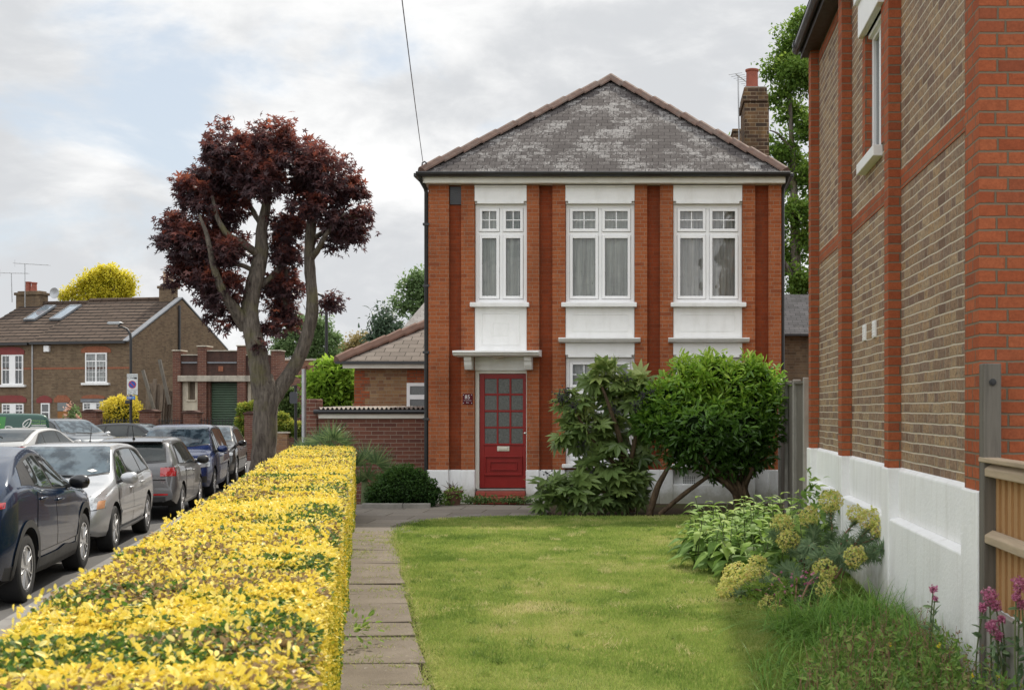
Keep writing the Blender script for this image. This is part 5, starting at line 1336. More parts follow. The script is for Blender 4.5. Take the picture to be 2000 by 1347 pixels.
# roof windows
for a, b in ((52, 97), (102, 147)):
    pts = []
    for px_, f in ((a, .52), (b - 23, .52), (b, .88), (a + 23, .88)):
        y = -.18 + 4.38 * f; lx, _ = tloc(px_ + 4, 600, y); pts.append((lx, y, EZ - .18 * slp + .08 + (RZ_ - EZ + .18 * slp) * f))
    wdt = .66; x0 = min(p[0] for p in pts) ; 
    xa = (pts[0][0] + pts[3][0]) / 2; y0_, y1_ = pts[0][1], pts[3][1]; z0_, z1_ = pts[0][2], pts[3][2]
    fr = MB(); n_ = Vector((0, -(z1_ - z0_), y1_ - y0_)).normalized()
    def rp(x, f, h): 
        p = Vector((x, y0_ + (y1_ - y0_) * f, z0_ + (z1_ - z0_) * f)) + n_ * h; return p[:]
    for (u0, u1, f0, f1) in ((0, .09, 0, 1), (.91, 1.0, 0, 1), (.09, .91, 0, .07), (.09, .91, .93, 1)):
        q = [rp(xa + u * wdt, f, h) for h in (.0, .10) for u, f in ((u0, f0), (u1, f0), (u1, f1), (u0, f1))]
        fr.add(q, [(0,3,2,1),(4,5,6,7),(0,1,5,4),(1,2,6,5),(2,3,7,6),(3,0,4,7)])
    fo = fr.obj('roof_window', LEAD, tr, local=True)
    gl_ = MB(); gl_.poly([rp(xa + .06, .06, .08), rp(xa + .60, .06, .08), rp(xa + .60, .94, .08), rp(xa + .06, .94, .08)]); gl_.obj('pane', SKYGL, fo, local=True)
# chimneys, aerials and dish
def stack(t, xc, w_, d_, zb, zt, pots, mt=BROWN, pm=CLAYRED):
    mid = 4.2; c = MB(); c.box(xc - w_/2, xc + w_/2, mid - d_/2, mid + d_/2, zb, zt - .22); c.box(xc - w_/2 - .07, xc + w_/2 + .07, mid - d_/2 - .07, mid + d_/2 + .07, zt - .219, zt - .08); c.box(xc - w_/2 + .05, xc + w_/2 - .05, mid - d_/2 + .05, mid + d_/2 - .05, zt - .079, zt)
    co = c.obj('chimney', mt, t, local=True, bevel=.02)
    for dx, r_, h_ in pots:
        p = MB(); p.lathe([(r_ * 1.15, 0), (r_, .05), (r_ * .9, h_ - .08), (r_ * 1.12, h_ - .06), (r_ * 1.1, h_), (r_ * .7, h_), (r_ * .6, h_ - .2), (0, h_ - .2)], (xc + dx, mid, zt), 'z', 14); p.obj('chimney_pot', pm, co, local=True, smooth=40)
    return co
xc1, zt1 = tloc(61, 569, 4.2)
co1 = stack(tr, xc1 + .05, 1.45, .6, 6.6, zt1, ((-.22, .15, .5), (.13, .14, .46)))
xc2, zt2 = tloc(329, 556, 4.2)
stack(tr, min(xc2, -.5), .72, .55, 6.4, zt2, ((-.14, .14, .66), (.16, .12, .58)), TW, BUFFPOT)
ar = MB()
for (pb, pt_, pa, pe) in (((49, 600), (48.5, 520), (29, 514), (95, 518)), ((23.5, 590), (22, 538), (0, 533), (55, 534))):
    a = tloc(*pb, 3.7); b = tloc(*pt_, 3.7); c = tloc(*pa, 3.7); d = tloc(*pe, 3.7); e = tloc(pt_[0], (pa[1] + pe[1]) / 2, 3.7)
    ar.tube([(a[0], 3.7, a[1]), (e[0], 3.7, e[1])], .022, 5); ar.tube([(c[0], 3.7, c[1]), (d[0], 3.7, d[1])], .016, 5)
    for i in range(6):
        t_ = i / 5; x = c[0] + (d[0] - c[0]) * t_; z = c[1] + (d[1] - c[1]) * t_; ar.tube([(x, 3.55, z), (x, 3.85, z)], .008, 4)
    ar.tube([(c[0], 3.7, c[1] + .18), (c[0], 3.7, c[1] - .18)], .010, 4)
ar.obj('aerial', GALV, tr, local=True)
dx_, dz_ = tloc(106, 572, 4.0); ds = MB()
ds.lathe([(0, .06), (.15, .045), (.28, .0), (.27, -.01), (.14, .035), (0, .05)], (dx_, 4.0, dz_), 'y', 20); ds.tube([(dx_, 4.05, dz_), (dx_ - .3, 4.1, dz_ - .12)], .02, 5); ds.obj('satellite_dish', GALV, tr, local=True, smooth=40)
dpx = (3.9); MB().tube([(.06, dpx, 7.2), (.06, dpx, .2)], .06, 8).obj('soil_pipe', BLACKP, tr, local=True)

# ================================================================== workshop with green shutter
YW = 53.0; wx = lambda p: gx(p, YW); wz = lambda p: gz(p, YW)
ws = empty('workshop', (wx(435), YW, ROAD_Z), 'low brick workshop with a green roller shutter and stepped parapet', 'workshop')
m = MB(); zb = -.4
m.box(wx(340), wx(548), YW + .6, YW + 6, zb, wz(708), 0)
for a, b, t_ in ((339, 354, 684), (387.5, 404.5, 675.5), (464.5, 481, 674.5), (531, 548, 684)): m.box(wx(a), wx(b), YW - .10, YW + .6, zb, wz(t_ + 2), 0); 
m.box(wx(354), wx(387.5), YW, YW + .6, wz(734), wz(694), 1); m.box(wx(404.5), wx(464.5), YW, YW + .6, wz(734), wz(686), 1); m.box(wx(481), wx(531), YW, YW + .6, wz(734), wz(694), 1)
m.box(wx(404.5), wx(409), YW + .1, YW + .6, zb, wz(744), 0); m.box(wx(355), wx(388), YW + .2, YW + .6, zb, wz(802), 0)
m.obj('wall', [PURPLE, DARKBRICK], ws)
st2 = MB(); st2.box(wx(349.5), wx(534), YW - .18, YW + .5, wz(745), wz(733.5)); st2.obj('lintel', STONE, ws, bevel=.02)
for a, b, t_ in ((337.5, 355.5, 684), (386, 406, 675.5), (463, 482.5, 674.5), (529.5, 549.5, 684)): MB().box(wx(a), wx(b), YW - .16, YW + .66, wz(t_ + 2) + .002, wz(t_ - .5)).obj('coping', STONE, ws, bevel=.02)
for a, b, t_ in ((354, 387.5, 694), (404.5, 464.5, 686), (481, 531, 694)): MB().box(wx(a) + .01, wx(b) - .01, YW - .06, YW + .62, wz(t_) + .001, wz(t_ - 2.2)).obj('coping', STONE, ws)
cb_ = MB(); cb_.box(wx(406), wx(463), YW - .06, YW - .001, wz(709.5), wz(706.5)); cb_.box(wx(355.5), wx(386), YW - .06, YW - .001, wz(709.5), wz(706.5)); cb_.obj('string_course', LEAD, ws)
MB().box(wx(427), wx(436), YW - .03, YW - .001, wz(725), wz(715)).obj('brick_motif', TORANGE, ws)
ni = MB(); 
for a, b, c, d in ((354.5, 365, 745.2, 802), (379, 387, 745.2, 802), (365, 379, 781, 802), (482, 488, 745.2, 860), (488, 530, 790, 860)): ni.box(wx(a), wx(b), YW + .12, YW + .5, wz(d), wz(c))
ni.box(wx(363), wx(381), YW + .05, YW + .4, wz(783), wz(780.5)); ni.obj('rendered_niche', NICHE, ws)
MB().box(wx(365), wx(379), YW + .35, YW + .5, wz(781), wz(745.2)).obj('niche_back', WOODOLD, ws)
sh = MB()
n = 30; z0, z1 = zb, wz(747)
for i in range(n):
    za, zb2 = z0 + (z1 - z0) * i / n, z0 + (z1 - z0) * (i + 1) / n
    sh.prism([(YW + .30, za), (YW + .262, za + .02), (YW + .255, (za + zb2) / 2), (YW + .262, zb2 - .02), (YW + .30, zb2)], 'x', wx(409), wx(464.5))
so_ = sh.obj('roller_shutter', SHUTTER, ws); 
MB().box(wx(405), wx(465), YW + .2, YW + .32, wz(747) + .002, wz(744.8)).obj('shutter_box', DIMFILL, ws)

# brick wall running on to the right of the workshop
bwl = empty('brick_wall', (gx(590, 57), 57, ROAD_Z), 'tall warm brick wall in the distance between the maple trunk and the pale bush', 'wall')
MB().box(gx(540, 57), gx(700, 57), 57, 57.4, -.4, gz(704, 57)).obj('wall', WARMBRICK, bwl); MB().box(gx(539, 57), gx(701, 57), 56.93, 57.47, gz(704, 57) + .002, gz(700.5, 57)).obj('coping', STONE, bwl)

# boundary piers, railings, low wall
YP = 50.0
for i, (a, b, t_, lab) in enumerate(((160, 188, 799, 'left brick gate pier beside the rose bush'), (272, 302, 799, 'brick gate pier between the yellow bush and the rotten timber stack'), (357.5, 385, 801, 'brick gate pier in front of the cream niche'), (477, 497, 803, 'tall brick pier left of the maple trunk'))):
    YPi = YP - (2.5 if i == 3 else 0)
    t = empty('brick_pier', (gx((a + b) / 2, YPi), YPi, -.3), lab, 'pier', 0, 'brick piers along the far pavement')
    w2 = gx(b, YPi) - gx(a, YPi); xa = gx(a, YPi)
    MB().box(xa, xa + w2, YPi, YPi + w2, -.4, gz(t_ + 6, YPi)).obj('shaft', PURPLE, t)
    cpm = MB(); cpm.box(xa - .05, xa + w2 + .05, YPi - .05, YPi + w2 + .05, gz(t_ + 6, YPi) + .002, gz(t_ + 3, YPi)); cpm.prism([(xa, gz(t_ + 3, YPi)), (xa + w2, gz(t_ + 3, YPi)), (xa + w2 * .75, gz(t_, YPi)), (xa + w2 * .25, gz(t_, YPi))], 'y', YPi, YPi + w2); cpm.obj('cap', DARKBRICK, t, bevel=.02)
for a, b, lab in ((188.5, 271.5, 'black iron railing in front of the yellow bush'), (302.5, 357, 'short black iron railing in front of the rotten timber stack'), (385.5, 468, 'black iron railing in front of the green roller shutter')):
    t = empty('iron_railing', (gx((a + b) / 2, YP), YP + .3, -.3), lab, 'railing', 0, 'iron railings along the far pavement')
    x0, x1 = gx(a, YP), gx(b, YP); zt = gz(818, YP); n = max(3, int((x1 - x0) / .115)); m = MB()
    for z in (zt - .08, -.05): MB().box(x0, x1, YP + .28, YP + .31, z, z + .03).obj('rail', BLACKM, t)
    for i in range(n):
        x = x0 + (x1 - x0) * (i + .5) / n; MB().tube([(x, YP + .295, -.3), (x, YP + .295, zt), (x, YP + .295, zt + .06)], [.013, .013, .003], 5).obj('bar', BLACKM, t)
lw = empty('brick_wall', (gx(550, 48), 48, ROAD_Z), 'low buff brick wall to the right of the maple trunk under a clipped hedge', 'wall')
MB().box(gx(488, 48), gx(561, 48), 48, 48.25, -.4, gz(846, 48)).obj('wall', SIDEBRICK, lw); MB().box(gx(488, 48), gx(563.5, 48), 47.97, 48.28, gz(846, 48) + .002, gz(843, 48)).obj('coping', STONE, lw)

# rotten timber stack leaning on the gable
tp_ = empty('timber_stack', (gx(308, 54), 54.5, ROAD_Z), 'rotten grey timber planks standing upright beside the gable wall', 'timber')
for i in range(13):
    a = 286 + i * 4.4 + random.uniform(-1, 1); top = 752 - 8 * math.sin(i * .5) + random.uniform(-6, 8) + (14 if i > 10 else 0)
    YT = 54 + random.uniform(-.3, .3)
    m = MB(); m.beam((gx(a + random.uniform(-1, 1), YT), YT - .2, -.4), (gx(a + random.uniform(-3, 2), YT), YT + .3, gz(top, YT)), .15, .05, up=(0, 1, .1)); m.obj('plank', WOODOLD, tp_, bevel=.01)
for (a, b, c, d) in ((301, 800, 279, 723), (331, 790, 311.5, 702)):
    m = MB(); m.beam(at(a, b, 53.6), at(c, d, 53.8), .13, .10, up=(0, 1, .1)); m.obj('leaning_post', WOODGREY, tp_)

# ================================================================== street lamps and signs
def lamp(px, Y, pytop, arm, lab, zbase):
    x = gx(px, Y); zt = gz(pytop, Y)
    t = empty('street_lamp', (x, Y, zbase), lab, 'street lamp', 0, 'black street lamps')
    p = MB(); p.tube([(x, Y, zbase), (x, Y, zbase + 1.3), (x, Y, zbase + 1.32), (x, Y, zt - .5), (x - .02, Y, zt - .25), (x - .14, Y, zt - .06), (x - .34, Y, zt + .03)], [.085, .085, .055, .05, .048, .045, .04], 12); p.obj('column', BLACKM, t, smooth=50)
    xa, za = gx(arm[0], Y), gz(arm[1], Y)
    p = MB(); p.tube([(x - .34, Y, zt + .03), (x - .5, Y, zt + .06), (xa + .55, Y, za - .02)], [.04, .035, .035], 10); p.obj('arm', BLACKM, t, smooth=50)
    h = MB(); h.prism([(xa, za - .03), (xa + .06, za + .04), (xa + .5, za + .05), (xa + .62, za + .0), (xa + .5, za - .06), (xa + .1, za - .07)], 'y', Y - .09, Y + .09); h.obj('lamp_head', GALV, t, bevel=.02)
lamp(255.5, 48.6, 640, (209.5, 630.5), 'black street lamp left of the maple, carrying the parking sign', -.26)
lamp(637.5, 41, 574, (571, 562), 'black street lamp behind the right fork of the maple', -.26)
YS = 48.45
sg = empty('parking_sign', (gx(258.5, YS), YS, gz(750, YS)), 'white controlled zone sign with a blue and red no waiting roundel', 'sign')
SX = (248, 269.3); BLUE = plain('sign_blue', (.012,.075,.36), .4); SRED = plain('sign_red', (.45,.02,.04), .4); SBLK = plain('sign_black', (.03,.03,.035), .5); SWHT = plain('sign_white', (.62,.64,.63), .45)
x0, x1, z0, z1 = gx(SX[0], YS), gx(SX[1], YS), gz(771, YS), gz(730, YS)
MB().box(x0, x1, YS - .012, YS, z0, z1).obj('plate', SWHT, sg, bevel=.008)
xc, zc, rr_ = gx(258.7, YS), gz(750.7, YS), gx(258.7, YS) - gx(251.0, YS)
MB().lathe([(0, -.018), (rr_ * .98, -.018), (rr_ * .98, -.013)], (xc, YS, zc), 'y', 40).obj('roundel', SRED, sg); MB().lathe([(0, -.021), (rr_ * .80, -.021), (rr_ * .80, -.0185)], (xc, YS, zc), 'y', 40).obj('roundel_centre', BLUE, sg)
sb_ = MB(); dd = rr_ * .72; sb_.beam((xc - dd, YS - .023, zc + dd), (xc + dd, YS - .023, zc - dd), .035, .004, up=(0, 1, 0)); sb_.obj('slash', SRED, sg)
so2 = ORG[sg.name]
def srel(px, py): return Vector((gx(px, YS), YS - .0135, gz(py, YS))) - so2
text('lettering', 'Controlled', .088, srel(258.6, 732.8), FACE_Y, SBLK, sg); text('lettering', 'ZONE', .115, srel(255.0, 738), FACE_Y, SBLK, sg)
MB().box(gx(262.3, YS), gx(267.6, YS), YS - .0145, YS - .0125, gz(740, YS), gz(736.2, YS)).obj('zone_code', SBLK, sg)
text('lettering', 'Mon - Sat', .075, srel(258.6, 764.8), FACE_Y, SBLK, sg); text('lettering', '8am - 6pm', .072, srel(258.6, 768.6), FACE_Y, SBLK, sg)
MB().box(gx(248.6, YS), gx(268.7, YS), YS - .0145, YS - .0125, gz(762.1, YS), gz(761.7, YS)).obj('rule', SBLK, sg)
bs = empty('direction_sign', (gx(255.5, YS), YS, gz(776.5, YS)), 'small blue direction plate under the white zone sign', 'sign')
MB().box(gx(247.3, YS), gx(264.2, YS), YS - .012, YS, gz(780, YS), gz(773, YS)).obj('plate', BLUE, bs, bevel=.006)
bo_ = ORG[bs.name]; q = MB(); 
q.box(gx(249, YS), gx(257.5, YS), YS - .014, YS - .0125, gz(775.7, YS), gz(774.7, YS)); q.box(gx(248.5, YS), gx(257, YS), YS - .014, YS - .0125, gz(778.2, YS), gz(777.2, YS))
q.obj('lettering', SWHT, bs); MB().box(gx(258.6, YS), gx(262.8, YS), YS - .014, YS - .0125, gz(778.6, YS), gz(774.4, YS)).obj('pictogram', plain('sign_light_blue', (.18,.36,.6), .5), bs)
bx = MB(); bx.box(gx(246, YS), gx(258, YS), YS - .12, YS - .002, gz(788.5, YS), gz(781, YS)); put(bx.obj('litter_box', BLACKP, bevel=.03), 'black box strapped to the lamp column under the blue plate', 'box')
# white pole and the back of a black sign
Yq = 27.5; pl_ = MB(); x = gx(593.5, Yq); pl_.lathe([(.048, -.26), (.048, gz(722, Yq)), (.052, gz(722, Yq)), (.052, gz(721, Yq)), (0, gz(720.5, Yq))], (x, Yq, 0), 'z', 16)
pl_.lathe([(.053, gz(747, Yq)), (.053, gz(744, Yq))], (x, Yq, 0), 'z', 16); put(pl_.obj('steel_pole', GALV, smooth=40), 'plain pale grey steel pole beside the lean-to roof', 'pole')
Yq = 38; bsn = empty('road_sign', (gx(577, Yq), Yq, PAVE_Z), 'black framed road sign seen from behind, right of the maple trunk', 'sign')
x = gx(577.5, Yq); MB().tube([(x, Yq, -.3), (x, Yq, gz(752, Yq))], .045, 10).obj('post', BLACKM, bsn)
q = MB(); q.prism([(gx(567.5, Yq), gz(768, Yq)), (gx(569.5, Yq), gz(765, Yq)), (gx(580, Yq), gz(765, Yq)), (gx(582, Yq), gz(768, Yq)), (gx(582, Yq), gz(785, Yq)), (gx(580, Yq), gz(788, Yq)), (gx(569.5, Yq), gz(788, Yq)), (gx(567.5, Yq), gz(785, Yq))], 'y', Yq - .10, Yq - .05); q.obj('sign_back', plain('dark_sign_back', (.06,.065,.075), .5), bsn)
MB().box(gx(571, Yq), gx(580, Yq), Yq - .06, Yq + .06, gz(754.5, Yq), gz(752, Yq)).obj('lamp_hood', BLACKM, bsn)

# ================================================================== lean-to, side extension, far roofs
YL = 23.3; lx_ = lambda p: gx(p, YL); lz = lambda p: gz(p, YL)
lt = empty('lean_to_shed', (lx_(715), YL, 0), 'low purple brick shed with corrugated roof sheets against the house', 'shed')
MB().box(lx_(620), XL - .005, YL, YL + 2.2, -.4, lz(815)).obj('wall', PURPLE, lt)
MB().box(lx_(599), lx_(620) - .002, YL - .04, YL + .4, -.4, lz(779)).obj('pier', PURPLE, lt, bevel=.02)
MB().box(lx_(623.5), XL - .005, YL - .05, YL + .02, lz(816.5), lz(808.5)).obj('fascia', CREAM, lt)
gq = MB(); gq.tube([(lx_(616), YL - .10, lz(803.5)), (XL - .01, YL - .10, lz(803.5))], .045, 10); gq.obj('gutter', BLACKP, lt, smooth=50)
n = 150; vs = []; xs_ = np.linspace(lx_(625), XL - .01, n)
for x in xs_:
    h = .026 * math.sin(x * 2 * math.pi / .085); vs += [(x, YL - .14, lz(797.5) + h), (x, YL + 2.3, lz(797.5) + h + .03)]
cr = MB(); cr.add(vs, [(2*i, 2*i+2, 2*i+3, 2*i+1) for i in range(n - 1)]); cr.obj('corrugated_roof', CORRUG, lt, smooth=80)
YX = 27.0; xx = lambda p: gx(p, YX); xz = lambda p: gz(p, YX)
ex = empty('side_extension', (xx(765), YX, 0), 'single storey brick extension with grey tiled roof left of the house', 'extension')
m = MB(); m.box(xx(692.5), XL + .02, YX, YX + 5, -.4, xz(718), 0)
for i in range(22): 
    L = .22 if i % 2 else .33; z = xz(795) - 1.0 + i * .15
    if z + .15 < xz(719): m.box(xx(692.5) - .006, xx(692.5) + L, YX - .006, YX + .3, z, z + .149, 1)
m.box(xx(795), xx(832), YX - .006, YX + .2, xz(746), xz(722), 1)
m.obj('wall', [SIDEBRICK, RED_NEAR], ex)
twf = MB(); x0, x1, z0, z1 = xx(795), xx(832), xz(794), xz(747.5); o2 = .07
twf.box(x0, x0 + o2, YX - .04, YX - .008, z0, z1); twf.box(x0 + o2, x1, YX - .04, YX - .008, z1 - o2, z1); twf.box(x0 + o2, x1, YX - .04, YX - .008, xz(776) - .04, xz(776) + .06); wfo = twf.obj('window', UPVC, ex)
MB().box(x0 + .03, x1, YX - .02, YX - .012, z0, z1 - .03).obj('pane', plain('frosted_pane', (.12,.125,.125), .2, var=.2, scale=40), wfo)
MB().box(xx(677), XL + .0, YX - .34, YX - .28, xz(720), xz(711.5)).obj('fascia', CREAM, ex)
MB().box(xx(664), XL + .0, YX - .42, YX - .345, xz(712), xz(706.5)).obj('gutter', BLACKP, ex)
ro = MB(); ye = YX - .36; e0 = xx(665); z_e = xz(706); rise = gz(672, YX + 2.3) - z_e
ro.poly([(e0, ye, z_e), (XL, ye, z_e), (XL, ye + 2.6, z_e + 1.42), (e0 + 2.6, ye + 2.6, z_e + 1.42)]); ro.poly([(e0, ye + 6, z_e), (e0, ye, z_e), (e0 + 2.6, ye + 2.6, z_e + 1.42)])
roo = ro.obj('roof', TILE_GREY, ex); ridge_tiles((e0, ye, z_e + .04), (e0 + 2.6, ye + 2.6, z_e + 1.46), plain('brown_hip', (.16,.09,.065), .85, var=.2), roo, w=.14, h=.13)
YG = 44.0; hallr = empty('slate_roofed_hall', (gx(840, YG), YG, 0), 'pale slate roofed hall rising behind the side extension', 'building')
MB().box(gx(776, YG), gx(960, YG), YG, YG + 10, -.4, gz(658, YG)).obj('wall', BROWN, hallr)
q = MB(); q.poly([(gx(772, YG), YG - .2, gz(660, YG)), (gx(965, YG), YG - .2, gz(660, YG)), (gx(965, YG), YG + 5, gz(552, YG)), (gx(868, YG + 5), YG + 5, gz(545, YG + 5))]); q.poly([(gx(772, YG), YG + 10, gz(660, YG)), (gx(772, YG), YG - .2, gz(660, YG)), (gx(868, YG + 5), YG + 5, gz(545, YG + 5))]); q.obj('roof', SLATE_FAR, hallr)
YR = 33.0; bk = empty('slate_roofed_house', (gx(1600, YR), YR, 0), 'brown brick building with pale slate roof glimpsed behind the grey fence', 'building')
MB().box(gx(1470, YR), gx(1900, YR), YR, YR + 8, -.4, gz(655, YR)).obj('wall', BROWN, bk); q = MB(); q.poly([(gx(1465, YR), YR - .25, gz(654, YR)), (gx(1900, YR), YR - .25, gz(654, YR)), (gx(1900, YR), YR + 2.4, gz(575, YR + 2.4)), (gx(1465, YR), YR + 2.4, gz(575, YR + 2.4))]); q.obj('roof', SLATE_FAR, bk); MB().box(gx(1465, YR), gx(1900, YR), YR - .33, YR - .24, gz(657, YR), gz(653, YR)).obj('gutter', BLACKP, bk)
# ================================================================== planting
def leafc(name, cols, **k): return leafmat(name, [(i / (len(cols) - 1), c) for i, c in enumerate(cols)], **k)
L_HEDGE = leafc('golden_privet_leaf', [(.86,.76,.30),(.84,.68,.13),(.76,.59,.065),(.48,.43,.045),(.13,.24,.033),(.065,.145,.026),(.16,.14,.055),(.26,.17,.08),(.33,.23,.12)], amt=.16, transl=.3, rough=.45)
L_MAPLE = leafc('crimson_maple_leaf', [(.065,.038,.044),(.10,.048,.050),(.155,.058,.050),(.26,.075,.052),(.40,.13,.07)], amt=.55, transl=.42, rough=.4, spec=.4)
L_LAUREL = leafc('evergreen_shrub_leaf', [(.055,.12,.022),(.10,.21,.032),(.19,.35,.042),(.35,.52,.06),(.50,.64,.11)], amt=.32, transl=.4, rough=.3, spec=.45)
L_FATSIA = leafc('palmate_leaf', [(.085,.135,.045),(.14,.21,.065),(.215,.30,.09),(.38,.45,.15)], amt=.5, transl=.38, rough=.3, spec=.4)
L_BOX = leafc('dark_bush_leaf', [(.022,.055,.013),(.038,.09,.018),(.07,.14,.026)], amt=.5, transl=.25, rough=.4)
L_COMF = leafc('broad_leaf', [(.085,.16,.04),(.15,.255,.06),(.25,.38,.08),(.40,.50,.15)], amt=.5, transl=.38, rough=.6, spec=.12)
L_EUPH = leafc('spurge_leaf', [(.12,.20,.10),(.18,.27,.14),(.26,.35,.18)], amt=.6, transl=.35, rough=.55)
L_BRACT = leafc('spurge_bract', [(.46,.52,.12),(.64,.64,.18),(.72,.64,.24),(.54,.38,.14)], amt=.7, transl=.4, rough=.6)
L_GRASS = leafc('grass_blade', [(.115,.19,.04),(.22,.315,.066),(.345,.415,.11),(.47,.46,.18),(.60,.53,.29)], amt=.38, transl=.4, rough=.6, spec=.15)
L_TUFT = leafc('long_grass_blade', [(.10,.22,.035),(.17,.33,.055),(.27,.42,.085)], amt=.6, transl=.42, rough=.45)
L_PALM = leafc('fan_palm_leaf', [(.055,.10,.035),(.10,.16,.055),(.18,.24,.09)], amt=.6, transl=.3, rough=.4)
L_GOLD = leafc('golden_tree_leaf', [(.42,.40,.03),(.66,.58,.05),(.80,.70,.09)], amt=.6, transl=.45)
L_YBUSH = leafc('yellow_bush_leaf', [(.34,.31,.03),(.66,.55,.06),(.82,.68,.10)], amt=.6, transl=.4)
L_TREE = leafc('mid_green_leaf', [(.07,.135,.022),(.125,.22,.034),(.20,.31,.05),(.28,.38,.07)], amt=.55, transl=.45)
L_TREE2 = leafc('far_green_leaf', [(.11,.18,.065),(.17,.26,.10),(.25,.34,.15)], amt=.6, transl=.4)
L_OLIVE = leafc('bronze_far_leaf', [(.24,.20,.085),(.34,.27,.115),(.42,.34,.16)], amt=.6, transl=.4)
L_CON = leafc('conifer_spray', [(.04,.07,.04),(.06,.10,.055),(.09,.13,.08)], amt=.6, transl=.25)
L_LIME = leafc('lime_bush_leaf', [(.13,.24,.03),(.26,.42,.045),(.42,.58,.08)], amt=.6, transl=.45)
L_MIXH = leafc('green_gold_leaf', [(.11,.18,.03),(.22,.30,.045),(.48,.44,.08)], amt=.7, transl=.4)
L_IVY = leafc('creeper_leaf', [(.06,.11,.028),(.10,.16,.045),(.18,.23,.08)], amt=.6, transl=.3)
PINK = leafc('pink_floret', [(.42,.11,.23),(.58,.20,.34),(.68,.32,.45)], amt=.6, transl=.35)
PEACH = leafc('pale_rose_petal', [(.66,.38,.28),(.72,.50,.42)], amt=.6, transl=.3)
BERRY = plain('black_berries', (.012,.010,.016), .35)
DKCORE = plain('shaded_foliage_core', (.012,.022,.008), 1.0, spec=0)  # solid filler inside the foliage; inner shade is put into its near-black colour
HCORE = plain('hedge_twiggy_core', (.055,.05,.018), 1.0, spec=0, var=.4, scale=30)

# ---- clipped golden hedge
hg = empty('privet_hedge', (hedge_r(10) - .45, 10, PAVE_Z), 'clipped golden privet hedge with green and brown patches running beside the flagstone path', 'hedge')
HT = 1.03; ya, yb = .9, 18.7
def HWf(y): return .82 + .13 * np.clip((np.asarray(y, float) - 3) / 13, 0, 1)
def hedge_core():
    m = MB(); n = 40; vs = []
    for i in range(n + 1):
        y = ya + .06 + (yb - ya - .12) * i / n; xr = hedge_r(y) - .06; xl = xr - float(HWf(y)) + .12
        vs += [(xl, y, -.3), (xl, y, HT - .10), (xl + .06, y, HT - .055), (xr - .06, y, HT - .055), (xr, y, HT - .10), (xr, y, -.1)]
    fs = [(6*i+j, 6*i+j+1, 6*(i+1)+j+1, 6*(i+1)+j) for i in range(n) for j in range(5)] + [tuple(range(6)), tuple(range(6*n, 6*n+6))]
    m.add(vs, fs); return m.obj('twigs', HCORE, hg)
hedge_core()
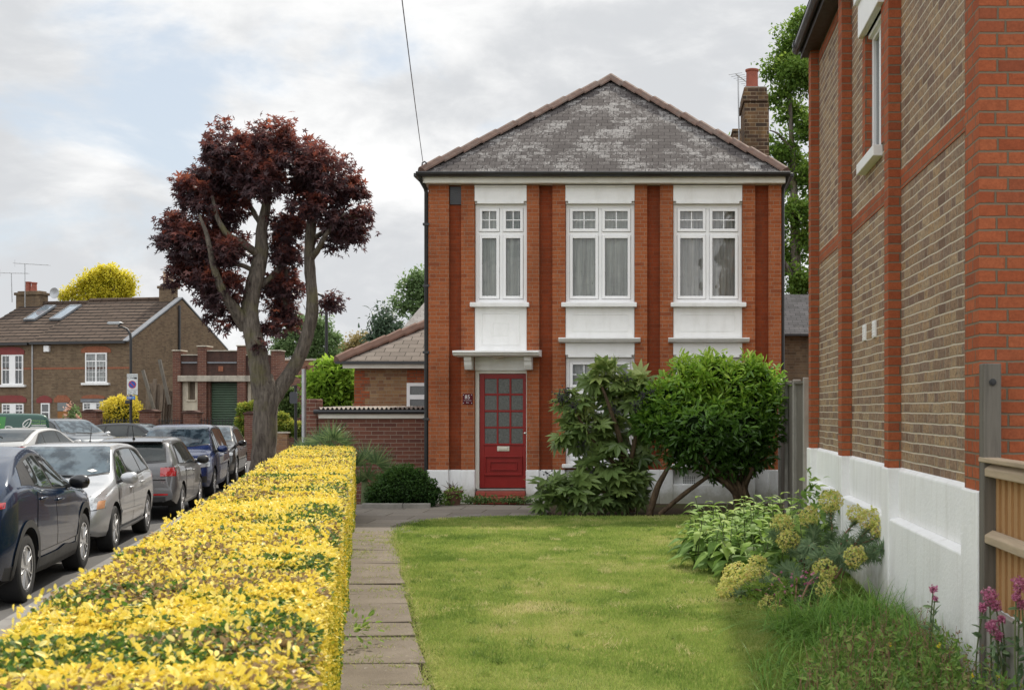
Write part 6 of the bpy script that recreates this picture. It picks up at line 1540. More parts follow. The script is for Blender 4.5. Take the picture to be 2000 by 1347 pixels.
def hedge_leaves():
    P, D, N, S, T = [], [], [], [], []
    def layer(y0, y1, dens, size, kind):
        area = (y1 - y0) * (.9 if kind == 'top' else 1.12); n = int(area * dens)
        y = rng.uniform(y0, y1, n); lump = .020 * (fbm(y * 2.3, y * 0 + 5) - .5) * 2
        if kind == 'top':
            u = rng.random(n); x = hedge_r(y) - HWf(y) * u + rng.normal(size=n) * .012
            edge = np.minimum(u, 1 - u) * .88; rnd = np.clip(1 - edge / .07, 0, 1) ** 2 * .045
            band = fbm(y * 2.2 + .15 * u, u * .8 + 2)
            z = HT + lump + (fbm(x * 6, y * 6) - .5) * .05 + (band - .5) * .05 - rnd - np.abs(rng.normal(size=n)) * .020
            p = np.stack([x, y, z], 1); nn = np.stack([.25 * (0.5 - u), 0 * u, 1 + 0 * u], 1) + rng.normal(size=(n, 3)) * .45
            d = np.stack([rng.normal(size=n), rng.normal(size=n), np.abs(rng.normal(size=n)) * .5 + .08], 1)
            gr = .74 * fbm(y * 2.6 + 40 + .3 * u, u * 1.2 + 20) + .26 * fbm(y * 11 + 3, u * 6 + 8); br = .72 * fbm(y * 2.0 + 11, u * 1.3 + 33) + .28 * fbm(y * 12 + 9, u * 7 + 1)
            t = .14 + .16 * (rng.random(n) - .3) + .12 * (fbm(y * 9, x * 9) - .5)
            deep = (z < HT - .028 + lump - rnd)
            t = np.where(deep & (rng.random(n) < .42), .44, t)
            g1 = np.clip((gr - .515) / .06, 0, 1); t = np.where(rng.random(n) < g1 * .74, .58 + .1 * rng.random(n), t)
            b1 = np.clip((br - .525) / .07, 0, 1); t = np.where(rng.random(n) < b1 * .50, .86 + .1 * rng.random(n), t)
            hit = (rng.random(n) < .075); t = np.where(hit, .55 + .1 * rng.random(n), t)
        else:
            sd = 1 if kind == 'right' else -1
            v = rng.random(n); z = -.06 + (HT + .02) * v + (0 if sd > 0 else -.12 * (1 - v))
            x0 = hedge_r(y) if sd > 0 else hedge_r(y) - HWf(y)
            bul = .05 * (fbm(y * 1.6, z * 2.2) - .5) * 2
            x = x0 + sd * (bul - .02 - np.abs(rng.normal(size=n)) * .022 - .05 * np.clip((z - HT + .08) / .1, 0, 1))
            p = np.stack([x, y, z], 1); nn = np.stack([sd + 0 * z, .24 * sd + 0 * z, .25 + 0 * z], 1) + rng.normal(size=(n, 3)) * .5
            d = np.stack([sd * (.4 + np.abs(rng.normal(size=n))), rng.normal(size=n), rng.normal(size=n) * .8 + .4], 1)
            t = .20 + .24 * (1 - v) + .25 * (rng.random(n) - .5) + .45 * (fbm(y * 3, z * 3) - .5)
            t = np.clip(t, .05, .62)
        P.append(p); D.append(d); N.append(nn); S.append(size * rng.uniform(.65, 1.25, n)); T.append(t)
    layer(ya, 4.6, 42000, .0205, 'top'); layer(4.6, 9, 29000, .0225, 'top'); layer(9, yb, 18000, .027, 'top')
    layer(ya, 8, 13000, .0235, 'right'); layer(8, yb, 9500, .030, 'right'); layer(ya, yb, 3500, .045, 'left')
    n = 5200; x = hedge_r(yb) - .95 * rng.random(n); z = rng.uniform(-.2, HT, n)
    P.append(np.stack([x, yb + rng.normal(size=n) * .02, z], 1)); D.append(rdir(n) + np.array([0, .5, .3])); N.append(rdir(n) + np.array([0, 1.2, 0])); S.append(.045 * rng.uniform(.7, 1.2, n)); T.append(.3 + .3 * rng.random(n))
    # wispy shoots above the clip line
    n = 900; y = ya + (yb - ya) * rng.random(n) ** 1.3; u = rng.random(n); x = hedge_r(y) - HWf(y) * u
    for q in range(4):
        P.append(np.stack([x + rng.normal(size=n) * .008, y + rng.normal(size=n) * .008, HT + .004 + .008 * q + 0 * u], 1)); D.append(np.stack([rng.normal(size=n), rng.normal(size=n), .9 + 0 * u], 1)); N.append(rdir(n)); S.append(rng.uniform(.017, .026, n)); T.append(.06 + .18 * rng.random(n))
    return scatter('foliage', [t_leaf(.56, .14, .10), t_leaf(.50, .06, .30), t_leaf(.62, .2, .02)], np.concatenate(P), np.concatenate(D), np.concatenate(N), np.concatenate(S), L_HEDGE, hg, np.concatenate(T))
hedge_leaves()

# ---- lawn grass
def inpoly(x, y, poly):
    r = np.zeros(len(x), bool); n = len(poly); j = n - 1
    for i in range(n):
        xi, yi = poly[i]; xj, yj = poly[j]
        c = ((yi > y) != (yj > y)) & (x < (xj - xi) * (y - yi) / (yj - yi + 1e-12) + xi); r ^= c; j = i
    return r
def grass():
    P, T, S = [], [], []
    for y0, y1, dens, w_, h_ in ((5.2, 9.5, 9000, .0042, .045), (9.5, 13.5, 6000, .006, .048), (13.5, 19.0, 3800, .009, .05)):
        n = int((y1 - y0) * 6.2 * dens); x = rng.uniform(-4.1, 1.9, n); y = rng.uniform(y0, y1, n)
        jit = rng.normal(size=n) * .06; jy = rng.normal(size=n) * .06
        k = inpoly(x + jit, y + jy, lawn_poly); x, y = x[k], y[k]; n = len(x)
        f = fbm(x * 1.1 + 5, y * .9); g2 = fbm(x * 4 + 9, y * 4)
        t = .40 + .9 * (f - .5) + .35 * (g2 - .5)
        dry = np.clip((fbm(x * .9 + 50, y * 1.2 + 20) - .5) / .12, 0, 1); t = t + dry * .24 - .22 * np.clip((x - .6) / .8, 0, 1) - .18 * np.clip((y - 16.2) / 1.2, 0, 1)  # darker green towards both houses paints their shade on the grass
        keep = rng.random(n) > dry * .25
        x, y, t = x[keep], y[keep], t[keep]; n = len(x)
        P.append(np.stack([x, y, -.014 + 0 * x], 1)); T.append(np.clip(t, .02, .98)); 
        hh = h_ * rng.uniform(.5, 1.3, n) * (1 + .7 * np.clip((x - .5) / 1.0, 0, 1)); S.append(np.stack([w_ * rng.uniform(.7, 1.3, n), hh, hh], 1))
    P = np.concatenate(P); T = np.concatenate(T); S = np.concatenate(S); n = len(P)
    D = rng.normal(size=(n, 3)) * np.array([.5, .5, .12]) + np.array([0, 0, 1.0])
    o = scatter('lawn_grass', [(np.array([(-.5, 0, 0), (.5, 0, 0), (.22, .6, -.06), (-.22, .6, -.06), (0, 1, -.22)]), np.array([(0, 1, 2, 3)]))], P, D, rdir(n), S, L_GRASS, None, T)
    # add pointed tips as a second triangle strip is needless at this size
    put(o, kind='stuff'); o['label'] = 'short mown lawn grass with straw coloured patches'; o['category'] = 'grass'
grass()
def lawn_tufts():
    P, T, S = [], [], []
    for q in range(420):
        y = 5.6 + 12.6 * rng.random(); x = rng.uniform(-3.5, 1.1)
        if not inpoly(np.array([x]), np.array([y]), lawn_poly)[0]: continue
        k = int(rng.integers(25, 70)); r_ = rng.uniform(.02, .06); a = np.stack([x + rng.normal(size=k) * r_, y + rng.normal(size=k) * r_, np.full(k, -.012)], 1)
        h = rng.uniform(.035, .075) * rng.uniform(.6, 1.2, k); P.append(a); S.append(np.stack([.0055 + 0 * h, h, h], 1)); T.append(np.full(k, rng.choice([.08, .2, .3, .85])) + rng.normal(size=k) * .06)
    P = np.concatenate(P); n = len(P); D = rng.normal(size=(n, 3)) * np.array([.6, .6, .1]) + np.array([0, 0, 1.0])
    o = scatter('lawn_tufts', [t_strip(1, .6, 3), t_strip(1, 1.0, 3)], P, D, rdir(n), np.concatenate(S), L_GRASS, None, np.clip(np.concatenate(T), 0, 1)); put(o, kind='stuff'); o['label'] = 'coarser darker and straw coloured grass tufts scattered over the lawn'; o['category'] = 'grass'
lawn_tufts()
# tufts and straw in the joints of the path
n = 2600; yj = []; xj = []
for q in range(64):
    yc = rng.uniform(3, 16); xc = rng.uniform(hedge_r(yc) + .02, path_r(yc)); m_ = 60
    xj.append(xc + rng.normal(size=m_) * .13); yj.append(yc + rng.normal(size=m_) * .02 - .03 * rng.normal(size=m_))
for q in range(3200): 
    y = rng.uniform(2.5, 16.2); xj.append(np.array([path_r(y) + .02 - abs(rng.normal()) * .045 * (.4 + 1.4 * vnoise(np.array([y * 2.5]), np.array([3.]))[0])])); yj.append(np.array([y]))
xj = np.concatenate(xj); yj = np.concatenate(yj); n = len(xj); hh = rng.uniform(.015, .06, n)
o = scatter('path_weeds', [t_strip(1, .5, 3)], np.stack([xj, yj, 0 * xj], 1), rng.normal(size=(n, 3)) * np.array([.9, .9, .1]) + np.array([0, 0, .8]), rdir(n), np.stack([.005 + 0 * hh, hh, hh], 1), L_GRASS, None, np.clip(.3 + .55 * rng.random(n), 0, 1))
put(o, kind='stuff'); o['label'] = 'dry grass and weeds growing in the joints of the flagstones'; o['category'] = 'weeds'

# ---- trees
def spl(pts, n=6):
    pts = [np.array(p, float) for p in pts]; out = []
    for i in range(len(pts) - 1):
        p0 = pts[max(i - 1, 0)]; p1, p2 = pts[i], pts[i + 1]; p3 = pts[min(i + 2, len(pts) - 1)]
        for k in range(n):
            t = k / n; out.append(.5 * ((2 * p1) + (-p0 + p2) * t + (2*p0 - 5*p1 + 4*p2 - p3) * t*t + (-p0 + 3*p1 - 3*p2 + p3) * t**3))
    out.append(pts[-1]); return out
def limbs(name, specs, Y, mat, parent, wob=.0):
    m = MB()
    for pts in specs:        # (px, py, width px, dy)
        q = [(*at(a, b, Y), w_ * Y / F / 2) for a, b, w_, dy in pts]
        q = [(x, y + dy, z, r) for (x, y, z, r), (_, _, _, dy) in zip(q, pts)]
        s = spl(q, 5); m.tube([(p[0] + random.uniform(-wob, wob), p[1], p[2]) for p in s], [max(.004, p[3] * random.uniform(.96, 1.05)) for p in s], 12)
    return m.obj(name, mat, parent, smooth=60)
YM = 32.0
mp = empty('maple_tree', (gx(515, YM), YM, PAVE_Z), 'dark crimson leaved maple with a forked grey trunk on the pavement', 'tree')
trunk = [
 [(512,968,80,0),(514,940,62,0),(515,900,50,0),(517,850,45,0),(519,800,46,0),(520,770,47,0),(512,735,40,0)],
 [(516,775,44,0),(509,720,38,-.1),(505,690,37,-.1),(497,650,35,-.15),(490,610,33,-.1),(493,570,31,0),(500,530,30,.1),(506,490,27,.2),(506,450,22,.2),(512,400,18,.3),(520,330,12,.3),(528,270,6,.3)],
 [(528,785,32,0),(546,752,30,.2),(566,718,27,.3),(583,685,26,.3),(594,650,25,.3),(602,610,25,.35),(601,575,23,.4),(597,530,22,.4),(596,480,21,.4),(600,430,20,.4),(606,390,17,.3),(610,340,10,.2),(612,290,5,.2)],
 [(484,640,30,-.1),(468,606,22,-.4),(455,580,18,-.6),(440,530,13,-.8),(432,480,9,-.9),(415,430,5,-.9)],
 [(505,500,16,.2),(480,478,14,-.2),(455,462,12,-.4),(438,430,9,-.5),(428,390,6,-.5)],
 [(497,530,10,.1),(475,519,9,-.2),(448,520,7,-.3),(430,524,4,-.3)],
 [(500,560,14,.1),(535,520,13,.5),(545,470,11,.7),(552,420,8,.8),(560,360,5,.8)],
 [(548,520,9,.6),(541,560,9,.6),(546,600,7,.6)],
 [(600,500,14,.4),(620,485,11,.1),(640,462,9,-.2),(660,440,6,-.3),(680,420,4,-.3)],
 [(606,460,11,.4),(625,445,9,.6),(650,430,6,.8),(672,400,4,.9)],
 [(508,440,12,.2),(480,400,9,.4),(455,350,6,.6),(430,310,4,.7)],
 [(605,395,11,.3),(580,350,8,.6),(570,310,5,.8)], [(606,390,11,.3),(640,350,8,.1),(660,320,5,0)],
 [(508,752,16,-.1),(520,756,20,-.15),(530,754,15,-.1)],
]
limbs('trunk', trunk, YM, BARK, mp, .008)
def pxblobs(lst, Y, sq=.9):
    out = []
    for a, b, r, *dy in lst:
        x, y, z = at(a, b, Y); R_ = r * Y / F; out.append((x, y + (dy[0] if dy else 0), z, R_, R_ * sq, R_ * sq))
    return out
mb_ = pxblobs([(408,338,46,.3),(452,298,50,-.4),(500,284,42,.4),(545,292,45,-.4),(470,345,55,.7),(530,350,52,-.6),(590,310,45,.5),(630,340,46,-.4),(585,365,34,.6),(660,375,45,.3),(685,425,38,-.2),(655,450,38,.5),(690,455,25,0),(620,410,32,-.5),
   (392,395,38,-.4),(430,410,50,.4),(342,450,27,0),(370,470,42,-.5),(355,500,26,.3),(410,480,45,-.2),(400,535,42,.4),(360,545,26,0),(435,560,40,-.5),(395,575,28,.3),(455,605,22,0),(462,500,26,-.6),(440,480,34,.4),(420,600,22,.2),(345,430,22,.2),(365,375,22,-.2),(440,640,14,0),(530,600,26,.9),(545,640,16,.7),(480,640,18,.5),(560,440,34,.6),(528,425,34,.8),(545,490,35,.5),(540,560,30,.6),(550,600,24,.6),(520,640,20,.2),(512,672,17,-.5),(530,535,30,.9),(460,620,14,.3),(640,590,10,.2),(655,578,6,.2)], YM)
P, d, Cc, cbi, off = clump_pts(mb_, 560, 40, .125, .38, .30)
n = len(P); t = .26 + .30 * np.clip(d[:, 2], -.6, 1) + .26 * np.clip(off[:, 2], -.5, 1) + .1 * d[:, 0] + rng.normal(size=n) * .10  # upward leaves tinted lighter and redder, painting sunlight into the crown
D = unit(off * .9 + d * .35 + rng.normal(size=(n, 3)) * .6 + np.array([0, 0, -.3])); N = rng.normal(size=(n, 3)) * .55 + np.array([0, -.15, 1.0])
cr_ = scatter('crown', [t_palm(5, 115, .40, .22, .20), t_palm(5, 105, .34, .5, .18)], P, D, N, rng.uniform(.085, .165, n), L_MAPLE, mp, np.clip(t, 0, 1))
def twigs(parent, blobs, C, bi, r0, mat, frac=.5):
    m = MB(); B = np.array(blobs)
    for i in range(0, len(C), max(1, int(1 / frac))):
        c = B[bi[i], :3]; c = c + (C[i] - c) * .05; md = c + (C[i] - c) * .5 + np.array([0, 0, -.06 * B[bi[i], 3]]) + rng.normal(size=3) * .04
        m.tube([c, md, C[i]], [r0, r0 * .6, r0 * .25], 5, cap=False)
    return m.obj('twigs', mat, parent, smooth=60, recalc=False)
twigs(mp, mb_, Cc, cbi, .016, BARK, .5)

def tree(name, label, Y, trunk_px, blobs, nleaf, lsize, mat, cat='tree', group=None, bark_=None, lo=.3, tm=None, flip=None, base_z=-.35, core=0, sq=.85, lump=.22, updown=.3):
    x0 = gx(trunk_px[0][0][0], Y)
    r = empty(name, (x0, Y, base_z), label, cat, 0, group)
    limbs('trunk', trunk_px, Y, bark_ or BARK, r)
    b = pxblobs(blobs, Y, sq)
    sz = np.mean([q[3] for q in b]); ncl = int(nleaf / 36)
    P, d, Cc, cbi, off = clump_pts(b, ncl, 36, max(lsize * 1.1, .17 * sz), lo, lump, seed=Y)
    n = len(P); t = .40 + updown * .6 * d[:, 2] + updown * .8 * off[:, 2] + rng.normal(size=n) * .12
    twigs(r, b, Cc, cbi, .014 * Y / 32, bark_ or BARK, .34)
    D = off * .6 + d * .3 + rng.normal(size=(n, 3)) * .8; N = rng.normal(size=(n, 3)) * .7 + np.array([0, -.1, .9])
    scatter('crown', tm or [t_leaf(.6, .1, .15), t_leaf(.5, .15, .3)], P, D, N, lsize * rng.uniform(.6, 1.3, n), mat, r, np.clip(t, 0, 1))
    if core: core_blob('shaded_core', b, core, DKCORE, r)
    return r
G_ = 'background trees'
tree('robinia_tree', 'golden yellow leaved tree beyond the terrace roof', 78, [[(200,800,14,0),(203,600,10,0),(205,560,6,0)],[(203,600,7,0),(180,565,4,.3)],[(204,590,7,0),(230,560,4,-.3)]], [(190,548,26),(215,538,24),(238,550,20),(165,560,18),(250,570,14),(145,572,14),(128,580,10),(205,570,28),(230,575,20),(178,580,22)], 12000, .16, L_GOLD, group=G_, lo=.2, lump=.3)
tree('broadleaf_tree', 'pale green tree behind the street lamp and maple fork', 80, [[(600,800,14,0),(602,690,10,0),(600,640,5,0)]], [(560,670,26),(590,640,30),(620,640,26),(645,665,18),(600,680,34),(640,690,20),(545,690,16),(575,620,14)], 14000, .17, L_TREE2, group=G_, core=.55)
tree('broadleaf_tree', 'bronze tinted tree low on the horizon left of the house', 84, [[(705,800,12,0),(705,700,8,0)]], [(680,690,24),(705,672,24),(735,675,22),(755,690,16),(660,700,16)], 10000, .16, L_OLIVE, group=G_, core=.55)
tree('conifer_tree', 'dark drooping conifer left of the pale slate hall roof', 66, [[(755,800,8,0),(755,680,5,0),(754,600,2,0)]], [(755,606,6),(753,622,11),(757,640,16),(750,655,18),(762,662,16),(748,678,17)], 3200, .34, L_CON, group=G_, lo=.15, tm=[t_strip(.28, .6, 3)], updown=.2)
tree('broadleaf_tree', 'light green airy tree rising left of the house drainpipe', 52, [[(830,800,14,0),(826,660,9,0),(815,590,5,0)],[(826,640,6,0),(800,600,3,0)]], [(800,560,16),(820,545,18),(825,580,24),(795,590,16),(785,605,10),(835,610,20),(775,588,8),(812,615,14),(850,560,26)], 5200, .145, L_TREE2, group=G_, lo=.15, lump=.35)
tree('broadleaf_tree', 'tall mid green tree between the two houses behind the chimney', 37, [[(1560,800,34,0),(1556,600,24,0),(1552,420,17,0),(1545,250,9,0),(1540,120,4,0)],[(1555,560,15,0),(1535,525,9,-.4),(1515,500,4,-.6)],[(1553,430,11,0),(1525,400,6,.4),(1508,385,3,.6)],[(1550,300,9,0),(1520,270,5,-.4),(1500,262,2,-.5)],[(1547,200,7,0),(1525,170,3,.3)],[(1556,600,12,0),(1590,540,8,.3)]],
     [(1545,80,36,.4),(1575,60,40,-.3),(1525,130,28,.3),(1560,150,42,-.5),(1520,185,24,0),(1550,215,30,.5),(1585,250,35,0),(1515,290,24,-.3),(1545,300,34,.3),(1575,340,36,0),(1530,350,30,.6),(1510,345,18,0),(1555,420,34,-.4),(1525,445,26,.3),(1575,470,36,0),(1535,500,32,.3),(1515,540,20,0),(1555,550,32,-.3),(1585,560,30,0),(1600,150,36,0),(1612,400,40,0),(1440,262,13,1.5),(1428,268,8,1.5)], 25000, .115, L_TREE, group=G_, lo=.25, lump=.3)

# ---- bushes along the far street
def bush(name, label, Y, blobs, nleaf, lsize, mat, cat='bush', group=None, lo=.6, core=.82, tm=None, base=-.3, dy=None, updown=.35, tsh=.45, sq=.9, lump=.16, out=.8):
    b = pxblobs(blobs, Y, sq); x0 = sum(q[0] for q in b) / len(b)
    r = empty(name, (x0, Y, base), label, cat, 0, group)
    P, d, bi = blob_pts(b, nleaf, lo, lump, seed=Y)
    ok = P[:, 2] > base; P, d = P[ok], d[ok]; n = len(P)
    t = tsh + updown * d[:, 2] + rng.normal(size=n) * .10
    D = d * out + rng.normal(size=(n, 3)) * .6 + np.array([0, 0, .25]); N = rng.normal(size=(n, 3)) * .6 + d * .5 + np.array([0, 0, .6])
    scatter('foliage', tm or [t_leaf(.5, .12, .15), t_leaf(.42, .1, .3)], P, D, N, lsize * rng.uniform(.65, 1.25, n), mat, r, np.clip(t, 0, 1))
    if core: core_blob('shaded_core', [(x, y, z, a * .98, c * .98, e * .98) for x, y, z, a, c, e in b], core, DKCORE, r)
    return r
bush('yellow_bush', 'rounded bright yellow bush behind the railing of the end terrace', 52.3, [(236,812,40),(210,822,26),(262,820,26),(236,792,20),(195,832,14)], 13000, .095, L_YBUSH, core=.8)
rb = bush('rose_bush', 'thin rose bush with pale peach blooms left of the brick gate pier', 51.5, [(140,815,12),(152,822,14),(128,828,12),(146,800,8)], 700, .12, L_TREE2, core=0, lo=.1, cat='rose bush')
n = 70; c = np.array([at(a, b, 51.3) for a, b in ((130,801),(134,796),(149,818),(152,815),(128,812),(155,820),(136,790))]); P = np.repeat(c, 10, 0) + rng.normal(size=(70, 3)) * .06
scatter('blooms', t_leaf(.8, .2, .3), P, rdir(70), rdir(70), np.full(70, .11), PEACH, rb, rng.random(70))
bush('clipped_hedge', 'small green and gold hedge beside the shutter, behind the tall brick pier', 48.6, [(478,800,14),(488,815,16),(472,825,12),(482,840,14),(495,795,12)], 5000, .10, L_MIXH, cat='hedge', core=.75)
bush('clipped_hedge', 'low green hedge above the buff brick wall right of the maple trunk', 48.8, [(540,830,18),(560,835,18),(580,838,16),(552,815,10)], 5200, .10, L_MIXH, cat='hedge', core=.8)
bush('creeper', 'dark creeper on the wall behind the black framed road sign', 50, [(565,770,14),(560,790,16),(548,770,10),(572,800,14)], 1600, .16, L_IVY, cat='creeper', core=.6)
bush('laurel_bush', 'bright lime green laurel bush beside the side extension', 29.0, [(650,745,34),(665,725,22),(632,750,26),(675,760,24),(610,755,18),(640,715,12),(662,780,26),(630,775,26),(600,740,10),(618,712,6)], 3000, .17, L_LIME, core=.72, lo=.45, tm=[t_leaf(.36, .1, .2), t_leaf(.4, .08, .35)], base=-.25)

# ---- fan palms
def palm(label, Y, cx_, cy_, fans, group='fan palms behind the hedge'):
    x, y, z = at(cx_, cy_, Y); r = empty('fan_palm', (x, y, -.1), label, 'palm', 0, group)
    s = MB(); s.tube([(x, y, -.15), (x, y, z - .05)], [.07, .05], 10)
    P, D, N, S = [], [], [], []
    for (ax, ay, R_, lean) in fans:
        c = np.array(at(ax, ay, Y)) + np.array([0, lean, 0]); s.tube(spl([(x, y, z - .1), ((x + c[0]) / 2, (y + c[1]) / 2, (z + c[2]) / 2 + .08), tuple(c)], 4), .008, 5)
        ax_ = unit((c - np.array([x, y, z - .25]))[None])[0]; k = 26
        fn = unit(np.cross(ax_, np.array([ax_[2], .3, -ax_[0]]))[None])[0]
        sdv = unit(np.cross(ax_, np.array([0, -1, .25]))[None])[0]; nrm = np.cross(sdv, ax_)
        for i in range(k):
            a = rad(-105 + 210 * i / (k - 1)); dd = ax_ * math.cos(a) + sdv * math.sin(a) + nrm * rng.normal() * .06
            P.append(c); D.append(dd); N.append(nrm + rng.normal(size=3) * .15); S.append((R_ * rng.uniform(.85, 1.05)) * Y / F)
    s.obj('stem', STEMG, r)
    scatter('fronds', [t_strip(.055, .18, 4), t_strip(.05, .35, 4)], np.array(P), np.array(D), np.array(N), np.array(S), L_PALM, r, rng.random(len(P)))
palm('fan palm peeking over the far end of the hedge', 20.6, 645, 880, [(625,862,40,0),(658,856,44,-.2),(602,872,36,.1),(672,868,34,0),(640,858,46,.2),(590,876,30,0),(650,875,36,-.2)])
palm('fan palm spreading in front of the purple brick shed', 21.3, 712, 930, [(712,895,42,.1),(738,905,46,-.1),(755,922,38,0),(702,908,40,-.2),(724,932,40,-.2),(742,940,34,.1),(706,940,34,-.1)])

# ---- round dark bush, pot, edging, doorstep creeper
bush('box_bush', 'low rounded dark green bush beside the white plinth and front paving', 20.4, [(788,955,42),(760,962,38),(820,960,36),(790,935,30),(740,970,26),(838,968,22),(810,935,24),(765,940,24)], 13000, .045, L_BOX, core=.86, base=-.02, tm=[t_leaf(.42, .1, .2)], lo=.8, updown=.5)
Yp = 20.75; fpx, fpz = gx(886, Yp), 0
pot = MB(); pot.lathe([(.10, 0), (.15, .20), (.165, .20), (.165, .24), (.14, .24), (.13, .18), (0, .18)], (fpx, Yp, -.005), 'z', 24)
put(pot.obj('flower_pot', CLAY, smooth=40), 'brown terracotta flower pot left of the red front door step', 'pot')
b2 = bush('potted_plant', 'pale trailing plant growing in the terracotta pot', Yp - .08, [(884,966,15),(872,975,13),(868,985,10),(895,962,12),(876,968,10)], 420, .055, L_COMF, cat='plant', core=0, lo=.2, base=0)
n = 40; scatter('spikes', t_strip(.08, .5, 3), np.repeat(np.array([[fpx, Yp, .2]]), n, 0) + rng.normal(size=(n, 3)) * .03, rng.normal(size=(n, 3)) * np.array([.8, .8, .2]) + np.array([0, 0, .9]), rdir(n), rng.uniform(.12, .24, n), leafc('bronze_leaf', [(.08,.05,.03),(.14,.10,.05)], amt=.6), b2, rng.random(n))
for i, (a, b) in enumerate(((706, 786), (787, 840))):
    m = MB(); Ye = 20.05; m.box(gx(a, Ye), gx(b, Ye), Ye, Ye + .07, -.03, .075); put(m.obj('edging_stone', CONC, bevel=.012), ('long pale edging kerb in front of the round dark bush', 'short pale edging kerb near the flower pot')[i], 'edging', 'edging kerbs in front of the round dark bush')
def mat_plant(name, label, pts, nper, size, mat, cat, tm=None, spread=.09, hgt=.10):
    r = empty(name, pts[0], label, cat); P = []
    for x, y, z in pts: P.append(np.stack([x + rng.normal(size=nper) * spread, y + rng.normal(size=nper) * spread * .8, z + np.abs(rng.normal(size=nper)) * hgt], 1))
    P = np.concatenate(P); n = len(P)
    scatter('foliage', tm or t_leaf(.7, .1, .2), P, rdir(n) + np.array([0, -.2, .4]), rng.normal(size=(n, 3)) * .5 + np.array([0, -.2, 1]), size * rng.uniform(.6, 1.3, n), mat, r, rng.random(n)); return r
mat_plant('ground_creeper', 'low creeping plant left of the red doorstep', [(gx(p, 21.2), 21.2, .0) for p in (915, 925, 940, 955)], 160, .04, L_IVY, 'plant', None, .09, .055)
mat_plant('ground_creeper', 'low creeping plant in front of the right end of the red doorstep', [(gx(p, 21.25), 21.25, .0) for p in (985, 1000, 1012, 1025)], 130, .04, L_IVY, 'plant', None, .09, .05)

# ---- palmate evergreen shrub in front of the window
YF = 19.6
fs_ = empty('palmate_shrub', (gx(1235, YF), YF, 0), 'tall shrub with big palmate leaves and black berries in front of the ground floor window', 'shrub')
limbs('stems', [[(1232,1000,18,0),(1225,940,14,0),(1212,860,11,-.1),(1190,790,7,-.2),(1170,740,4,-.2)],[(1225,940,10,0),(1240,860,9,0),(1255,790,6,.1),(1235,735,4,.1)],[(1268,1002,14,-.3),(1284,950,12,-.3),(1300,920,9,-.2),(1316,890,6,-.1)],[(1288,1000,9,-.4),(1330,965,9,-.4),(1365,940,8,-.3),(1395,920,5,-.2)],[(1215,990,9,-.2),(1170,950,7,-.3),(1130,930,5,-.3)],[(1225,930,8,0),(1160,860,6,-.2),(1120,790,4,-.3)],[(1230,960,8,.1),(1262,900,6,.2),(1265,840,4,.2)]], YF, BARK_S, fs_)
fb = pxblobs([(1180,735,36,0),(1120,785,34,-.1),(1215,770,38,.1),(1250,745,26,.1),(1150,835,46,-.1),(1205,850,42,0),(1110,850,22,-.2),(1180,910,46,-.1),(1225,930,38,.0),(1120,950,40,-.5),(1085,975,26,-.6),(1150,975,32,-.5),(1190,965,36,-.2),(1240,975,22,0),(1265,830,24,.1),(1075,945,20,-.4),(1255,890,24,.1)], YF, .8)
P, d, bi = blob_pts(fb, 520, .5, .1)
ok = P[:, 2] > .12; P, d = P[ok], d[ok]; n = len(P)
D = d * .9 + np.array([0, -.45, -.45]) + rng.normal(size=(n, 3)) * .35; N = d * .55 + np.array([0, -.45, .7]) + rng.normal(size=(n, 3)) * .38
t = .30 + .35 * (P[:, 2] / 2.4) + .18 * d[:, 2] + rng.normal(size=n) * .08  # higher leaves take lighter tints, painting sun on the top of the shrub
scatter('leaves', [t_palm(8, 130, .50, .18, .19), t_palm(7, 125, .52, .34, .22), t_palm(9, 138, .50, .10, .17)], P, D, N, rng.uniform(.17, .31, n), L_FATSIA, fs_, np.clip(t, 0, 1))
for (a, b, k_) in ((1098,778,26),(1120,795,22),(1105,765,16),(1255,775,24),(1272,765,18),(1240,790,20),(1090,770,12),(1200,800,16),(1140,866,12),(1082,965,22),(1068,925,8),(1150,925,14),(1228,740,10)):
    c = np.array(at(a, b, YF - .35)); bm_ = MB(); bm_.tube([c + np.array([.0, .1, -.12]), c], [.006, .003], 4)
    for q in range(k_):
        p = c + rng.normal(size=3) * .045; bm_.tube([c, p], [.003, .002], 3); bm_.lathe([(0, -.014), (.012, -.007), (.012, .007), (0, .014)], p, 'z', 6)
    bm_.obj('berry_cluster', BERRY, fs_)

# ---- round evergreen shrub on fanned stems
YV = 19.5
ev_ = empty('evergreen_shrub', (gx(1452, YV), YV, 0), 'dense round glossy green shrub on fanned bare stems at the right of the house', 'shrub')
st_ = []
for i in range(15):
    tx = 1330 + i * 11 + random.uniform(-6, 6); ty = 885 + random.uniform(-10, 14); bx_ = 1432 + i * 2.0
    st_.append([(bx_ + 8, 985, 12, random.uniform(-.1, .1)), (bx_ - 4, 955, 10, random.uniform(-.15, .15)), ((bx_ + tx) / 2 - 6, 918, 8, random.uniform(-.25, .25)), (tx, ty, 6, random.uniform(-.4, .4)), (tx - 6 + (tx - 1400) * .15, ty - 60, 3, random.uniform(-.4, .4))])
limbs('stems', st_, YV, BARK_S, ev_)
eb = pxblobs([(1275,800,30,0),(1268,830,24,0),(1400,735,40,0),(1490,745,34,0),(1500,800,30,0),(1318,785,52,0),(1375,750,54,.1),(1440,752,54,0),(1478,790,46,0),(1310,835,44,-.1),(1370,830,62,-.3),(1435,835,60,-.2),(1482,845,40,0),(1335,880,36,-.1),(1395,890,44,-.1),(1450,890,42,0),(1480,885,26,0),(1285,800,28,0),(1340,730,30,.1),(1460,725,26,0)], YV, .95)
P, d, Cc, cbi, off = clump_pts(eb, 1100, 13, .055, .66, .12)
cz_ = gz(815, YV); cxm = gx(1390, YV)
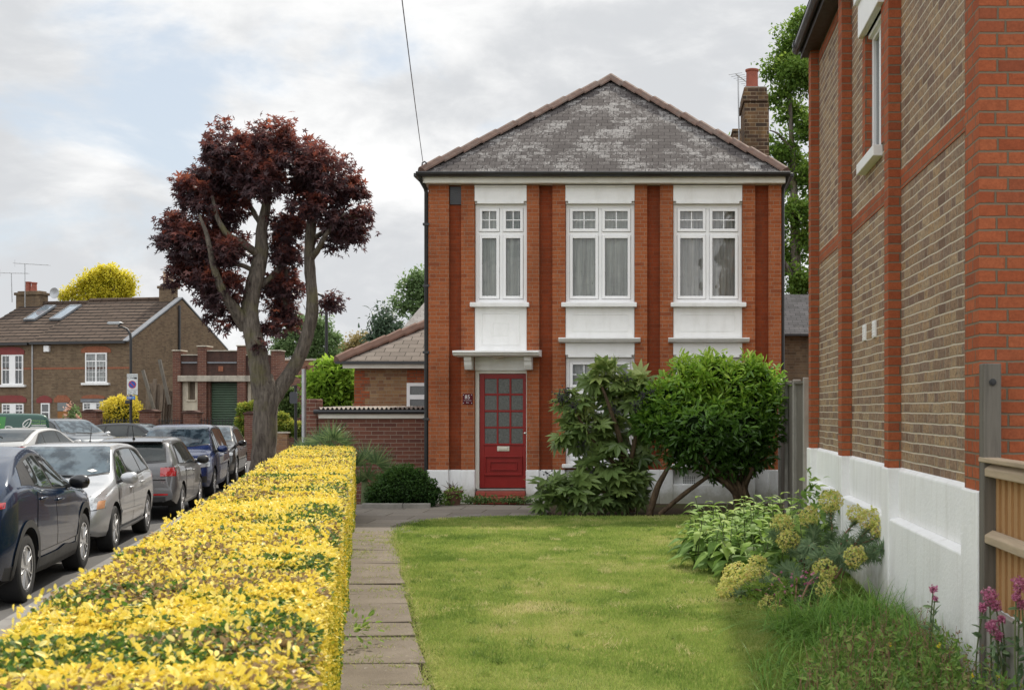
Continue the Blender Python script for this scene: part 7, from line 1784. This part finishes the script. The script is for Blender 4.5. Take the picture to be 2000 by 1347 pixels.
n = len(P); gd = unit(P - np.array([cxm, YV, cz_ - .2])); t = .24 + .46 * np.clip(gd[:, 2], -.4, 1) + .12 * gd[:, 1] + .16 * off[:, 2] + rng.normal(size=n) * .06  # lighter tints towards the top put sunlight into the leaf colour
D = gd * .35 + off * .9 + rng.normal(size=(n, 3)) * .35 + np.array([0, -.1, .12]); N = rng.normal(size=(n, 3)) * .45 + gd * .6 + np.array([0, -.1, .6])
scatter('foliage', [t_leaf(.36, .1, .15), t_leaf(.32, .08, .3)], P, D, N, rng.uniform(.085, .145, n), L_LAUREL, ev_, np.clip(t, 0, 1))
core_blob('shaded_core', eb, .62, DKCORE, ev_)

# ---- border: broad leaved perennial, spurge, long grass, valerian, weeds
cfr = empty('broadleaf_perennial', (.75, 12.8, 0), 'leafy clump of broad pale green leaves at the edge of the lawn', 'plant')
P, D, N, S, T = [], [], [], [], []
cx0 = [(x, y) for x in np.linspace(.40, 1.55, 8) for y in np.linspace(11.7, 14.6, 9)]
stm = MB()
for x, y in cx0:
    x += rng.normal() * .07; y += rng.normal() * .1
    if (x < .62 and y < 12.1): continue
    h = rng.uniform(.40, .68) * (1 if x > .5 else .85); lean = rng.normal(size=2) * .08
    stm.tube([(x, y, 0), (x + lean[0] * .5, y + lean[1] * .5, h * .6), (x + lean[0], y + lean[1], h)], [.007, .006, .004], 5)
    for q in range(11):
        f = (q + rng.random()) / 11; a = q * 2.4 + rng.random(); up = f
        P.append((x + lean[0] * f, y + lean[1] * f, h * (.08 + .92 * f))); dd = np.array([math.cos(a), math.sin(a), .15 + .55 * f + rng.normal() * .2]); D.append(dd); N.append((-.5 * dd[0], -.5 * dd[1], 1.0)); S.append((.31 - .20 * f) * rng.uniform(.8, 1.2)); T.append(.18 + .55 * f + rng.normal() * .1)
stm.obj('stems', STEMG, cfr)
scatter('leaves', [t_broad(.60, .6, .06), t_broad(.52, .95, .05), t_broad(.66, .4, .08)], np.array(P), np.array(D), np.array(N), np.array(S), L_COMF, cfr, np.clip(T, 0, 1), smooth=True)

def spurge(label, base, heads, tufts):
    """heads (px,py,Y,radius m): domes of greenish yellow bracts on leafy stems"""
    r = empty('spurge_plant', base, label, 'plant', 0, 'spurges in the border'); st = MB(); P, D, N, S = [], [], [], []; bp, bd, bs = [], [], []
    def stem(tip, low=False):
        b0 = np.array(base) + np.array([rng.normal() * .10, rng.normal() * .12, 0]); t_ = np.array(tip)
        mid = (b0 + t_) / 2 + np.array([0, 0, .10 if not low else .12]) ; mid[2] = max(mid[2], .08)
        pa = spl([b0, mid, t_ - np.array([0, 0, .02])], 8); st.tube([tuple(p) for p in pa], .008, 5); return pa
    def whorl(pa, f0, f1, k, L):
        m_ = len(pa)
        for q in range(k):
            f = f0 + (f1 - f0) * rng.random() ** .8; i = min(m_ - 2, int(f * (m_ - 1))); p = pa[i] + (pa[i+1] - pa[i]) * rng.random(); ax = unit((pa[i+1] - pa[i])[None])[0]
            o = rdir(1)[0]; o = o - ax * o.dot(ax); o /= np.linalg.norm(o) + 1e-6
            P.append(p); D.append(o + ax * (.35 + .5 * rng.random()) ); N.append(ax); S.append(L * rng.uniform(.7, 1.1))
    for px_, py_, Y, R_ in heads:
        c = np.array(at(px_, py_, Y)); pa = stem(c - np.array([0, 0, R_ * .5])); whorl(pa, .55, .98, 150, .085)
        k = int(420 * (R_ / .11) ** 2); dd = rdir(k); rr = R_ * (.72 + .3 * rng.random(k) ** .5)
        pp = c + dd * rr[:, None] * np.array([1, 1, .95]); bp.append(pp); bd.append(dd); bs.append(rng.uniform(.011, .019, k))
    for px_, py_, Y in tufts:
        c = np.array(at(px_, py_, Y)); pa = stem(c); whorl(pa, .45, 1.0, 190, .10)
    st.obj('stems', STEMR, r)
    n = len(P); scatter('leaves', [t_strip(.13, .25, 2), t_strip(.11, .5, 2)], np.array(P), np.array(D), np.array(N), np.array(S), L_EUPH, r, rng.random(n))
    bp = np.concatenate(bp); n = len(bp); scatter('flower_heads', t_star(4), bp, rdir(n), np.concatenate(bd) + rng.normal(size=(n, 3)) * .35 + np.array([0, 0, .3]), np.concatenate(bs) * 1.7, L_BRACT, r, rng.random(n) * .8)
spurge('tall spurge with domed lime yellow flower heads against the white plinth', (1.40, 10.6, 0), [(1622,978,10.9,.11),(1580,1008,11.0,.095),(1527,1022,11.3,.10),(1540,1056,11.0,.11),(1672,1003,10.6,.085),(1700,1012,10.3,.10),(1720,1030,10.2,.09),(1670,1086,10.0,.095)],
       [(1505,1038,11.2),(1580,1060,10.5),(1620,1040,10.7),(1655,1050,10.3),(1600,1085,10.2),(1710,1080,10.0),(1560,1090,10.6),(1640,1075,10.2),(1590,1030,10.9),(1725,1065,9.9),(1690,1050,10.4)])
spurge('low sprawling spurge with flower heads lying on the lawn edge', (1.05, 9.9, 0), [(1440,1125,10.7,.135),(1478,1132,10.5,.13),(1425,1148,10.5,.11),(1480,1102,10.8,.09),(1500,1183,9.9,.085),(1520,1195,9.8,.07),(1572,1208,9.4,.07),(1610,1112,9.9,.10),(1612,1150,9.7,.075)],
       [(1490,1140,10.5),(1560,1130,10.2),(1530,1105,10.5),(1585,1160,9.9)])
ge = mat_plant('cranesbill_plant', 'low cranesbill with tiny magenta flowers under the spurge', [(gx(p, 10.2), 10.2 + rng.normal() * .2, .0) for p in (1500, 1530, 1555, 1580, 1600, 1545)], 110, .05, L_TREE, 'plant', t_palm(5, 130, .4, .2, .2), .12, .10)
n = 40; P = np.array([at(1490 + 110 * rng.random(), 1112 + 50 * rng.random(), 9.8) for _ in range(n)]); scatter('flowers', t_star(5), P, rdir(n), rdir(n) + np.array([0, -1, .8]), np.full(n, .026), PINK, ge, rng.random(n))
nt_ = mat_plant('nettle_plant', 'upright leafy weed behind the tall spurge at the corner of the plinth', [(gx(p, Y_), Y_, z_) for p, Y_, z_ in ((1587, 13.3, .5), (1590, 13.3, .3), (1628, 12.4, .55), (1620, 12.6, .3), (1600, 13.0, .2), (1605, 12.8, .35), (1585, 13.3, .65))], 26, .11, L_COMF, 'weed', t_broad(.5, .6), .06, .12)
def tuft(name, label, centres, nb, L, w_, mat, cat='grass tuft', lean=.55):
    r = empty(name, (*centres[0][:2], 0), label, cat); P = np.concatenate([np.stack([c[0] + rng.normal(size=nb) * c[2], c[1] + rng.normal(size=nb) * c[2], 0 * rng.random(nb)], 1) for c in centres]); n = len(P)
    D = np.concatenate([np.stack([rng.normal(size=nb) * lean, rng.normal(size=nb) * lean, .9 + 0 * rng.random(nb)], 1) for c in centres]); sc = L * rng.uniform(.55, 1.15, n)
    hor = D * np.array([1, 1, 0]); N = -hor * 1.5 + np.array([0, 0, .9]) + rng.normal(size=(n, 3)) * .1
    scatter('blades', [t_strip(1, .9, 6), t_strip(1, 1.5, 6), t_strip(1, .5, 6)], P, D, N, np.stack([w_ * rng.uniform(.7, 1.3, n), sc, sc], 1), mat, r, rng.random(n)); return r
tuft('long_grass', 'big tussock of long arching grass in front of the white plinth', [(1.30, 9.0, .14), (1.05, 8.9, .12), (1.55, 8.7, .12), (1.25, 8.5, .14), (1.5, 9.3, .12)], 420, .50, .0085, L_TUFT)
tuft('long_grass', 'thin wispy grass along the foot of the white plinth', [(1.66, 8.3, .09), (1.70, 7.9, .08), (1.6, 8.0, .10), (1.72, 8.8, .06), (1.68, 7.5, .08)], 150, .46, .006, L_TUFT, lean=.32)
def valerian(label, stems):
    x, y, z = at(stems[0][0], stems[0][1], stems[0][2]); r = empty('valerian_plant', (x, y, 0), label, 'flower', 0, 'pink valerian by the timber fence'); s = MB(); P = []; LP, LD = [], []
    for px_, py_, Y, R_ in stems:
        c = np.array(at(px_, py_, Y)); b = np.array([c[0] + rng.normal() * .03, c[1] + rng.normal() * .04, 0]); s.tube(spl([b, (b + c) / 2 + rng.normal(size=3) * .015, c], 4), .0045, 5)
        k = int(240 * (R_ / .045)); P.append(c + rdir(k) * (R_ * rng.random(k) ** .4)[:, None] * np.array([1, 1, 1.05]))
        for q in range(9): f = rng.uniform(.2, .85); LP.append(b + (c - b) * f); LD.append(rdir(1)[0] + np.array([0, 0, .5]))
    s.obj('stems', STEMG, r); P = np.concatenate(P); n = len(P)
    scatter('florets', t_star(5), P, rdir(n), rdir(n) + np.array([0, -.8, .5]), rng.uniform(.011, .018, n), PINK, r, rng.random(n))
    scatter('leaves', t_leaf(.3, .1, .2), np.array(LP), np.array(LD), rdir(len(LP)) + np.array([0, 0, 1]), np.full(len(LP), .07), L_EUPH, r, rng.random(len(LP)))
valerian('small pink valerian flower against the white plinth', [(1823, 1150, 7.5, .022), (1826, 1168, 7.5, .014)])
valerian('pink valerian with two large flower heads in front of the fence gravel board', [(1933, 1163, 6.5, .045), (1945, 1182, 6.5, .03), (1938, 1222, 6.4, .035), (1950, 1240, 6.4, .026), (1920, 1185, 6.5, .022), (1957, 1208, 6.4, .018)])
valerian('tall pink valerian at the right edge in front of the timber fence', [(1992, 1140, 6.1, .04), (1985, 1165, 6.1, .022), (1996, 1178, 6.1, .025)])
# tangled low weeds at the foot of the fence and wall
def weeds():
    n = 9000; u = rng.random(n); y = rng.uniform(5.2, 8.0, n); x = rng.uniform(.55, 1.95, n)
    edge = .62 + .55 * np.clip((y - 6.6) / 1.6, 0, 1) + .18 * (fbm(y * 3, y * 0 + 3) - .5)
    k = (x > edge) & (x < np.where(y > 6.9, 1.78, 1.80)); x, y = x[k], y[k]; n = len(x); h = rng.random(n) ** 1.3 * (.12 + .20 * np.clip((x - .7) / .8, 0, 1)) * (1.1 - .5 * fbm(x * 3, y * 3))
    P = np.stack([x, y, h], 1)
    o = scatter('weeds', [t_leaf(.35, .1, .3), t_leaf(.25, .1, .1), t_leaf(.5, .1, .4)], P, rdir(n) + np.array([0, 0, .6]), rdir(n) + np.array([0, -.3, .9]), rng.uniform(.02, .055, n), L_MIXW, None, rng.random(n) * .9)
    put(o, kind='stuff'); o['label'] = 'tangled low weeds at the foot of the timber fence'; o['category'] = 'weeds'
    m = MB(); k = 300; hp = []
    for i in range(k):
        y_ = rng.uniform(5.4, 8.0); lo_ = .68 + .55 * max(0, min(1, (y_ - 6.6) / 1.6)); x_ = rng.uniform(lo_, 1.74); h_ = rng.uniform(.12, .34) * (.75 + .35 * (x_ - .6)); dx = rng.normal() * .05; dy_ = rng.normal() * .05
        m.tube([(x_, y_, 0), (x_ + dx * .4, y_ + dy_ * .4, h_ * .6), (x_ + dx, y_ + dy_, h_)], [.002, .0016, .001], 4)
        if rng.random() < .42: hp.append((x_ + dx, y_ + dy_, h_))
    so_ = m.obj('weed_stalks', STEMR); put(so_, kind='stuff'); so_['label'] = 'thin brown weed stalks below the timber fence'; so_['category'] = 'weeds'
    hp = np.repeat(np.array(hp), 7, 0); n = len(hp); hp = hp + rng.normal(size=(n, 3)) * np.array([.010, .010, .014])
    o = scatter('weed_seeds', t_star(4), hp, rdir(n), rdir(n), rng.uniform(.010, .017, n), L_SEED, None, rng.random(n)); put(o, kind='stuff'); o['label'] = 'dry brown seed heads on the weeds below the fence'; o['category'] = 'seed heads'
    n = 2200; y = rng.uniform(5.2, 9.2, n); x = .55 + 1.2 * rng.random(n) + .25 * np.clip((y - 7.5), 0, 1.5)
    k = x < 1.76; x, y = x[k], y[k]; n = len(x); L_ = rng.uniform(.10, .30, n); D = rng.normal(size=(n, 3)) * np.array([.45, .45, .1]) + np.array([0, 0, 1])
    o = scatter('rough_grass', [t_strip(1, .9, 5), t_strip(1, .5, 5)], np.stack([x, y, 0 * x], 1), D, -D * np.array([1.5, 1.5, 0]) + np.array([0, 0, .6]), np.stack([.006 + 0 * L_, L_, L_], 1), L_TUFT, None, rng.random(n)); put(o, kind='stuff'); o['label'] = 'rough uncut grass between the lawn and the plinth'; o['category'] = 'grass'
    P = np.array([at(1835, 1258, 6.9), at(1738, 1258, 7.4), at(1994, 1278, 6.3), at(1900, 1318, 6.3), at(1950, 1320, 6.2)]); n = len(P) * 8; P = np.repeat(P, 8, 0) + rng.normal(size=(n, 3)) * .006
    o = scatter('buttercups', t_star(5), P, rdir(n), rdir(n) + np.array([0, -.5, 1]), np.full(n, .016), YEL, None, rng.random(n)); put(o, kind='stuff'); o['label'] = 'tiny yellow flowers dotted in the weeds'; o['category'] = 'flowers'
L_MIXW = leafc('weed_leaf', [(.11,.21,.045),(.18,.31,.065),(.27,.40,.09),(.30,.26,.12)], amt=.4, transl=.4)
L_SEED = leafc('seed_leaf', [(.20,.12,.07),(.30,.20,.11),(.16,.06,.04)], amt=.6, transl=.2)
YEL = leafc('yellow_petal', [(.70,.55,.02),(.75,.6,.05)], amt=.5)
weeds()
# loose evergreen seedling poking out of the hedge foot
sdl = empty('seedling', (gx(700, 8.2), 8.2, 0), 'small pale green self sown plant at the foot of the hedge beside the path', 'plant')
n = 44; bpt = np.array([hedge_r(8.3) + .05, 8.3, .10]); D = rng.normal(size=(n, 3)) * .6 + np.array([.8, -.3, .35])
scatter('leaves', t_leaf(.5, .1, .2), bpt + unit(D) * rng.uniform(.02, .20, n)[:, None], D, rdir(n) + np.array([0, -.2, 1]), rng.uniform(.03, .06, n), L_COMF, sdl, .5 + .4 * rng.random(n))
